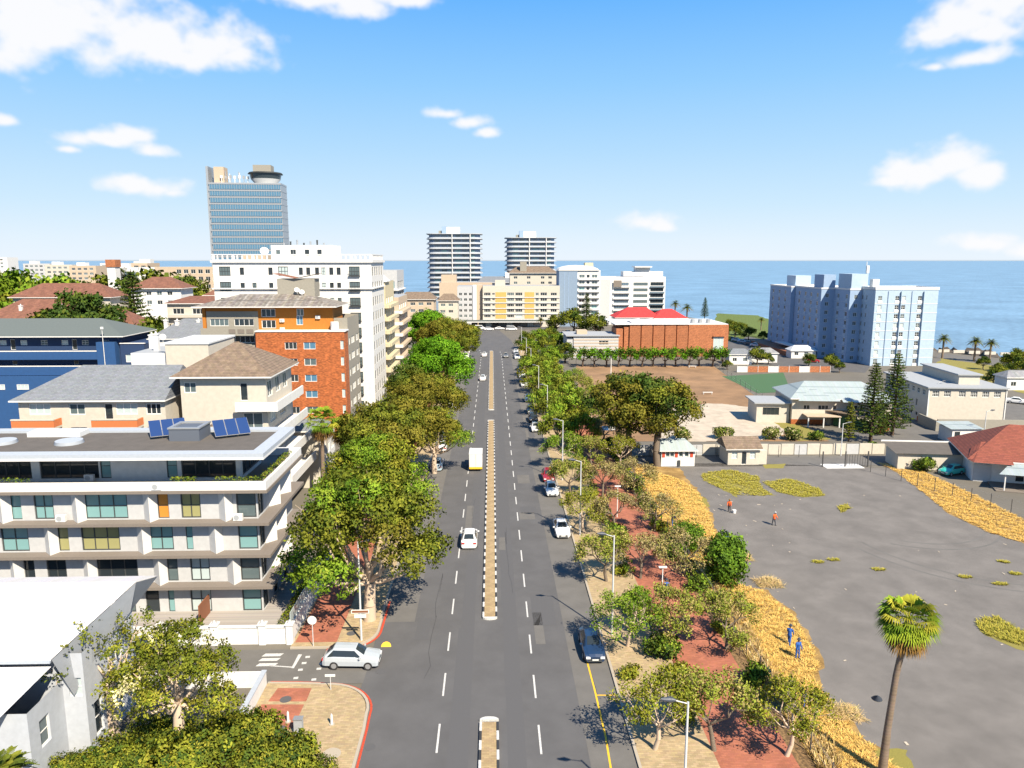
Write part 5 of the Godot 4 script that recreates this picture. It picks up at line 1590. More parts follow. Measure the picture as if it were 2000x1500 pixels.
func lot_houses():
	var a := thing("gate_house", "small white lodge with pale blue roof and red shuttered windows by the leaning tree", "lodge", Vector3(26.48, 0, -111.81))
	block(a, 5.3, 4.2, 2.6, M.white_wall, {"front": [[0.7, 1.5, 0.6, 0.85, "mid", 1, 1], [1.4, 1.5, 0.6, 0.85, "mid", 1, 1], [2.8, 1.5, 0.6, 0.85, "mid", 1, 1], [3.7, 1.5, 0.6, 0.85, "mid", 1, 1]]}, "frame_white", false)
	for x in [0.12, 2.15, 4.55]:
		slab(a, "red_shutter", M.red_paint, Vector3(x, 1.5, 0.01), Vector3(x + 0.45, 2.3, 0.07))
	slab(a, "meter_box", M.frame_dark, Vector3(2.6, 0.1, 0.01), Vector3(3.0, 1.0, 0.2))
	hip_roof(a, -0.4, 5.7, 0.5, -4.7, 2.65, 1.4, 0.7, 1.6, M.sheet_pale_blue, 0.12)
	var b := thing("gate_house", "small cream lodge with brown gable roof and an open dark door", "lodge", Vector3(37.25, 0, -112.41))
	block(b, 5.0, 4.4, 2.6, M.cream_wall, {"front": [[0.6, 1.0, 0.9, 1.1, "pale", 2, 2], [2.2, 0.05, 0.75, 2.1, "dark", 1, 1], [3.5, 1.0, 0.9, 1.1, "pale", 2, 2]]}, "frame_white", false)
	hip_roof(b, -0.5, 5.4, 0.5, -4.9, 2.65, 1.5, 0.0, 0.0, M.tiles_brown, 0.12)
	slab(b, "side_wall", M.cream_wall, Vector3(5.02, 0, -2.0), Vector3(6.3, 2.2, -0.2))
	var c := thing("outbuilding", "long low white outbuilding with dark grey lean-to roof beside the lot gate", "outbuilding", Vector3(62.89, 0, -109.39), -0.12)
	block(c, 17.0, 4.6, 2.6, M.cream_wall, {"front": [[4.0, 0.9, 1.0, 1.2, "mid", 2, 1], [10.6, 0.9, 1.0, 1.2, "mid", 2, 1]]}, "frame_white", false)
	var r := st()
	quad(r, Vector3(-0.6, 2.62, 0.5), Vector3(17.4, 2.62, 0.5), Vector3(17.4, 3.2, -5.0), Vector3(-0.6, 3.2, -5.0))
	obj("roof", r, M.roof_gravel, c)
	slab(c, "white_verge", M.white_wall, Vector3(-0.7, 3.15, -5.2), Vector3(17.4, 3.4, -5.02))
	var bb := thing("billboard", "low blue and white notice board standing in front of the big dark tree", "sign board", Vector3(20.38, 0, -132.25))
	slab(bb, "board", M.blue_wall, Vector3(-0.3, 1.1, -0.06), Vector3(2.2, 1.9, 0))
	slab(bb, "white_panel", M.white_wall, Vector3(1.0, 1.2, 0.001), Vector3(2.15, 1.8, 0.03))
	slab(bb, "post", M.post_dark, Vector3(-0.1, 0, -0.16), Vector3(0.0, 1.1, -0.06))
	slab(bb, "post", M.post_dark, Vector3(1.9, 0, -0.16), Vector3(2.0, 1.1, -0.06))


func red_tile_house():
	var b := thing("tiled_house", "long house with dark red tiled hip roof and pale blue veranda roof", "house", Vector3(69.60, 0, -100.73), -0.36)
	block(b, 26.0, 11.0, 3.4, M.white_wall, {"front": [[0.8, 0.8, 1.2, 1.8, "dark", 2, 1], [5.5, 0.3, 3.5, 2.4, "dark", 3, 1], [11.0, 0.3, 3.5, 2.4, "dark", 3, 1]]}, "frame_white", false, Vector3(0, 0, -2.6))
	hip_roof(b, -1.0, 27.0, -1.4, -15.0, 3.5, 4.2, 6.6, 6.6, M.tiles_red)
	var g := st()
	quad(g, Vector3(-0.4, 3.3, -0.4), Vector3(4.6, 3.3, -0.4), Vector3(4.6, 5.6, -5.6), Vector3(1.4, 5.4, -5.0))
	quad(g, Vector3(-0.4, 3.3, -0.4), Vector3(1.4, 5.4, -5.0), Vector3(0.2, 4.4, -5.0), Vector3(-1.0, 3.5, -1.4))
	obj("front_hip", g, M.tiles_red, b)
	var v := st()
	quad(v, Vector3(2.2, 2.5, 2.2), Vector3(26, 2.5, 2.2), Vector3(26, 3.3, -1.5), Vector3(4.4, 3.3, -1.5))
	obj("veranda_roof", v, M.sheet_pale_blue, b)
	for k in 6:
		slab(b, "veranda_post", M.white_wall, Vector3(3.0 + k * 3.2, 0, 1.8), Vector3(3.14 + k * 3.2, 2.5, 1.94))
	slab(b, "lattice_screen", M.pale_grey_wall, Vector3(0.2, 0, -2.58), Vector3(2.4, 2.6, -2.4))
	slab(b, "veranda_floor", M.slab_edge, Vector3(2.0, 0, -2.58), Vector3(26, 0.14, 2.2))


func hillside_houses():
	var k := 0
	var texts := ["terracotta roofed house at the picture's edge beyond the blue block", "terracotta roofed house with white chimney rows", "terracotta hipped house beside the tall Norfolk pine", "terracotta roofed long house under the palm", "terracotta roofed small house above the garden trees", "broad terracotta roof with a pale gable behind the trees"]
	for a in [[-128.0, -190.0, 26.0, 12.0, 17.5, 4.6], [-104.0, -186.0, 15.0, 10.0, 15.6, 4.2], [-86.0, -232.0, 16.0, 10.0, 20.5, 3.6], [-150.0, -236.0, 30.0, 12.0, 20.6, 4.2], [-118.0, -246.0, 16.0, 10.0, 23.0, 3.6], [-100.0, -262.0, 18.0, 11.0, 20.0, 3.6]]:
		var label: String = texts[k].replace("at the picture's edge ", "standing ").replace("Norfolk ", "")
		var b := thing("tiled_house", label, "house", Vector3(a[0], 0, a[1]), 0.0)
		block(b, a[2], a[3], a[4], M.cream_wall if k % 2 else M.white_wall, {"front": grid(steps_of(1.4, a[2] - 3.0, 3.4), [a[4] - 2.2, a[4] - 5.2], 1.7, 1.3, ["dark", "mid"])}, "frame_white", false)
		hip_roof(b, -1.0, a[2] + 1.0, 1.0, -a[3] - 1.0, a[4] + 0.1, a[5], a[3] / 2 + 1.0, a[3] / 2 + 1.0, M.tiles_terracotta)
		if k < 2:
			chimney(b, a[2] * 0.3, a[4] + 1.5, -2.0)
			chimney(b, a[2] * 0.7, a[4] + 1.5, -2.0)
		k += 1
	var f := thing("flats", "cream balconied flats with low terracotta roof behind the tall pine", "flats", Vector3(-92.0, 0, -212.0))
	var ys := [5.0, 8.0, 11.0, 14.0, 17.0]
	block(f, 36.0, 12.0, 20.0, M.cream_wall, {"front": grid([1.5, 7.0, 14.0, 19.5, 26.0, 31.0], ys, 3.2, 1.6, ["dark", "mid"], 3)}, "frame_white", false)
	for y in ys:
		slab(f, "balcony", M.cream_wall, Vector3(0.5, y - 0.9, 0.02), Vector3(11.5, y - 0.1, 1.4))
		slab(f, "balcony", M.cream_wall, Vector3(18.5, y - 0.9, 0.02), Vector3(24.5, y - 0.1, 1.4))
	hip_roof(f, -0.8, 36.8, 0.8, -12.8, 20.1, 1.8, 5.0, 5.0, M.tiles_terracotta)
	var p := thing("office_building", "beige office building with a regular grid of deep set windows beyond the pine", "office building", Vector3(-142.0, 0, -318.0))
	block(p, 46.0, 16.0, 29.4, M.tan_wall, {"front": grid(steps_of(9.0, 43.0, 3.0), [14.0, 17.2, 20.4, 23.6, 26.6], 2.0, 1.7, ["dark"], 2)}, "frame_white", false, Vector3.ZERO, "wall", M.roof_grey)
	slab(p, "lift_room", M.tan_wall, Vector3(36, 29.4, -10), Vector3(46, 34.5, -2))
	var q := thing("white_office", "white building with blue glazed bay standing between the pine and the slim white tower", "building", Vector3(-160.0, 0, -330.0))
	block(q, 16.0, 14.0, 29.0, M.white_wall, {"front": [[9.0, 20.0, 2.6, 7.0, "steel", 2, 3]]}, "frame_grey", false, Vector3.ZERO, "wall", M.flat_white)
	slab(q, "glazed_bay", M.glass_steel, Vector3(0.3, 10, 0.02), Vector3(5, 27, 1.5))
	var t := thing("slim_tower", "slim white tower with a brick coloured cap among the far houses", "tower", Vector3(-152.6, 0, -300.0))
	block(t, 3.2, 4.0, 29.5, M.white_wall, {}, "frame_grey", false)
	slab(t, "brick_cap", M.brick_orange, Vector3(-0.3, 29.5, -4.3), Vector3(3.5, 32.4, 0.3))
	var far_texts := ["pale flat roofed block on the far left skyline", "white far block with strip windows near the skyline", "grey far block in the row along the skyline", "low white far villa", "tan far block with stepped top", "pale grey far block beside the palms", "white far block above the trees", "far slab block near the coast"]
	var places := [[-470.0, -700.0, 24.0, 35.0], [-395.0, -640.0, 22.0, 29.5], [-330.0, -560.0, 20.0, 29.0], [-290.0, -520.0, 18.0, 28.5], [-300.0, -580.0, 16.0, 30.0], [-222.0, -440.0, 14.0, 28.0], [-232.0, -480.0, 14.0, 29.4], [-205.0, -430.0, 9.0, 30.6]]
	for j in places.size():
		var c: Array = places[j]
		var o := thing("far_block", far_texts[j].replace(" on the far left skyline", " standing on the skyline"), "building", Vector3(c[0], 0, c[1]))
		block(o, c[2], 16.0, c[3], [M.white_wall, M.pale_grey_wall, M.cream_wall, M.tan_wall][j % 4], {"front": grid(steps_of(1.5, c[2] - 3.5, 4.0), [c[3] - 3.0, c[3] - 6.2, c[3] - 9.4], 2.6, 1.6, ["dark", "mid"], 3)}, "frame_white", false, Vector3.ZERO, "wall", M.roof_grey)
		slab(o, "roof_room", M.white_wall, Vector3(3, c[3], -9), Vector3(9, c[3] + 2.2, -4))
	# small roofs between the blue block and the brick flats
	var s := thing("slate_roof_house", "dark slate roofed house with white chimneys next to the blue block", "house", Vector3(-69.0, 0, -150.0))
	block(s, 16.0, 12.0, 16.4, M.white_wall, {}, "frame_white", false)
	hip_roof(s, -0.5, 16.5, 0.5, -12.5, 16.5, 3.6, 5.0, 5.0, M.tiles_grey)
	for x in [1.5, 4.0, 8.0, 11.5, 14.0]:
		chimney(s, x, 17.5, -3.0 - fmod(x, 3.0), 2.2)


func seaside_houses():
	var k := 0
	for a in [[Vector3(73.83, 0, -226.11), 7.0, 3.2, "small white cottage with grey roof at the corner of the playing field"], [Vector3(81.51, 0, -230.59), 9.0, 3.0, "low white cottage beside the car park tree"], [Vector3(99.03, 0, -240.10), 8.0, 2.6, "low flat white kiosk in the car park"], [Vector3(128.57, 0, -178.51), 12.0, 3.2, "grey carport roof beyond the cream hall"]]:
		var b := thing("cottage", a[3], "cottage", a[0], -0.05)
		block(b, a[1], 5.0, a[2], M.white_wall, {"front": [[1.0, 1.0, 1.3, 1.1, "dark", 2, 1], [4.2, 1.0, 1.3, 1.1, "mid", 2, 1]]}, "frame_white", false)
		hip_roof(b, -0.4, a[1] + 0.4, 0.4, -5.4, a[2] + 0.05, 1.5, 2.0, 2.0, [M.tiles_grey, M.sheet_grey, M.flat_white, M.sheet_grey][k])
		k += 1
	var w := thing("brick_wall", "long low brick and white wall between the artificial turf and the car park", "wall", Vector3(71.12, 0, -210.12), -0.03)
	for j in 9:
		slab(w, "wall_panel", M.brick_orange if j % 3 else M.white_wall, Vector3(j * 3.0, 0, -0.2), Vector3(j * 3.0 + 2.9, 1.7, 0))
	for j in 10:
		slab(w, "pier", M.white_wall, Vector3(j * 3.0 - 0.1, 0, -0.3), Vector3(j * 3.0 - 0.002, 1.9, 0.1))
	var sw := thing("sea_wall", "pale low sea wall along the promenade", "wall", Vector3(157.68, 0, -255.17), 0.0)
	for j in 14:
		slab(sw, "wall_panel", M.cream_wall, Vector3(j * 4.0, 0, 2.3 * j - 0.3), Vector3(j * 4.0 + 3.96, 1.0, 2.3 * j + 0.2))


# ---------------------------------------------------------------- plants
var LV := PackedVector3Array()
var LN := PackedVector3Array()
var LC := PackedColorArray()
var LI := PackedInt32Array()


func leaves_begin():
	LV = PackedVector3Array()
	LN = PackedVector3Array()
	LC = PackedColorArray()
	LI = PackedInt32Array()


func leaves_end() -> ArrayMesh:
	var a := []
	a.resize(Mesh.ARRAY_MAX)
	a[Mesh.ARRAY_VERTEX] = LV
	a[Mesh.ARRAY_NORMAL] = LN
	a[Mesh.ARRAY_COLOR] = LC
	a[Mesh.ARRAY_INDEX] = LI
	var m := ArrayMesh.new()
	m.add_surface_from_arrays(Mesh.PRIMITIVE_TRIANGLES, a)
	return m


func rv() -> Vector3:
	return Vector3(rng.randf_range(-1, 1), rng.randf_range(-1, 1), rng.randf_range(-1, 1))


func put_leaf(p: Vector3, out: Vector3, size: float, c: Color, wide := 0.6, droop := 0.0):
	var n := (out * 0.7 + rv()).normalized()
	if n.dot(out) < 0.0:
		n = -n
	var t := n.cross(rv()).normalized()
	t = (t - Vector3(0, droop, 0)).normalized()
	var b := n.cross(t) * (size * wide * 0.5)
	t *= size * 0.5
	var m := (n + out * 1.3).normalized()
	var k := LV.size()
	LV.append(p - t)
	LV.append(p + b)
	LV.append(p + t)
	LV.append(p - b)
	for j in 4:
		LN.append(m)
		LC.append(c)
	LI.append_array([k, k + 1, k + 2, k, k + 2, k + 3])


# sprays of leaves spread through a blob, thickest near its skin
func leafy_blob(c: Vector3, r: Vector3, sprays: int, per: int, size: float, palette: Array, spray_r := 0.5, fill := 0.35, droop := 0.0):
	for k in sprays:
		var d := rv().normalized()
		if d.y < -0.35 and rng.randf() < 0.6:
			d.y = -d.y
		var f := lerpf(fill, 1.0, pow(rng.randf(), 0.45)) * rng.randf_range(0.86, 1.1)
		var p := c + d * r * f
		var tone: Color = palette[rng.randi() % palette.size()]
		tone *= rng.randf_range(0.75, 1.25)
		for j in per:
			var q := p + rv() * spray_r
			put_leaf(q, (d + rv() * 0.3).normalized(), size * rng.randf_range(0.65, 1.35), tone * rng.randf_range(0.85, 1.15), 0.6, droop)


const OLIVE := [Color(0.095, 0.118, 0.017), Color(0.135, 0.155, 0.02), Color(0.075, 0.1, 0.017), Color(0.17, 0.18, 0.025)]
const FRESH := [Color(0.12, 0.2, 0.02), Color(0.165, 0.245, 0.024), Color(0.08, 0.15, 0.017), Color(0.2, 0.26, 0.032)]
const DEEP := [Color(0.042, 0.078, 0.016), Color(0.068, 0.105, 0.019), Color(0.035, 0.06, 0.016), Color(0.09, 0.118, 0.022)]
const BROWNISH := [Color(0.125, 0.12, 0.018), Color(0.165, 0.145, 0.024), Color(0.095, 0.1, 0.016), Color(0.19, 0.175, 0.03)]
const VIVID := [Color(0.085, 0.2, 0.012), Color(0.125, 0.25, 0.018), Color(0.06, 0.15, 0.012)]
const STRAW := [Color(0.60, 0.45, 0.24), Color(0.50, 0.36, 0.17), Color(0.42, 0.29, 0.13), Color(0.36, 0.30, 0.10)]
const YELLOWY := [Color(0.17, 0.19, 0.02), Color(0.22, 0.23, 0.028), Color(0.12, 0.148, 0.018), Color(0.2, 0.19, 0.026)]


func limb(s: SurfaceTool, a: Vector3, b: Vector3, r0: float, r1: float, wob := 0.12, n := 6):
	var m := (a + b) * 0.5 + rv() * a.distance_to(b) * wob
	tube(s, a, m, r0, (r0 + r1) * 0.5, n, false)
	tube(s, m, b, (r0 + r1) * 0.5, r1, n, false)


# a broad tree: trunk, limbs to every clump, clumps on a dome
func broad_tree(key: String, h: float, radius: float, clumps: int, palettes: Array, bark: Material, leaf_size := 0.38, density := 1.0, flat_top := 0.55, bare := 0.30):
	var tr := st()
	var fork := Vector3(rng.randf_range(-0.3, 0.3), h * bare, rng.randf_range(-0.3, 0.3))
	limb(tr, Vector3(0, -0.15, 0), fork, h * 0.035 + 0.1, h * 0.027 + 0.06, 0.05, 9)
	leaves_begin()
	for k in clumps:
		var a := TAU * (k * 0.618034) + rng.randf_range(-0.3, 0.3)
		var q := sqrt((k + 0.5) / clumps)
		var cr := radius * rng.randf_range(0.23, 0.40)
		var rim := radius - cr * 0.75
		var c := Vector3(cos(a) * q * rim, 0, sin(a) * q * rim)
		c.y = h - cr * 0.75 - (q * q) * h * (1.0 - flat_top) * rng.randf_range(0.7, 1.1)
		var mid := fork.lerp(c, 0.5) + Vector3(0, -0.08 * h, 0) + rv() * 0.3
		limb(tr, fork, mid, h * 0.013 + 0.05, h * 0.008 + 0.03, 0.1, 6)
		limb(tr, mid, c, h * 0.008 + 0.03, 0.03, 0.1, 5)
		for j in 3:
			limb(tr, c.lerp(mid, 0.3), c + rv() * cr * 0.8, 0.04, 0.012, 0.1, 4)
		var rr := Vector3(cr * rng.randf_range(0.95, 1.2), cr * rng.randf_range(0.62, 0.85), cr * rng.randf_range(0.95, 1.2))
		var n := int(12.6 * cr * cr * density * 0.9)
		leafy_blob(c, rr, n, 22, leaf_size, palettes[rng.randi() % palettes.size()], leaf_size * 1.5)
	cache[key] = [tr.commit(), leaves_end(), bark]


func twig_grow(s: SurfaceTool, p: Vector3, d: Vector3, l: float, r: float, depth: int, palette: Array, amount: float, size: float):
	var e := p + d * l
	limb(s, p, e, r, r * 0.62, 0.10, 5 if depth > 1 else 3)
	if depth <= 1:
		if rng.randf() < amount:
			var tone: Color = palette[rng.randi() % palette.size()] * rng.randf_range(0.8, 1.25)
			for j in 26:
				put_leaf(e + rv() * 0.42 - d * l * rng.randf() * 0.7, (Vector3.UP + rv() * 0.6).normalized(), size * rng.randf_range(0.6, 1.3), tone * rng.randf_range(0.85, 1.15), 0.55)
	if depth == 0:
		return
	var n := 3 if depth > 1 else 4
	for k in n:
		var side := d.cross(rv()).normalized()
		var nd := (d * 0.75 + side * rng.randf_range(0.55, 0.95) + Vector3(0, 0.10, 0)).normalized()
		twig_grow(s, e, nd, l * rng.randf_range(0.62, 0.82), r * 0.6, depth - 1, palette, amount, size)


func twiggy_tree(key: String, h: float, palette: Array, amount: float, bark: Material, size := 0.22, depth := 4):
	var s := st()
	leaves_begin()
	var top := Vector3(rng.randf_range(-0.4, 0.4), h * 0.34, rng.randf_range(-0.4, 0.4))
	limb(s, Vector3(0, -0.1, 0), top, 0.19, 0.14, 0.08, 8)
	for k in 5:
		var a := TAU * k / 5.0 + rng.randf_range(-0.4, 0.4)
		twig_grow(s, top, Vector3(cos(a) * 0.85, rng.randf_range(0.5, 0.9), sin(a) * 0.85).normalized(), h * 0.27, 0.085, depth - 1, palette, amount, size)
	cache[key] = [s.commit(), leaves_end(), bark]


func bush(key: String, r: Vector3, palette: Array, sprays: int, size := 0.25):
	leaves_begin()
	for k in 5:
		var c := Vector3(rng.randf_range(-0.45, 0.45) * r.x, r.y * rng.randf_range(0.42, 0.6), rng.randf_range(-0.45, 0.45) * r.z)
		leafy_blob(c, Vector3(r.x * 0.62, r.y * 0.5, r.z * 0.62), sprays / 5, 16, size, palette, size * 1.3, 0.3)
	var tr := st()
	for k in 5:
		limb(tr, Vector3(0, -0.05, 0), Vector3(rng.randf_range(-0.5, 0.5) * r.x, r.y * 0.7, rng.randf_range(-0.5, 0.5) * r.z), 0.06, 0.02, 0.1, 4)
	cache[key] = [tr.commit(), leaves_end(), M.bark_brown]


func hedge_shape(key: String, l: float, h: float, w: float, palette: Array, per_m := 60, size := 0.24):
	leaves_begin()
	for k in int(l * per_m / 12.0):
		var z := -rng.randf() * l
		var side := rng.randi() % 3
		var p := Vector3(rng.randf_range(-w, w) * 0.5, h, z)
		var out := Vector3.UP
		if side > 0:
			out = Vector3(1 if side == 1 else -1, 0.25, 0)
			p = Vector3(out.x * w * 0.5, rng.randf_range(0.05, h), z)
		p += Vector3(sin(z * 1.7) * 0.10, sin(z * 0.9 + 1.0) * 0.16, 0)
		var tone: Color = palette[rng.randi() % palette.size()] * rng.randf_range(0.75, 1.25)
		for j in 14:
			put_leaf(p + rv() * 0.28 - out * rng.randf() * 0.25, (out + rv() * 0.4).normalized(), size * rng.randf_range(0.6, 1.4), tone * rng.randf_range(0.85, 1.15), 0.6)
	var s := st()
	for k in int(l / 0.8):
		limb(s, Vector3(rng.randf_range(-0.2, 0.2) * w, 0, -0.4 - k * 0.8), Vector3(rng.randf_range(-0.4, 0.4) * w, h * 0.9, -0.4 - k * 0.8 + rng.randf_range(-0.3, 0.3)), 0.05, 0.02, 0.1, 4)
	cache[key] = [s.commit(), leaves_end(), M.bark_brown]


func fan_palm(key: String, h: float, lean: float, fronds: int, skirt: int, size := 1.0):
	var s := st()
	var top := Vector3(lean, h, 0)
	var pts := [Vector3(0, -0.2, 0), Vector3(lean * 0.12, h * 0.3, 0), Vector3(lean * 0.4, h * 0.65, 0), top]
	pipe(s, pts, [0.30 * size, 0.22 * size, 0.19 * size, 0.2 * size], 10)
	leaves_begin()
	for k in fronds + skirt:
		var dead := k >= fronds
		var a := TAU * k * 0.618034
		var up := lerpf(1.1, -0.5, float(k) / fronds) if not dead else rng.randf_range(-1.4, -0.7)
		var d := Vector3(cos(a) * cos(up), sin(up), sin(a) * cos(up))
		var l := rng.randf_range(0.9, 1.25) * size * (1.0 if not dead else 0.8)
		var hub := top + d * l
		var c: Color = [Color(0.16, 0.25, 0.024), Color(0.23, 0.30, 0.03), Color(0.11, 0.19, 0.02), Color(0.34, 0.33, 0.04)][rng.randi() % 4]
		if dead:
			c = [Color(0.22, 0.13, 0.04), Color(0.30, 0.19, 0.06), Color(0.13, 0.075, 0.03)][rng.randi() % 3]
		blade(top, hub, 0.05 * size, c * 0.9)
		var side := d.cross(Vector3.UP if absf(d.y) < 0.95 else Vector3.RIGHT).normalized()
		var nrm := side.cross(d).normalized()
		for j in 15:
			var t := lerpf(-1.35, 1.35, j / 14.0)
			var out := (d * cos(t) + side * sin(t)).normalized()
			var bl := rng.randf_range(0.75, 1.0) * size * (1.0 if not dead else 1.1)
			var mid := hub + out * bl * 0.6
			var tip := hub + out * bl + Vector3(0, -0.42 * bl * (1.0 if not dead else 1.3), 0)
			frond_blade(hub, mid, tip, 0.095 * size, nrm, c * rng.randf_range(0.8, 1.2))
	cache[key] = [s.commit(), leaves_end(), M.bark_palm]


func blade(a: Vector3, b: Vector3, w: float, c: Color):
	var z := (b - a).normalized()
	var x := z.cross(Vector3.UP if absf(z.y) < 0.9 else Vector3.RIGHT).normalized() * w * 0.5
	var n := x.cross(z).normalized()
	if n.y < 0.0:
		n = -n
		x = -x
	var k := LV.size()
	for p in [a - x, a + x, b + x * 0.6, b - x * 0.6]:
		LV.append(p)
		LN.append(n)
		LC.append(c)
	LI.append_array([k, k + 2, k + 1, k, k + 3, k + 2])


func frond_blade(a: Vector3, m: Vector3, e: Vector3, w: float, n: Vector3, c: Color):
	var x := (m - a).cross(n).normalized() * w * 0.5
	if n.y < 0.0:
		n = -n
	x = (m - a).cross(n).normalized() * w * 0.5
	var k := LV.size()
	for p in [a - x * 0.5, a + x * 0.5, m - x, m + x, e]:
		LV.append(p)
		LN.append(n)
		LC.append(c)
	LI.append_array([k, k + 3, k + 1, k, k + 2, k + 3, k + 2, k + 4, k + 3])


func feather_palm(key: String, h: float, fronds: int):   # date palm: arching feather fronds
	var s := st()
	pipe(s, [Vector3(0, -0.2, 0), Vector3(0, h * 0.5, 0), Vector3(0, h, 0)], [0.38, 0.3, 0.34], 10)
	leaves_begin()
	for k in fronds:
		var a := TAU * k * 0.618034
		var up := lerpf(1.3, -0.25, float(k) / fronds)
		var d := Vector3(cos(a) * cos(up), sin(up), sin(a) * cos(up))
		var side := d.cross(Vector3.UP).normalized()
		var l := rng.randf_range(2.2, 3.0)
		var c: Color = OLIVE[rng.randi() % 4] if k < fronds * 0.8 else Color(0.2, 0.15, 0.05)
		var prev := Vector3(0, h, 0)
		for j in range(1, 9):
			var t := j / 8.0
			var p := Vector3(0, h, 0) + d * l * t + Vector3(0, -1.3 * t * t, 0)
			blade(prev, p, 0.07, c)
			for sg in [-1, 1]:
				var tip: Vector3 = p + side * sg * 0.62 * (1.1 - 0.6 * t) + d * 0.35 + Vector3(0, -0.22, 0)
				blade(p, tip, 0.14, c * rng.randf_range(0.8, 1.2))
				blade(prev.lerp(p, 0.5), prev.lerp(p, 0.5) + (tip - p), 0.14, c * rng.randf_range(0.8, 1.2))
			prev = p
	cache[key] = [s.commit(), leaves_end(), M.bark_palm]


func norfolk_pine(key: String, h: float, r: float, palette: Array):
	var s := st()
	pipe(s, [Vector3(0, -0.2, 0), Vector3(0.1, h * 0.5, 0), Vector3(0, h, 0)], [h * 0.022, h * 0.014, 0.03], 8)
	leaves_begin()
	var y := h * 0.1
	while y < h - 0.3:
		var t := (y - h * 0.1) / (h * 0.9)
		var reach := r * pow(1.0 - t, 0.75) + 0.25
		var n := 7
		var a0 := rng.randf() * TAU
		for k in n:
			var a := a0 + TAU * k / n + rng.randf_range(-0.2, 0.2)
			var d := Vector3(cos(a), 0.16, sin(a)).normalized()
			var l := reach * rng.randf_range(0.75, 1.1)
			var e := Vector3(0, y, 0) + d * l
			tube(s, Vector3(0, y, 0), e, 0.05, 0.015, 4, false)
			for j in int(l * 22.0):
				var q := rng.randf_range(0.2, 1.0)
				put_leaf(Vector3(0, y, 0) + d * l * q + rv() * Vector3(0.32, 0.16, 0.32) * (0.6 + 0.5 * (1.0 - q)), Vector3(0, 1, 0), rng.randf_range(0.24, 0.42), (palette[rng.randi() % palette.size()] as Color) * rng.randf_range(0.7, 1.3), 0.42)
		y += lerpf(0.62, 0.42, t)
	cache[key] = [s.commit(), leaves_end(), M.bark_brown]


func plant(called: String, key: String, label: String, category: String, at: Vector3, turn: float, size := 1.0, group := "", wood := "trunk", top := "crown"):
	var o := thing(called, label, category, at, turn, group)
	o.scale = Vector3.ONE * size
	obj(wood, cache[key][0], cache[key][2], o)
	obj(top, cache[key][1], M.leaf, o)
	return o


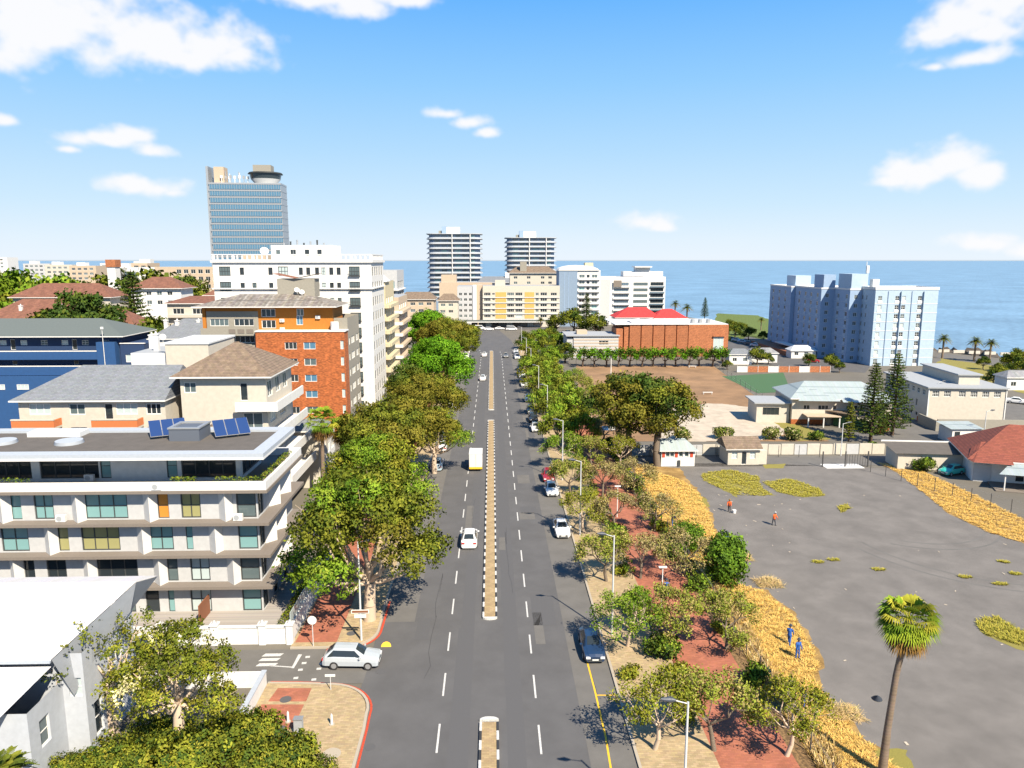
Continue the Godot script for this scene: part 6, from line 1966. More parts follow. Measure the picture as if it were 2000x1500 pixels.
func build_greenery():
	rng.seed = 101
	# kinds
	broad_tree("street_a", 14.5, 7.4, 17, [OLIVE, OLIVE, BROWNISH, FRESH], M.bark_pale, 0.29, 1.45, 0.5, 0.26)
	broad_tree("street_b", 14.0, 8.6, 18, [BROWNISH, OLIVE, BROWNISH], M.bark_grey, 0.32, 1.25, 0.72, 0.34)
	broad_tree("street_c", 15.0, 7.8, 16, [FRESH, FRESH, YELLOWY], M.bark_pale, 0.31, 1.2, 0.55, 0.3)
	broad_tree("dome", 15.4, 8.2, 18, [VIVID], M.bark_grey, 0.42, 1.0, 0.55, 0.25)
	broad_tree("dark_round", 13.0, 6.4, 14, [DEEP, OLIVE], M.bark_grey, 0.45, 0.9, 0.5, 0.3)
	broad_tree("far_round", 9.0, 5.0, 9, [OLIVE, DEEP], M.bark_brown, 0.6, 0.6, 0.5, 0.25)
	broad_tree("far_bright", 9.0, 5.5, 9, [YELLOWY, FRESH], M.bark_brown, 0.6, 0.6, 0.5, 0.25)
	broad_tree("gum_flower", 9.6, 4.5, 12, [YELLOWY, OLIVE, YELLOWY + [Color(0.62, 0.56, 0.30)]], M.bark_pale, 0.19, 2.4, 0.5, 0.42)
	broad_tree("gum_open", 9.4, 4.3, 7, [YELLOWY, OLIVE], M.bark_pale, 0.19, 0.9, 0.7, 0.40)
	broad_tree("lot_tree", 15.0, 7.6, 15, [DEEP, OLIVE, BROWNISH], M.bark_grey, 0.42, 0.75, 0.6, 0.38)
	broad_tree("park_round", 6.6, 4.3, 9, [FRESH, YELLOWY, OLIVE], M.bark_grey, 0.36, 0.9, 0.62, 0.3)
	broad_tree("clipped", 4.4, 2.5, 6, [DEEP, VIVID], M.bark_brown, 0.4, 0.9, 0.6, 0.3)
	twiggy_tree("thorn_green", 6.2, FRESH, 1.0, M.bark_pale)
	twiggy_tree("thorn_olive", 5.8, YELLOWY, 0.7, M.bark_pale)
	twiggy_tree("thorn_brown", 5.6, [Color(0.30, 0.245, 0.10), Color(0.25, 0.20, 0.10), Color(0.22, 0.22, 0.06)], 0.62, M.bark_grey)
	twiggy_tree("thorn_mixed", 6.0, [Color(0.22, 0.25, 0.04), Color(0.30, 0.25, 0.09), Color(0.18, 0.22, 0.03)], 0.95, M.bark_grey)
	bush("round_bush", Vector3(1.5, 1.7, 1.5), DEEP + FRESH, 130)
	bush("low_bush", Vector3(1.2, 0.9, 1.2), YELLOWY, 80, 0.22)
	bush("big_bush", Vector3(3.2, 5.0, 3.2), [Color(0.085, 0.16, 0.018), Color(0.14, 0.235, 0.024), Color(0.065, 0.12, 0.018)], 560, 0.3)
	bush("yellow_bush", Vector3(2.6, 2.6, 2.6), YELLOWY + OLIVE + DEEP, 620, 0.19)
	bush("frangipani", Vector3(2.0, 1.9, 1.6), [Color(0.10, 0.15, 0.02), Color(0.16, 0.17, 0.03), Color(0.42, 0.36, 0.20), Color(0.08, 0.10, 0.03)], 150, 0.3)
	hedge_shape("hedge", 8.0, 1.5, 1.2, DEEP + FRESH)
	hedge_shape("low_hedge", 8.0, 0.85, 1.0, YELLOWY + FRESH)
	fan_palm("tall_fan_palm", 10.4, 0.8, 52, 46, 1.0)
	fan_palm("fan_palm", 8.0, 0.2, 30, 26, 0.95)
	feather_palm("date_palm", 7.0, 42)
	norfolk_pine("pine", 14.5, 3.3, DEEP)
	norfolk_pine("slim_pine", 9.0, 1.4, OLIVE)
	# big trees on the built side of the avenue
	var street := [["street_a", Vector3(-11.17, 0, -62.35), 1.0, "large gum tree with pale peeling trunk at the corner of the side street"], ["street_c", Vector3(-13.4, 0, -81.5), 0.86, "large leafy street tree next after the corner gum tree"], ["street_b", Vector3(-13.4, 0, -99.5), 0.98, "wide umbrella shaped brown green street tree opposite the white parked car"], ["street_c", Vector3(-8.9, 0, -109.0), 0.70, "bright street tree leaning over the parking lane"], ["street_b", Vector3(-11.8, 0, -129.0), 0.9, "olive street tree with bare branches before the bright green dome tree"], ["dome", Vector3(-12.4, 0, -165.0), 1.0, "bright green dome shaped street tree"], ["dark_round", Vector3(-17.2, 0, -150.0), 0.86, "dark green tree standing behind the bright dome tree"], ["street_b", Vector3(-12.5, 0, -212.0), 1.15, "broad brownish street tree before the far junction"], ["dome", Vector3(-20.0, 0, -232.0), 1.1, "green rounded tree behind the broad brownish one"], ["far_round", Vector3(-8.6, 0, -246.0), 0.9, "small brown leaved tree at the far median"], ["street_a", Vector3(-16.0, 0, -188.0), 0.85, "olive tree between the dome tree and the broad brownish tree"]]
	for a in street:
		plant("street_tree", a[0], a[3], "tree", a[1], rng.randf() * TAU, a[2])
	# gums and shrubs by the white roofed house
	plant("gum_tree", "gum_flower", "gum tree covered in cream blossom beside the white corner wall", "tree", Vector3(-20.34, 0, -43.64), 0.6, 1.0)
	plant("gum_tree", "gum_open", "open gum tree with bare pale branches in front of the blue grey house", "tree", Vector3(-26.11, 0, -46.68), 2.2, 1.0)
	for a in [[Vector3(-22.73, 0, -41.66), 1.0, "yellow green shrub below the open gum tree"], [Vector3(-18.14, 0, -42.00), 1.2, "yellow green shrub at the foot of the blossoming gum"], [Vector3(-13.36, 0, -41.41), 1.05, "olive shrub by the red corner pavement"], [Vector3(-16.38, 0, -44.39), 1.0, "shrub squeezed behind the white corner wall"], [Vector3(-26.16, 0, -42.21), 0.6, "shrub against the blue grey house"], [Vector3(-21.66, 0, -44.28), 0.9, "dense shrub between the two gum trees"], [Vector3(-11.44, 0, -40.69), 0.7, "small olive shrub on the beige corner paving"]]:
		plant("shrub", "yellow_bush", a[2], "shrub", a[0], rng.randf() * TAU, a[1], "", "stems", "foliage")
	plant("palm_plant", "date_palm", "bright green palm fronds in front of the white roofed house", "palm", Vector3(-27.13, 0, -37.27), 0.3, 0.62)
	# small trees on the park side: three rows
	var kinds := ["thorn_green", "thorn_olive", "thorn_brown", "thorn_mixed"]
	var row_names := {11.0: "kerbside row", 14.8: "middle row", 19.4: "fence row"}
	var looks := {"thorn_green": "leafy green", "thorn_olive": "sparse yellow green", "thorn_brown": "bare twiggy brown", "thorn_mixed": "half bare olive"}
	var plan := {11.0: ["thorn_olive", "thorn_green", "thorn_mixed", "thorn_olive", "thorn_mixed", "thorn_green", "thorn_green", "thorn_mixed", "thorn_green", "thorn_green", "thorn_green", "thorn_green", "thorn_green"], 14.8: ["thorn_mixed", "thorn_mixed", "thorn_brown", "thorn_brown", "thorn_brown", "thorn_mixed", "thorn_green", "thorn_green", "thorn_mixed", "thorn_green", "thorn_green", "thorn_green", "thorn_green"], 19.4: ["thorn_olive", "thorn_mixed", "thorn_brown", "thorn_brown", "thorn_brown", "thorn_olive", "thorn_brown", "thorn_green", "thorn_green", "thorn_mixed", "thorn_green"]}
	for x in plan:
		for k in plan[x].size():
			var z: float = -43.5 - k * 13.4
			var kind: String = plan[x][k]
			if k >= 6 and x < 16.0:
				plant("park_tree", "park_round", "round leafy tree of the %s beyond the notice board" % row_names[x], "tree", Vector3(x + rng.randf_range(-0.5, 0.5), 0.1, z), rng.randf() * TAU, rng.randf_range(0.9, 1.12), "leafy trees along the far walkway")
				continue
			var sc := 0.9 if k < 6 else 1.05
			plant("thorn_tree", kind, "%s thorn tree in the %s along the park side" % [looks[kind], row_names[x]], "tree", Vector3(x + rng.randf_range(-0.4, 0.4), 0.1, z + rng.randf_range(-0.8, 0.8)), rng.randf() * TAU, sc * rng.randf_range(0.92, 1.1), "thorn trees along the walkway")
	for k in 9:
		plant("avenue_tree", "far_bright" if k % 2 else "far_round", "round green tree in the far part of the park side", "tree", Vector3(12.0 + (k % 3) * 5.5, 0, -212 - k * 9.5), rng.randf() * TAU, 0.72, "far park side trees")
	# hedges along the walkway
	for k in 9:
		plant("hedge", "hedge", "clipped green hedge between beige pavement and red walkway", "hedge", Vector3(13.9, 0.1, -56.5 - k * 13.4), 0.0, 0.8, "walkway hedges", "stems", "foliage")
	for k in 7:
		plant("hedge", "hedge", "dark green hedge along the fence side of the red walkway", "hedge", Vector3(19.9, 0.1, -55.0 - k * 9.2), 0.0, 0.9, "fence hedges", "stems", "foliage")
	plant("large_bush", "big_bush", "dense dark green bush at the edge of the gravel lot", "bush", Vector3(22.36, 0, -69.62), 0.5, 1.0, "", "stems", "foliage")
	plant("large_bush", "big_bush", "dense bush beside the fence, next to the larger one", "bush", Vector3(21.48, 0, -76.34), 2.5, 0.72, "", "stems", "foliage")
	for a in [[Vector3(10.47, 0, -52.44), "grassy green clump at the foot of the kerbside tree"], [Vector3(14.29, 0, -52.69), "green clump under the middle row tree"]]:
		plant("shrub", "low_bush", a[1], "shrub", a[0] + Vector3(0, 0.1, 0), 0.4, 0.8, "", "stems", "foliage")
	# trees on and around the lot
	plant("lot_tree", "lot_tree", "tall dark tree with bent grey trunk beside the white lodge", "tree", Vector3(25.98, 0, -112.12), 0.8, 0.95)
	plant("lot_tree", "lot_tree", "tall dark tree behind the blue notice board", "tree", Vector3(21.76, 0, -115.26), 3.4, 0.98)
	plant("tall_palm", "tall_fan_palm", "tall fan palm with hanging dry fronds standing on the gravel lot", "palm", Vector3(24.47, 0, -41.23), 0.0, 1.0)
	plant("street_palm", "fan_palm", "fan palm with brown skirt before the red brick facade", "palm", Vector3(-23.0, 0, -97.0), 1.0, 1.35)
	plant("street_palm", "fan_palm", "second fan palm half hidden by the umbrella tree", "palm", Vector3(-21.2, 0, -101.0), 2.0, 1.1)
	for a in [[Vector3(67.76, 0, -127.08), 1.0, "pine", "tall dark conifer in the school yard"], [Vector3(74.14, 0, -131.63), 1.07, "pine", "taller conifer behind the first school yard one"], [Vector3(63.81, 0, -127.18), 0.85, "slim_pine", "slim conifer beside the school building"]]:
		plant("conifer", a[2], a[3], "conifer", a[0], rng.randf() * TAU, a[1])
	plant("conifer", "pine", "tall layered conifer rising among terracotta roofs", "conifer", Vector3(-98.0, 0, -205.0), 0.4, 2.05)
	plant("conifer", "pine", "conifer before the white vaulted building", "conifer", Vector3(41.5, 0, -325.0), 0.9, 1.25)
	plant("conifer", "pine", "lone twin topped conifer on the sea lawn", "conifer", Vector3(118.97, 0, -410.82), 0.9, 0.82)
	# clipped row by the playing field
	for k in 13:
		plant("clipped_tree", "clipped", "round clipped tree in the row behind the playing field", "tree", Vector3(27.5 + k * 3.6, 0, -222.5 + (k % 2) * 1.2), rng.randf() * TAU, 1.3, "clipped trees before the brick hall")
	for a in [[Vector3(42.01, 0, -130.08), "flowering bush behind the cream lodge"], [Vector3(50.51, 0, -129.07), "white flowered bush on the wall side of the sand pitch"], [Vector3(53.97, 0, -128.59), "second white flowered bush next to it on the sand pitch"], [Vector3(34.15, 0, -129.51), "leafy bush behind the white lodge"]]:
		plant("flower_bush", "frangipani", a[1], "bush", a[0], rng.randf() * TAU, 1.0, "", "stems", "foliage")
	for a in [[Vector3(58.26, 0, -128.09), 0.9, "bright bush by the perimeter wall"], [Vector3(66.30, 0, -108.17), 1.1, "yellow green bush before the outbuilding"], [Vector3(64.46, 0, -120.65), 0.8, "small bush beside the conifers"]]:
		plant("shrub", "round_bush", a[2], "shrub", a[0], 0.3, a[1], "", "stems", "foliage")
	for a in [[Vector3(82.46, 0, -225.88), 1.0, "round tree at the car park entrance"], [Vector3(100.51, 0, -214.43), 0.85, "round tree before the pale blue high rise"], [Vector3(104.69, 0, -297.57), 1.0, "dark tree at the edge of the sea lawn"], [Vector3(101.67, 0, -305.75), 1.1, "dark tree beside the parked cars"], [Vector3(91.85, 0, -290.22), 0.8, "dark tree behind the brick hall"], [Vector3(150.03, 0, -207.02), 1.1, "dark tree by the promenade"], [Vector3(138.72, 0, -196.08), 0.8, "low dark tree beside the promenade palms"]]:
		plant("park_tree", "far_round", a[2], "tree", a[0], rng.randf() * TAU, a[1] * 0.6)
	for a in [[Vector3(102.32, 0, -411.27), 1.2, "date palm by the white sea facing flats"], [Vector3(100.06, 0, -377.23), 1.2, "date palm beside the red roofed house"], [Vector3(149.12, 0, -238.76), 0.95, "palm on the promenade next to the high rise"], [Vector3(154.78, 0, -231.05), 0.95, "palm on the promenade beyond the hall"], [Vector3(158.11, 0, -228.55), 0.9, "palm on the promenade by the rocks"], [Vector3(125.06, 0, -339.74), 0.7, "palm at the corner of the high rise"]]:
		plant("date_palm", "date_palm", a[2], "palm", a[0], rng.randf() * TAU, a[1])
	k_belt()
	for j in 26:
		var side := j % 2
		plant("walkway_shrub", "round_bush" if j % 3 else "low_bush", "green shrub in the planting bed %s" % ("along the walkway fence" if side else "between pavement and walkway"), "shrub", Vector3((20.0 if side else 13.4) + rng.randf_range(-0.4, 0.4), 0.1, -47.0 - j * 4.1), rng.randf() * TAU, rng.randf_range(0.75, 1.15), "walkway shrubs", "stems", "foliage")
	# end of the avenue
	for a in [[Vector3(35, 0, -318), 1.3, "green tree before the slate blue end wall"], [Vector3(44, 0, -312), 1.1, "green tree beside the dark conifer"], [Vector3(28, 0, -326), 0.9, "small tree by the shops"]]:
		plant("junction_tree", "far_round", a[2], "tree", a[0], rng.randf() * TAU, a[1])
	for x in [22.0, 29.0]:
		plant("date_palm", "date_palm", "small palm before the shop canopy", "palm", Vector3(x, 0, -335), 0.4, 0.8, "shop palms")
	# gardens on the built side
	var g := [[-80.0, -172.0, "dark_round", 1.35, "big dark garden tree among the terracotta roofs"], [-93.0, -180.0, "dark_round", 1.15, "dark garden tree beside the layered conifer"], [-70.0, -176.0, "far_round", 1.3, "low garden tree before the flats"], [-108.0, -215.0, "dark_round", 1.5, "tall bushy tree behind the terracotta roofs"], [-140.0, -205.0, "far_bright", 2.4, "bright hedge like tree above the terracotta roof"], [-165.0, -215.0, "far_bright", 2.5, "broad bright tree by the long house"], [-190.0, -225.0, "far_bright", 2.4, "broad bright tree near the palm"], [-122.0, -300.0, "dark_round", 2.0, "tall dark tree before the slim white tower"], [-165.0, -320.0, "far_round", 2.8, "dark tree before the white office"], [-215.0, -330.0, "far_round", 2.9, "dark tree near the far villas"], [-250.0, -360.0, "far_round", 2.9, "dark far tree under the far palms"], [-125.0, -172.0, "far_bright", 1.0, "small bright tree behind the blue block"]]
	g += [[-101.0, -184.0, "dark_round", 1.9, "tall dark tree in front of the terracotta roofs"], [-92.5, -176.0, "dark_round", 1.55, "dark rounded tree joined to the tall one"], [-84.0, -182.0, "far_round", 2.0, "olive tree beside the dark rounded pair"], [-166.0, -262.0, "far_bright", 3.1, "high bright canopy behind the long terracotta house"], [-149.0, -258.0, "far_bright", 2.9, "bright canopy next to the feathery palm"], [-186.0, -266.0, "far_bright", 3.1, "bright canopy towards the skyline blocks"], [-128.0, -282.0, "far_round", 3.1, "dark canopy below the slim white tower"], [-73.0, -166.0, "far_round", 1.7, "low green tree over the slate roofed house"]]
	for a in g:
		plant("garden_tree", a[2], a[4], "tree", Vector3(a[0], 0, a[1]), rng.randf() * TAU, a[3])
	plant("date_palm", "date_palm", "feathery palm among the bright trees", "palm", Vector3(-150.0, 0, -200.0), 0.5, 2.6)
	plant("date_palm", "date_palm", "far palm above the dark trees", "palm", Vector3(-160.0, 0, -330.0), 0.5, 3.4)
	for k in 5:
		plant("hedge", "low_hedge", "trimmed yellow green hedge along the white boundary wall", "hedge", Vector3(-18.6 - k * 0.0, 0.2, -58.9 - k * 3.0), 0.0, 0.62, "boundary hedges", "stems", "foliage")
	for k in 4:
		plant("hedge", "low_hedge", "trimmed green hedge behind the boundary wall pillars", "hedge", Vector3(-19.5 - k * 4.2, 0.2, -59.4), PI / 2, 0.62, "front boundary hedges", "stems", "foliage")
	for k in 4:
		plant("garden_shrub", "round_bush", "green garden shrub between the deck and the pavement", "shrub", Vector3(-17.6 + 0.3 * (k % 2), 0, -72.0 - k * 3.4), k, 0.9, "garden shrubs by the deck", "stems", "foliage")
	grasses()


func tuft_mesh(blades: int, h: float, spread: float, palette: Array) -> ArrayMesh:
	leaves_begin()
	for k in blades:
		var a := rng.randf() * TAU
		var base := Vector3(cos(a), 0, sin(a)) * rng.randf() * spread * 0.35
		var tip := base + Vector3(cos(a) * spread * rng.randf(), h * rng.randf_range(0.5, 1.0), sin(a) * spread * rng.randf())
		blade(base, tip, 0.035, (palette[rng.randi() % palette.size()] as Color) * rng.randf_range(0.8, 1.2))
	return leaves_end()


func scatter(called: String, label: String, category: String, mesh: Mesh, poly: PackedVector2Array, n: int, lo: float, hi: float):
	var box2 := Rect2(poly[0], Vector2.ZERO)
	for p in poly:
		box2 = box2.expand(p)
	var where := []
	var tries := 0
	while where.size() < n and tries < n * 12:
		tries += 1
		var p := box2.position + Vector2(rng.randf(), rng.randf()) * box2.size
		if Geometry2D.is_point_in_polygon(p, poly):
			where.append(Transform3D(Basis(Vector3.UP, rng.randf() * TAU).scaled(Vector3.ONE * rng.randf_range(lo, hi)), Vector3(p.x, 0.01, p.y)))
	var mm := MultiMesh.new()
	mm.transform_format = MultiMesh.TRANSFORM_3D
	mm.mesh = mesh
	mm.instance_count = where.size()
	for k in where.size():
		mm.set_instance_transform(k, where[k])
	var o := MultiMeshInstance3D.new()
	o.multimesh = mm
	o.material_override = M.leaf_dry
	o.name = numbered(called)
	add_child(o)
	o.set_meta("kind", "stuff")
	tag(o, label, category)


func grasses():
	var straw := tuft_mesh(16, 0.42, 0.36, STRAW)
	var gold := tuft_mesh(16, 0.13, 0.42, [Color(0.66, 0.44, 0.14), Color(0.60, 0.38, 0.11), Color(0.52, 0.38, 0.11)])
	var green := tuft_mesh(14, 0.14, 0.3, [Color(0.27, 0.27, 0.045), Color(0.36, 0.31, 0.06), Color(0.18, 0.21, 0.03)])
	var verge := PackedVector2Array(flat([Vector3(26.29, 0, -37.38), Vector3(25.84, 0, -41.77), Vector3(24.90, 0, -44.88), Vector3(24.63, 0, -48.08), Vector3(24.71, 0, -51.70), Vector3(26.31, 0, -54.62), Vector3(27.30, 0, -62.00), Vector3(26.42, 0, -67.29), Vector3(24.40, 0, -68.85), Vector3(25.70, 0, -79.96), Vector3(27.58, 0, -89.45), Vector3(28.59, 0, -97.80), Vector3(28.00, 0, -103.84), Vector3(22.13, 0, -112.82), Vector3(20.8, 0, -98), Vector3(20.8, 0, -40)]))
	scatter("dry_grass", "golden dry grass along the edge of the gravel lot", "grass", gold, verge, 6000, 0.6, 1.4)
	var tall := PackedVector2Array(flat([Vector3(20.7, 0, -40), Vector3(20.7, 0, -75), Vector3(22.81, 0, -62.61), Vector3(21.96, 0, -53.96), Vector3(21.91, 0, -47.85), Vector3(22.54, 0, -42.84)]))
	scatter("tall_dry_grass", "tall pale straw standing along the wire fence", "grass", straw, tall, 800, 0.7, 1.7)
	for a in [[[Vector3(31.74, 0, -107.71), Vector3(36.65, 0, -109.53), Vector3(39.84, 0, -106.14), Vector3(38.33, 0, -99.87), Vector3(39.00, 0, -96.84), Vector3(33.70, 0, -96.98), Vector3(31.01, 0, -103.76)], 700], [[Vector3(39.48, 0, -103.03), Vector3(44.32, 0, -104.70), Vector3(46.33, 0, -99.66), Vector3(45.86, 0, -96.66), Vector3(42.52, 0, -95.86), Vector3(39.88, 0, -98.19)], 500], [[Vector3(43.27, 0, -60.89), Vector3(45.84, 0, -61.70), Vector3(46.05, 0, -59.32), Vector3(47.73, 0, -58.19), Vector3(45.54, 0, -55.29), Vector3(42.63, 0, -58.33)], 420], [[Vector3(45.30, 0, -91.95), Vector3(47.14, 0, -92.94), Vector3(46.83, 0, -91.30), Vector3(44.72, 0, -89.57)], 60]]:
		scatter("weeds", "patch of low yellow green weeds growing on the gravel", "weeds", green, PackedVector2Array(flat(a[0])), a[1], 0.7, 1.5)
	var right := PackedVector2Array(flat([Vector3(61.61, 0, -112.66), Vector3(62.03, 0, -108.85), Vector3(60.19, 0, -98.11), Vector3(58.58, 0, -89.59), Vector3(59.04, 0, -82.31), Vector3(61.30, 0, -77.78), Vector3(66.98, 0, -82.10), Vector3(66.45, 0, -86.52), Vector3(66.64, 0, -96.78), Vector3(66.07, 0, -108.18)]))
	scatter("dry_grass", "dry grass strip below the lot's far fence", "grass", gold, right, 1800, 0.7, 1.4)
	for p in [Vector3(36.84, 0, -74.66), Vector3(40.45, 0, -72.02), Vector3(48.35, 0, -70.03), Vector3(50.77, 0, -68.27), Vector3(54.92, 0, -73.63), Vector3(54.07, 0, -70.63), Vector3(34.93, 0, -74.16)]:
		var c := PackedVector2Array()
		for k in 8:
			c.append(Vector2(p.x + cos(TAU * k / 8) * 0.7, p.z + sin(TAU * k / 8) * 0.35))
		scatter("weeds", "small isolated weed clump on the open gravel", "weeds", green, c, 40, 0.6, 1.2)
	# cut heaps of hay
	for a in [[Vector3(26.99, 0, -75.48), 1.0, "brown heap of cut grass near the dense bush"], [Vector3(27.66, 0, -69.00), 1.1, "straw heap of cut grass on the gravel edge"], [Vector3(25.08, 0, -47.46), 1.0, "flat pile of cut grass and branches on the dry verge"]]:
		leaves_begin()
		for k in 900:
			var d := rv()
			var p := Vector3(d.x * 1.1, absf(d.y) * 0.75 * (1.0 - minf(1.0, Vector2(d.x, d.z).length() * 0.7)), d.z * 0.9)
			blade(p, p + rv() * Vector3(0.5, 0.22, 0.5), 0.03, (STRAW[rng.randi() % 4] as Color) * rng.randf_range(0.8, 1.3))
		var o := obj("hay_heap", leaves_end(), M.leaf_dry)
		o.position = a[0]
		o.scale = Vector3.ONE * a[1]
		tag(o, a[2], "hay heap")


func k_belt():   # tree belts by the sea and round the school
	var n := 0
	for a in [[Vector3(97.38, 0, -316.61), 0.62], [Vector3(104.87, 0, -323.22), 0.7], [Vector3(107.60, 0, -316.34), 0.62], [Vector3(107.76, 0, -289.80), 0.55], [Vector3(85.97, 0, -225.78), 0.4], [Vector3(96.84, 0, -220.98), 0.45], [Vector3(100.42, 0, -208.34), 0.4], [Vector3(155.78, 0, -212.96), 0.7], [Vector3(144.21, 0, -194.17), 0.62], [Vector3(145.88, 0, -213.22), 0.5], [Vector3(130.53, 0, -186.17), 0.5], [Vector3(69.75, 0, -215.26), 0.32], [Vector3(72.04, 0, -235.73), 0.4]]:
		plant("belt_tree", "far_round" if n % 3 else "dark_round", "dark green rounded tree in the belts round the car park and promenade", "tree", a[0], rng.randf() * TAU, a[1] * (1.0 if n % 3 else 0.62), "seaside tree belts")
		n += 1


# ---------------------------------------------------------------- vehicles (front towards +z of their own axes)
const CARS := {
	"suv": [0.93, 0.34, [[2.2, 0.72, 0.74, 0.80, 0.55], [2.05, 0.86, 0.90, 0.95, 0.70], [1.1, 0.97, 1.06, 1.0, 0.74], [0.35, 1.0, 1.58, 1.0, 0.63], [-1.35, 1.02, 1.60, 1.0, 0.62], [-2.0, 1.02, 1.10, 0.98, 0.76], [-2.22, 0.80, 0.86, 0.88, 0.66]]],
	"sedan": [0.90, 0.32, [[2.25, 0.60, 0.62, 0.80, 0.55], [2.05, 0.74, 0.78, 0.95, 0.70], [1.0, 0.86, 0.96, 1.0, 0.74], [0.2, 0.90, 1.40, 1.0, 0.60], [-0.95, 0.92, 1.41, 1.0, 0.59], [-1.65, 0.92, 1.03, 0.98, 0.74], [-2.2, 0.86, 0.96, 0.92, 0.68], [-2.3, 0.62, 0.66, 0.86, 0.64]]],
	"hatch": [0.87, 0.31, [[1.95, 0.62, 0.65, 0.80, 0.55], [1.8, 0.78, 0.82, 0.95, 0.70], [0.95, 0.92, 1.02, 1.0, 0.72], [0.25, 0.95, 1.47, 1.0, 0.60], [-1.1, 0.97, 1.48, 1.0, 0.58], [-1.75, 0.97, 1.06, 0.98, 0.72], [-1.9, 0.70, 0.76, 0.88, 0.64]]],
	"van": [0.98, 0.34, [[2.5, 0.75, 0.80, 0.84, 0.62], [2.4, 0.98, 1.06, 0.96, 0.78], [1.9, 1.10, 1.22, 1.0, 0.82], [1.1, 1.15, 2.10, 1.0, 0.78], [-2.3, 1.15, 2.16, 1.0, 0.78], [-2.5, 1.10, 1.22, 1.0, 0.86], [-2.55, 0.70, 0.76, 0.96, 0.80]]]}
const PAINT := {"white": [0.62, 0.63, 0.64], "silver": [0.36, 0.40, 0.44], "navy": [0.012, 0.03, 0.075], "red": [0.26, 0.012, 0.02], "black": [0.018, 0.018, 0.02], "grey": [0.12, 0.125, 0.13], "turquoise": [0.04, 0.42, 0.36], "pale_blue": [0.34, 0.44, 0.52]}


func car_section(q: Array, w: float) -> Array:   # half outline, from the sill up to the middle of the top
	var ww: float = w * q[3]
	return [Vector3(ww * 0.84, 0.22, q[0]), Vector3(ww * 0.99, 0.34, q[0]), Vector3(ww, 0.34 + (q[1] - 0.34) * 0.55, q[0]), Vector3(ww * 0.955, q[1], q[0]), Vector3(w * q[4] / 0.93 * 0.93, q[2] - 0.03, q[0]), Vector3(w * q[4] * 0.82, q[2] + 0.015, q[0]), Vector3(0, q[2] + 0.045, q[0])]


func flip(p: Vector3) -> Vector3:
	return Vector3(-p.x, p.y, p.z)


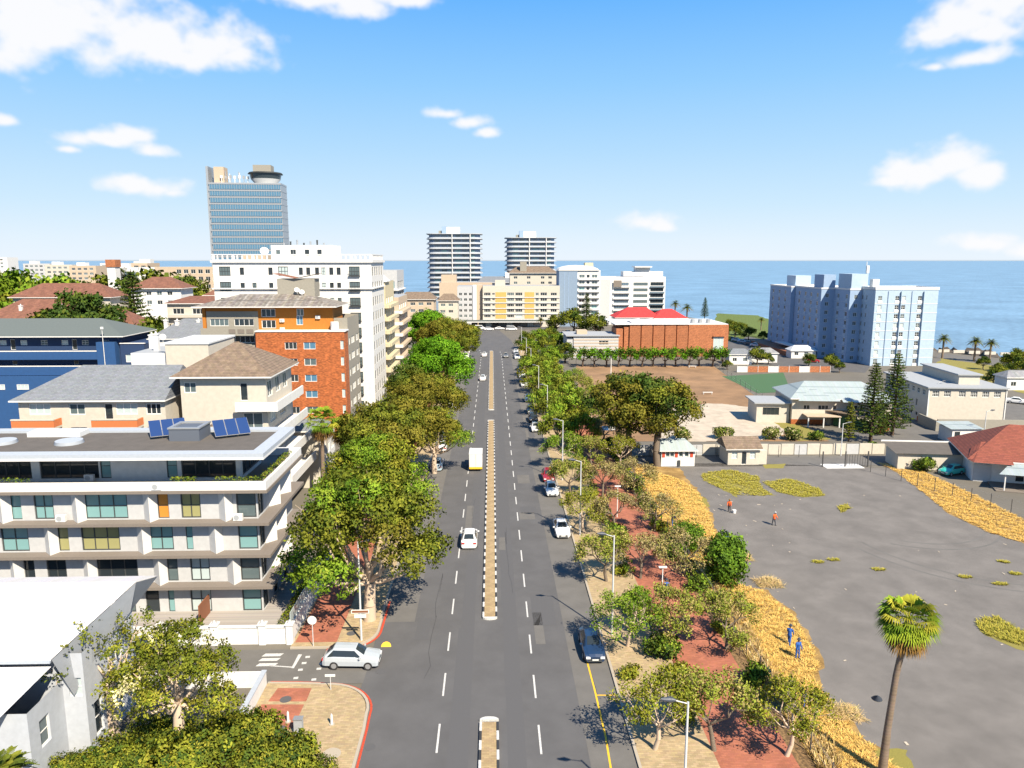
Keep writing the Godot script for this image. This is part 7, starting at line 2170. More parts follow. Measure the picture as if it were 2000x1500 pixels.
func make_car(kind: String) -> Dictionary:
	if cache.has("car_" + kind):
		return cache["car_" + kind]
	var w: float = CARS[kind][0]
	var rows: Array = CARS[kind][2]
	var secs := rows.map(func(q): return car_section(q, w))
	var body := st()
	body.set_smooth_group(0)
	for k in secs.size() - 1:
		var a: Array = secs[k]
		var b: Array = secs[k + 1]
		for j in a.size() - 1:
			quad(body, a[j], b[j], b[j + 1], a[j + 1])
			quad(body, flip(b[j]), flip(a[j]), flip(a[j + 1]), flip(b[j + 1]))
		quad(body, flip(a[0]), flip(b[0]), b[0], a[0])
	for e in [0, secs.size() - 1]:
		var a: Array = secs[e]
		for j in a.size() - 1:
			if e == 0:
				quad(body, flip(a[j]), a[j], a[j + 1], flip(a[j + 1]))
			else:
				quad(body, a[j], flip(a[j]), flip(a[j + 1]), a[j + 1])
	for z in [rows[2][0] - 0.28]:
		for sx in [-1, 1]:
			box(body, Vector3(sx * (w + 0.09), rows[2][1] + 0.10, z), Vector3(0.2, 0.13, 0.12))
	var out := {"body": body.commit()}
	var n0 := 2   # hood end
	var n1 := 3   # roof start
	var n2 := 4   # roof end
	var n3 := 5   # foot of the rear window
	var glass := func(i: int, j: int, inset: float) -> Mesh:
		var a: Array = secs[i]
		var b: Array = secs[j]
		var s := st()
		var lift := Vector3(0, 0.018, 0.018 if i < 3 else -0.018)
		var l0: Vector3 = a[5].lerp(b[5], inset) + lift
		var l1: Vector3 = a[5].lerp(b[5], 1.0 - inset) + lift
		var c0: Vector3 = a[6].lerp(b[6], inset) + lift
		var c1: Vector3 = a[6].lerp(b[6], 1.0 - inset) + lift
		quad(s, c0, l0, l1, c1)
		quad(s, flip(l0), c0, c1, flip(l1))
		return s.commit()
	out["windscreen"] = glass.call(n0, n1, 0.07)
	out["rear_window"] = glass.call(n2, n3, 0.10)
	for sx in [-1.0, 1.0]:
		var s := st()
		var low: Array = []
		var high: Array = []
		for i in [n0, n1, n2, n3]:
			low.append(secs[i][3].lerp(secs[i][4], 0.14))
			high.append(secs[i][3].lerp(secs[i][4], 0.88))
		low[0] = low[0].lerp(low[1], 0.22)
		high[0] = low[0]
		low[3] = low[3].lerp(low[2], 0.25)
		high[3] = low[3]
		for i in 3:
			var p := [low[i], low[i + 1], high[i + 1], high[i]].map(func(v): return Vector3((v.x + 0.016) * sx, v.y, v.z))
			if sx > 0:
				quad(s, p[0], p[1], p[2], p[3])
			else:
				quad(s, p[1], p[0], p[3], p[2])
		out["side_window%d" % int(sx)] = s.commit()
	var r: float = CARS[kind][1]
	var tyre := st()
	tube(tyre, Vector3(-0.1, 0, 0), Vector3(0.1, 0, 0), r, r, 18)
	var rim := st()
	tube(rim, Vector3(-0.108, 0, 0), Vector3(0.108, 0, 0), r * 0.64, r * 0.6, 10)
	out["tyre"] = tyre.commit()
	out["rim"] = rim.commit()
	out["r"] = r
	out["wheels"] = [Vector3(w - 0.08, r, rows[1][0] - 0.62), Vector3(-w + 0.08, r, rows[1][0] - 0.62), Vector3(w - 0.08, r, rows[-2][0] + 0.72), Vector3(-w + 0.08, r, rows[-2][0] + 0.72)]
	var f: Array = secs[0]
	var f1: Array = secs[1]
	var lampy: float = rows[0][1]
	var hl := st()
	box(hl, Vector3.ZERO, Vector3(0.34, 0.15, 0.12))
	out["lamp"] = hl.commit()
	out["head_at"] = Vector3(w * 0.64, lampy - 0.02, rows[0][0] - 0.02)
	out["tail_at"] = Vector3(w * 0.70, rows[-1][1] - 0.02, rows[-1][0] + 0.02)
	var pl := st()
	box(pl, Vector3.ZERO, Vector3(0.5, 0.12, 0.02))
	out["plate"] = pl.commit()
	out["plate_at"] = [Vector3(0, 0.42, rows[0][0] + 0.012), Vector3(0, 0.55, rows[-1][0] - 0.012)]
	var gr := st()
	box(gr, Vector3(0, lampy - 0.16, rows[0][0] + 0.005), Vector3(w * 1.1, 0.12, 0.03))
	box(gr, Vector3(0, 0.30, rows[0][0] + 0.005), Vector3(w * 1.2, 0.10, 0.03))
	out["grille"] = gr.commit()
	cache["car_" + kind] = out
	return out


func car(kind: String, paint: String, label: String, at: Vector3, turn: float, group := ""):
	var c := make_car(kind)
	if not M.has("paint_" + paint):
		var m := mat("paint_" + paint, lin(PAINT[paint][0], PAINT[paint][1], PAINT[paint][2]), 0.32)
		m.clearcoat_enabled = true
		m.clearcoat = 0.7
		m.clearcoat_roughness = 0.08
	if not M.has("tyre"):
		mat("tyre", lin(0.02, 0.02, 0.021), 0.85)
		mat("headlamp", lin(0.62, 0.64, 0.66), 0.15)
		mat("tail_lamp", lin(0.35, 0.012, 0.01), 0.25)
	var o := thing("parked_car" if group else "car", label, "van" if kind == "van" else "car", at + Vector3(0, 0.016, 0), turn, group)
	obj("body", c["body"], M["paint_" + paint], o)
	obj("windscreen", c["windscreen"], M.glass_dark, o)
	obj("rear_window", c["rear_window"], M.glass_dark, o)
	obj("side_window", c["side_window-1"], M.glass_dark, o)
	obj("side_window", c["side_window1"], M.glass_dark, o)
	for p in c["wheels"]:
		var wn := obj("wheel", c["tyre"], M.tyre, o)
		wn.position = p
		obj("rim", c["rim"], M.metal_grey, wn)
	for sx in [-1, 1]:
		obj("headlight", c["lamp"], M.headlamp, o).position = Vector3(c["head_at"].x * sx, c["head_at"].y, c["head_at"].z)
		obj("taillight", c["lamp"], M.tail_lamp, o).position = Vector3(c["tail_at"].x * sx, c["tail_at"].y, c["tail_at"].z)
	obj("grille", c["grille"], M.frame_dark, o)
	for p in c["plate_at"]:
		obj("number_plate", c["plate"], M.frame_white, o).position = p
	return o


func build_vehicles():
	rng.seed = 55
	car("suv", "silver", "silver compact sports utility car turning out of the side street", Vector3(-11.34, 0, -55.08), PI / 2 - 0.05)
	car("suv", "white", "white sports utility car driving away beside the striped median", Vector3(-2.73, 0, -80.72), PI)
	car("hatch", "grey", "small grey car driving towards the camera in the far lane", Vector3(4.49, 0, -245.25), 0.0)
	car("sedan", "white", "white sedan driving away before the far median end", Vector3(-2.65, 0, -198.09), PI)
	car("hatch", "white", "white car driving away near the far parked van", Vector3(-2.74, 0, -248.13), PI)
	# box truck
	var t := thing("box_truck", "small white box truck with yellow rear bumper driving away along the median", "truck", Vector3(-2.64, 0, -112.30), PI)
	slab(t, "cargo_box", M.sheet_white, Vector3(-1.0, 0.72, -2.6), Vector3(1.0, 2.75, 0.9))
	slab(t, "roof_cap", M.white_wall, Vector3(-1.02, 2.75, -2.62), Vector3(1.02, 2.82, 0.92))
	slab(t, "cab", M.white_wall, Vector3(-0.92, 0.5, 0.95), Vector3(0.92, 2.0, 2.5))
	slab(t, "windscreen", M.glass_dark, Vector3(-0.8, 1.25, 2.5), Vector3(0.8, 1.9, 2.53))
	slab(t, "rear_bumper", M.yellow_paint, Vector3(-1.0, 0.42, -2.66), Vector3(1.0, 0.7, -2.52))
	slab(t, "chassis", M.frame_dark, Vector3(-0.7, 0.35, -2.5), Vector3(0.7, 0.71, 2.4))
	slab(t, "door_seam", M.frame_grey, Vector3(-0.02, 0.75, -2.62), Vector3(0.02, 2.7, -2.604))
	for p in [Vector3(0.85, 0.38, 1.7), Vector3(-0.85, 0.38, 1.7), Vector3(0.85, 0.38, -1.6), Vector3(-0.85, 0.38, -1.6)]:
		var wn := obj("wheel", make_car("van")["tyre"], M.tyre, t)
		wn.position = p
		obj("rim", make_car("van")["rim"], M.metal_grey, wn)
	# parked along the park side, facing the camera
	var g := "cars parked along the park side kerb"
	for a in [["sedan", "navy", Vector3(8.42, 0, -56.69), "dark blue sedan parked under the leafy kerbside tree"], ["sedan", "white", Vector3(8.41, 0, -83.66), "white sedan with dark sunroof parked at the park side kerb"], ["sedan", "white", Vector3(8.23, 0, -99.03), "white coupe parked behind the dark red car"], ["hatch", "red", Vector3(8.59, 0, -105.39), "dark red car parked at the park side kerb"], ["sedan", "white", Vector3(8.48, 0, -137.58), "white sedan parked before the row of dark cars"], ["suv", "black", Vector3(8.04, 0, -145.83), "black car parked behind the white sedan"], ["suv", "grey", Vector3(7.94, 0, -153.98), "grey car parked in the shade beside the kerb"], ["hatch", "white", Vector3(8.38, 0, -167.37), "white car parked under the park side branches"]]:
		var o = car(a[0], a[1], a[3], Vector3(8.15, 0, a[2].z), 0.0, g)
	var k := 0
	for z in [-188.0, -195.0, -202.0, -209.5, -217.0, -242.0, -249.0, -256.0]:
		car(["sedan", "hatch", "suv"][k % 3], ["white", "grey", "white", "silver", "black"][k % 5], "far %s car parked at the park side kerb" % ["white", "grey", "white", "silver", "black"][k % 5], Vector3(8.15, 0, z), 0.0, g)
		k += 1
	# parked on the built side, facing away
	g = "vehicles parked under the street trees"
	for a in [["van", "white", Vector3(-9.10, 0, -160.58), "white minibus parked under the umbrella tree"], ["sedan", "white", Vector3(-9.25, 0, -124.01), "white sedan parked under the bright street tree"], ["suv", "pale_blue", Vector3(-8.55, 0, -111.88), "pale blue car parked half under the big street tree"], ["van", "white", Vector3(-6.26, 0, -242.91), "white van parked near the far junction"], ["hatch", "white", Vector3(-5.40, 0, -214.17), "white hatchback parked ahead of the far van"], ["sedan", "white", Vector3(-5.34, 0, -256.60), "white sedan parked beyond the far van"]]:
		car(a[0], a[1], a[3], Vector3(-8.7, 0, a[2].z), PI, g)
	# junction and car parks
	k = 0
	for x in [-6.0, -1.5, 3.5, 9.0]:
		car(["van", "suv", "sedan"][k % 3], "white", "white vehicle standing at the junction before the shops", Vector3(x, 0, -346 + (k % 2) * 4.0), PI / 2, "vehicles at the far junction")
		k += 1
	for q in [Vector3(97.58, 0, -297.76), Vector3(98.18, 0, -291.94), Vector3(98.77, 0, -286.34), Vector3(99.33, 0, -280.94), Vector3(99.47, 0, -274.05)]:
		car("sedan", ["white", "silver", "grey", "white", "black"][k % 5], "%s car parked by the dark trees of the sea lawn" % ["white", "silver", "grey", "white", "black"][k % 5], q, 0.9, "cars parked by the sea lawn")
		k += 1
	car("hatch", "red", "red car in front of the pale blue high rise", Vector3(102.05, 0, -230.05), 1.2)
	car("hatch", "turquoise", "turquoise hatchback parked beside the outbuilding", Vector3(69.62, 0, -106.42), -1.2)
	car("sedan", "white", "white car parked in the yard beyond the cream hall", Vector3(119.24, 0, -161.31), 0.9)
	car("suv", "silver", "silver car parked on the shop forecourt", Vector3(33.65, 0, -325.13), 0.4)
	car("hatch", "white", "white hatchback parked on the shop forecourt", Vector3(29.62, 0, -318.42), 0.4)


# ---------------------------------------------------------------- people
func smin(a: float, b: float, k: float) -> float:
	var h := maxf(k - absf(a - b), 0.0) / k
	return minf(a, b) - h * h * k * 0.25


func bone_dist(p: Vector3, b: Array) -> float:
	var ab: Vector3 = b[1] - b[0]
	var t := clampf((p - b[0]).dot(ab) / maxf(ab.length_squared(), 1e-6), 0.0, 1.0)
	return (p - (b[0] + ab * t)).length() - lerpf(b[2], b[3], t)


func body_mesh(bones: Array, cell: float) -> ArrayMesh:   # surface nets over the smooth union of tapered bones
	var lo := Vector3(1e9, 1e9, 1e9)
	var hi := -lo
	for b in bones:
		for e in [[b[0], b[2]], [b[1], b[3]]]:
			lo = lo.min(e[0] - Vector3.ONE * (e[1] + 0.06))
			hi = hi.max(e[0] + Vector3.ONE * (e[1] + 0.06))
	var n := Vector3i(((hi - lo) / cell).ceil()) + Vector3i.ONE
	var field := PackedFloat32Array()
	field.resize(n.x * n.y * n.z)
	field.fill(9.0)
	for b in bones:
		var r := maxf(b[2], b[3]) + 0.09
		var c0 := Vector3i((((b[0] as Vector3).min(b[1]) - Vector3.ONE * r - lo) / cell).floor()).clamp(Vector3i.ZERO, n)
		var c1 := Vector3i((((b[0] as Vector3).max(b[1]) + Vector3.ONE * r - lo) / cell).ceil()).clamp(Vector3i.ZERO, n)
		for z in range(c0.z, c1.z):
			for y in range(c0.y, c1.y):
				for x in range(c0.x, c1.x):
					var i := (z * n.y + y) * n.x + x
					field[i] = smin(field[i], bone_dist(lo + Vector3(x, y, z) * cell, b), 0.05)
	var ids := {}
	var verts := PackedVector3Array()
	var cols := PackedColorArray()
	var norms := PackedVector3Array()
	var idx := PackedInt32Array()
	var at := func(x: int, y: int, z: int) -> float: return field[(z * n.y + y) * n.x + x]
	for z in n.z - 1:
		for y in n.y - 1:
			for x in n.x - 1:
				var sum := Vector3.ZERO
				var cnt := 0
				var v := []
				for c in 8:
					v.append(at.call(x + (c & 1), y + ((c >> 1) & 1), z + (c >> 2)))
				if (v.min() as float) >= 0.0 or (v.max() as float) < 0.0:
					continue
				for e in [[0, 1], [2, 3], [4, 5], [6, 7], [0, 2], [1, 3], [4, 6], [5, 7], [0, 4], [1, 5], [2, 6], [3, 7]]:
					var a: float = v[e[0]]
					var b2: float = v[e[1]]
					if (a < 0.0) != (b2 < 0.0):
						var t := a / (a - b2)
						var p0 := Vector3(e[0] & 1, (e[0] >> 1) & 1, e[0] >> 2)
						var p1 := Vector3(e[1] & 1, (e[1] >> 1) & 1, e[1] >> 2)
						sum += p0.lerp(p1, t)
						cnt += 1
				var p := lo + (Vector3(x, y, z) + sum / cnt) * cell
				ids[(z * n.y + y) * n.x + x] = verts.size()
				verts.append(p)
				var best := 9.0
				var col := Color.WHITE
				for b in bones:
					var d := bone_dist(p, b)
					if d < best:
						best = d
						col = b[4]
				cols.append(col)
				var g := Vector3(v[1] + v[3] + v[5] + v[7] - v[0] - v[2] - v[4] - v[6], v[2] + v[3] + v[6] + v[7] - v[0] - v[1] - v[4] - v[5], v[4] + v[5] + v[6] + v[7] - v[0] - v[1] - v[2] - v[3])
				norms.append(g.normalized())
	var strides := [1, n.x, n.x * n.y]
	for z in range(1, n.z - 1):
		for y in range(1, n.y - 1):
			for x in range(1, n.x - 1):
				var i := (z * n.y + y) * n.x + x
				for ax in 3:
					var s0: float = field[i]
					var s1: float = field[i + strides[ax]]
					if (s0 < 0.0) == (s1 < 0.0):
						continue
					var u: int = strides[(ax + 1) % 3]
					var w: int = strides[(ax + 2) % 3]
					var q := [i - u - w, i - w, i, i - u]
					if s0 >= 0.0:
						q.reverse()
					if ids.has(q[0]) and ids.has(q[1]) and ids.has(q[2]) and ids.has(q[3]):
						idx.append_array([ids[q[0]], ids[q[2]], ids[q[1]], ids[q[0]], ids[q[3]], ids[q[2]]])
	var arr := []
	arr.resize(Mesh.ARRAY_MAX)
	arr[Mesh.ARRAY_VERTEX] = verts
	arr[Mesh.ARRAY_NORMAL] = norms
	arr[Mesh.ARRAY_COLOR] = cols
	arr[Mesh.ARRAY_INDEX] = idx
	var m := ArrayMesh.new()
	m.add_surface_from_arrays(Mesh.PRIMITIVE_TRIANGLES, arr)
	return m


# pose: lean of the trunk, step of the legs, reach of the arms (radians)
func person_mesh(lean: float, step: float, reach: float, top: Color, legs: Color) -> ArrayMesh:
	var skin := Color(0.16, 0.085, 0.05)
	var shoe := Color(0.03, 0.028, 0.026)
	var hip := Vector3(0, 0.92, -0.10 * lean)
	var up := Vector3(0, cos(lean), sin(lean))
	var fwd := Vector3(0, -sin(lean), cos(lean))
	var chest := hip + up * 0.36
	var neck := hip + up * 0.54
	var head := neck + (up + Vector3(0, 0.2, 0.12)).normalized() * 0.17
	var bones := [[hip, chest, 0.145, 0.16, top], [chest, neck, 0.155, 0.065, top], [neck - up * 0.03, head, 0.055, 0.06, skin], [head + Vector3(0, -0.015, 0), head + Vector3(0, 0.045, -0.01), 0.088, 0.092, skin], [head + Vector3(0, -0.03, 0.085), head + Vector3(0, -0.005, 0.09), 0.018, 0.012, skin]]
	for sx in [-1.0, 1.0]:
		var h := hip + Vector3(sx * 0.09, -0.03, 0)
		var knee := h + Vector3(sx * 0.02, -0.42, 0.10 * absf(lean) + sx * step * 0.18)
		var foot := Vector3(sx * 0.12, 0.07, sx * step * 0.30)
		bones += [[h, knee, 0.098, 0.068, legs], [knee, foot, 0.064, 0.048, legs], [foot + Vector3(0, -0.025, -0.04), foot + Vector3(sx * 0.02, -0.035, 0.14), 0.045, 0.036, shoe]]
		bones.append([chest + Vector3(sx * 0.10, 0, 0) + up * 0.1, chest + Vector3(sx * 0.19, 0, 0) + up * 0.10, 0.08, 0.068, top])
		var sh := chest + Vector3(sx * 0.20, 0, 0) + up * 0.09
		var ad := (Vector3(sx * 0.22, -1, 0) + Vector3(0, 0, 1) * reach).normalized()
		var el := sh + ad * 0.27
		var wd := (Vector3(-sx * 0.12, -1, 0) + Vector3(0, 0.25, 1) * (reach + 0.25)).normalized()
		var wr := el + wd * 0.25
		bones += [[sh, el, 0.06, 0.046, top], [el, wr, 0.044, 0.034, top], [wr, wr + wd * 0.08, 0.035, 0.036, skin]]
		for k in 4:
			var f := wr + wd * 0.07 + Vector3(0, 0, -0.028 + k * 0.019)
			bones.append([f, f + wd * (0.075 if k in [1, 2] else 0.06) + Vector3(-sx * 0.02, 0, 0), 0.0105, 0.009, skin])
		bones.append([wr + wd * 0.03, wr + wd * 0.07 + Vector3(-sx * 0.03, 0, 0.045), 0.012, 0.010, skin])
	return body_mesh(bones, 0.03)


func build_people():
	var blue := Color(0.015, 0.075, 0.30)
	var navy := Color(0.015, 0.02, 0.05)
	var orange := Color(0.62, 0.10, 0.015)
	var dark := Color(0.03, 0.035, 0.05)
	var poses := {"stand": person_mesh(0.06, 0.15, 0.25, blue, blue), "bend": person_mesh(0.75, 0.3, 0.7, navy, blue), "walk": person_mesh(0.12, 0.7, 0.4, blue, blue), "vest": person_mesh(0.2, 0.5, 0.6, orange, dark)}
	var hat := st()
	tube(hat, Vector3(0, 0, 0), Vector3(0, 0.02, 0), 0.16, 0.15, 14)
	tube(hat, Vector3(0, 0.02, 0), Vector3(0, 0.11, 0), 0.10, 0.085, 14)
	var hat_mesh := hat.commit()
	for a in [["walk", Vector3(24.94, 0, -57.16), 2.4, "person in blue overalls and cap walking on the dry grass", "dark", "blue overalls"], ["stand", Vector3(24.74, 0, -54.97), 0.3, "person in blue overalls standing with arms forward on the dry verge", "dark", ""], ["stand", Vector3(21.82, 0, -49.48), 1.4, "person in blue overalls standing by the straw near the fence", "dark", ""], ["bend", Vector3(22.51, 0, -48.57), -0.8, "person in navy jacket and blue trousers bending over cut grass", "dark", ""], ["stand", Vector3(26.41, 0, -79.01), 0.8, "person in blue overalls beside the dense bush", "dark", ""], ["bend", Vector3(21.85, 0, -85.36), 1.8, "person in blue bending among the bare trees", "dark", ""], ["vest", Vector3(30.44, 0, -90.34), -0.4, "person in orange vest with straw hat raking beside a white bucket", "straw", ""], ["vest", Vector3(34.36, 0, -85.38), 0.5, "person in orange vest with pale cap working on the open gravel", "pale", ""], ["walk", Vector3(16.67, 0, -66.43), 3.0, "person in blue walking on the red walkway by the lamp", "dark", ""], ["walk", Vector3(13.68, 0, -109.02), 2.8, "person in blue and white standing under the kerbside tree", "dark", ""]]:
		var o := thing("person", a[3], "person", a[1], a[2])
		obj("body", poses[a[0]], M.plain, o)
		var lean: float = {"stand": 0.06, "bend": 0.75, "walk": 0.12, "vest": 0.2}[a[0]]
		var hm := obj("hat", hat_mesh, {"dark": M.lamp_dark, "straw": M.dry_grass_ground, "pale": M.pale_grey_wall}[a[4]], o)
		var up := Vector3(0, cos(lean), sin(lean))
		hm.position = Vector3(0, 0.92, -0.10 * lean) + up * 0.54 + (up + Vector3(0, 0.2, 0.12)).normalized() * 0.17 + Vector3(0, 0.085, 0)
	var bk := thing("bucket", "white bucket on the gravel beside the orange vest", "bucket", Vector3(30.97, 0, -89.94))
	var s := st()
	tube(s, Vector3.ZERO, Vector3(0, 0.42, 0), 0.2, 0.26, 14)
	obj("pail", s, M.white_wall, bk)
	var bag := st()
	for k in 6:
		tube(bag, Vector3(0, 0.02 + k * 0.05, 0), Vector3(0, 0.07 + k * 0.05, 0), 0.36 - k * k * 0.011, 0.36 - (k + 1) * (k + 1) * 0.011, 12)
	var bo := obj("rubbish_bag", bag, M.lamp_dark)
	bo.position = Vector3(28.32, 0, -49.18)
	tag(bo, "dark blue rubbish bag lying on the gravel by the palm", "bag")


# ---------------------------------------------------------------- street furniture
func street_lamp(label: String, at: Vector3, side: float, h: float, group: String):
	var o := thing("street_lamp", label, "street lamp", at, 0.0, group)
	var p := st()
	pipe(p, [Vector3.ZERO, Vector3(0, h * 0.5, 0), Vector3(0, h, 0)], [0.10, 0.08, 0.06], 8)
	obj("pole", p, M.pole_grey, o)
	var a := st()
	tube(a, Vector3(0, h - 0.1, 0), Vector3(side * 0.75, h + 0.12, 0), 0.035, 0.03, 6)
	obj("arm", a, M.pole_grey, o)
	var hd := st()
	tube(hd, Vector3(side * 0.65, h + 0.10, 0), Vector3(side * 0.95, h + 0.16, 0), 0.06, 0.17, 10)
	tube(hd, Vector3(side * 0.95, h + 0.16, 0), Vector3(side * 1.45, h + 0.2, 0), 0.17, 0.06, 10)
	obj("lamp_head", hd, M.lamp_dark, o)


func build_furniture():
	rng.seed = 77
	var k := 0
	var spots := [-35.2, -59.0, -82.5, -104.5, -135.0, -161.0, -194.0, -220.0, -257.0]
	for z in spots:
		street_lamp("tall grey street lamp with dark head at the park side kerb", Vector3(10.2, 0.12, z), -1.0, 9.0, "tall lamps along the park side")
	street_lamp("tall grey street lamp carrying a street name board on the built side corner", Vector3(-11.26, 0.13, -58.66), 1.0, 8.8, "")
	for z in [-63.8, -88.5, -114.0, -138.0]:
		var o := thing("path_lamp", "slim white post top lamp on the red walkway", "path lamp", Vector3(15.6, 0.12, z), 0.0, "walkway lamps")
		var p := st()
		pipe(p, [Vector3.ZERO, Vector3(0, 4.0, 0)], [0.06, 0.045], 8)
		obj("pole", p, M.frame_white, o)
		var hd := st()
		box(hd, Vector3(0, 4.04, 0), Vector3(0.75, 0.08, 0.28))
		obj("lamp_head", hd, M.frame_white, o)
	# corner signs
	var nb := thing("name_board", "brown and white street name board fixed to the corner lamp post", "sign", Vector3(-11.26, 0.13, -58.66) + Vector3(0, 2.5, 0.12))
	slab(nb, "board", M.frame_white, Vector3(-0.75, 0, 0), Vector3(0.75, 0.32, 0.04))
	slab(nb, "band", M.door_brown, Vector3(-0.68, 0.06, 0.041), Vector3(0.68, 0.26, 0.05))
	slab(nb, "lower_board", M.frame_white, Vector3(-0.5, -0.4, 0), Vector3(0.5, -0.1, 0.04))
	var rs := thing("round_sign", "round white traffic sign on a thin pole on the red pavement", "traffic sign", Vector3(-15.11, 0.13, -57.74))
	var s := st()
	tube(s, Vector3.ZERO, Vector3(0, 2.6, 0), 0.035, 0.035, 8)
	obj("pole", s, M.pole_grey, rs)
	s = st()
	tube(s, Vector3(0, 2.35, 0.04), Vector3(0, 2.35, 0.06), 0.38, 0.38, 22)
	obj("sign_face", s, M.frame_white, rs)
	var ts := thing("street_sign", "low white street name sign on a post at the beige corner", "street sign", Vector3(-12.28, 0.13, -51.31))
	s = st()
	tube(s, Vector3.ZERO, Vector3(0, 1.25, 0), 0.03, 0.03, 8)
	obj("pole", s, M.pole_grey, ts)
	slab(ts, "board", M.frame_white, Vector3(-0.38, 1.1, 0.03), Vector3(0.38, 1.28, 0.06))
	for a in [[Vector3(-14.41, 0.14, -47.42), "short white bollard on the red corner paving"], [Vector3(-11.30, 0.13, -47.06), "short grey bollard on the beige corner paving"]]:
		var b := thing("bollard", a[1], "bollard", a[0])
		s = st()
		tube(s, Vector3.ZERO, Vector3(0, 0.75, 0), 0.09, 0.08, 12)
		tube(s, Vector3(0, 0.75, 0), Vector3(0, 0.82, 0), 0.08, 0.03, 12)
		obj("post", s, M.frame_white, b)
		s = st()
		tube(s, Vector3(0, 0, 0), Vector3(0, 0.05, 0), 0.2, 0.2, 12)
		obj("foot", s, M.kerb, b)
	var ub := thing("utility_box", "small grey green utility box at the corner pavement", "utility box", Vector3(-13.34, 0.13, -46.15))
	slab(ub, "cabinet", M.roof_grey, Vector3(-0.28, 0, -0.2), Vector3(0.28, 1.1, 0.2))
	slab(ub, "lid", M.metal_grey, Vector3(-0.32, 1.1, -0.24), Vector3(0.32, 1.16, 0.24))
	for a in [[Vector3(-15.33, 0.14, -50.13), 0.42, "round grey manhole cover set in a pale square on the red paving"], [Vector3(-14.74, 0.14, -46.57), 0.46, "dark round manhole cover on the red paving"], [Vector3(-10.64, 0.13, -43.95), 0.6, "pale square inspection cover on the beige paving"], [Vector3(-12.34, 0.13, -59.81), 0.4, "grey manhole cover below the lamp post"]]:
		s = st()
		tube(s, Vector3(0, 0, 0), Vector3(0, 0.012, 0), a[1], a[1], 20)
		var m := obj("manhole_cover", s, M.kerb if a[1] > 0.5 else M.asphalt_dark)
		m.position = a[0]
		tag(m, a[2], "manhole cover")
	var tracks := st()
	for a in [[Vector3(51.58, 0, -87.85), 9.0, 20.0, 120.0], [Vector3(51.58, 0, -87.85), 10.6, 20.0, 125.0], [Vector3(57.21, 0, -82.36), 15.0, 60.0, 170.0], [Vector3(57.21, 0, -82.36), 16.7, 60.0, 165.0]]:
		ring(tracks, arc(a[0], a[1], a[2], a[3], 22), 0.28, 0.008)
	var tk := ground_piece("tyre_tracks", tracks, M.asphalt_worn)
	tk.set_meta("kind", "stuff")
	var paper := st()
	for j in 70:
		var q := Vector3(rng.randf_range(27, 62), 0.03, rng.randf_range(-100, -38))
		box(paper, q, Vector3(rng.randf_range(0.1, 0.45), 0.02, rng.randf_range(0.06, 0.22)), Basis(Vector3.UP, rng.randf() * 3.0))
	var lt := obj("litter", paper, M.pale_sand)
	lt.set_meta("kind", "stuff")
	tag(lt, "pale scraps of litter scattered over the gravel lot", "litter")
	# fences
	wire_fence("rusty wire fence with dark posts between the walkway and the dry verge", Vector3(20.75, 0, -34), Vector3(20.75, 0, -108), 3.0, 1.7)
	wire_fence("dark wire fence along the house side of the lot", Vector3(57.89, 0, -107.84), Vector3(68.54, 0, -84.12), 2.4, 1.9)
	wire_fence("wire fence along the service road behind the lot", Vector3(33.56, 0, -117.15), Vector3(53.83, 0, -116.61), 3.2, 2.0)
	wire_fence("tall mesh fence at the far edge of the playing field", Vector3(26.06, 0, -227.38), Vector3(67.39, 0, -221.77), 4.5, 3.0)
	wire_fence("fence with white supports beside the artificial turf", Vector3(67.67, 0, -219.57), Vector3(62.07, 0, -161.62), 5.0, 1.6)
	var gt := thing("lot_gate", "open dark metal gate on a white concrete ramp at the far edge of the lot", "gate", Vector3(51.69, 0, -110.85))
	for x in [0.0, 3.6, 7.2]:
		slab(gt, "gate_post", M.post_dark, Vector3(x, 0, -0.08), Vector3(x + 0.16, 2.5, 0.08))
	for k2 in 8:
		slab(gt, "gate_rail", M.post_dark, Vector3(3.9 + k2 * 0.42, 0.2, -0.03), Vector3(3.95 + k2 * 0.42, 2.0, 0.02))
	slab(gt, "ramp", M.white_wall, Vector3(0.4, 0.0, -1.6), Vector3(6.4, 0.03, 0.9))
	# benches and posts on the field
	for a in [[Vector3(52.17, 0, -174.81), "white low bench on the playing field"], [Vector3(60.53, 0, -219.76), "white table frame at the field's far side"]]:
		var b := thing("bench", a[1], "bench", a[0])
		slab(b, "seat", M.white_wall, Vector3(-1.2, 0.45, -0.2), Vector3(1.2, 0.55, 0.2))
		for x in [-1.0, 1.0]:
			slab(b, "leg", M.white_wall, Vector3(x - 0.05, 0, -0.18), Vector3(x + 0.05, 0.45, 0.18))
	var mast := thing("field_mast", "white mast standing on the brown playing field", "mast", Vector3(33.15, 0, -203.44))
	s = st()
	tube(s, Vector3.ZERO, Vector3(0, 5.0, 0), 0.12, 0.09, 8)
	obj("pole", s, M.frame_white, mast)
	slab(mast, "foot", M.kerb, Vector3(-0.3, 0, -0.3), Vector3(0.3, 0.12, 0.3))
	for q in [[Vector3(89.49, 0, -143.65), 8.0, "tall grey lamp post before the cream hall"], [Vector3(86.50, 0, -124.33), 6.0, "lamp post by the white shed"], [Vector3(57.83, 0, -117.47), 5.5, "thin lamp post on the service road"]]:
		street_lamp(q[2], q[0], 1.0, q[1], "")


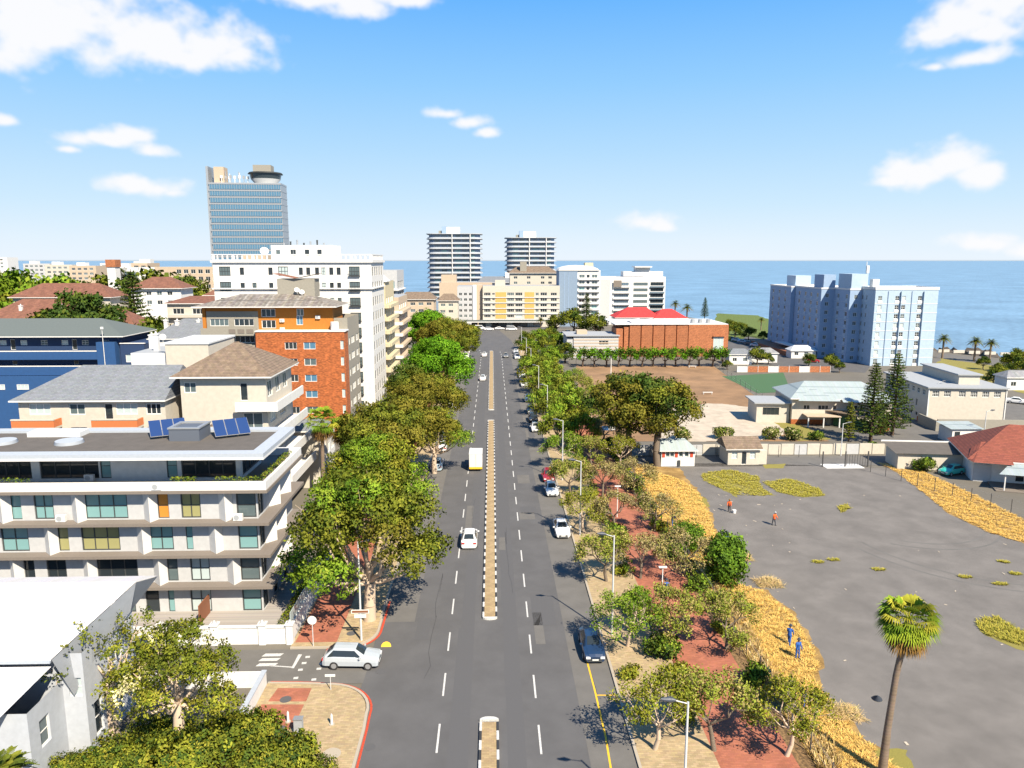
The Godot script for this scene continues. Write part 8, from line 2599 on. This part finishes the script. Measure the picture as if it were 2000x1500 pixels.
func wire_fence(label: String, a: Vector3, b: Vector3, step: float, h: float):
	var o := thing("wire_fence", label, "fence", a)
	var d := b - a
	var n := int(d.length() / step)
	var p := st()
	tube(p, Vector3.ZERO, Vector3(0, h, 0), 0.045, 0.04, 6)
	var post := p.commit()
	for k in n + 1:
		obj("post", post, M.post_dark, o).position = d * (float(k) / n)
	for y in [0.12, 0.5, 0.9, 1.0]:
		var w := st()
		bar(w, Vector3(0, h * y - 0.05, 0), d + Vector3(0, h * y - 0.05, 0), 0.012, 0.012)
		obj("wire", w, M.metal_grey, o)
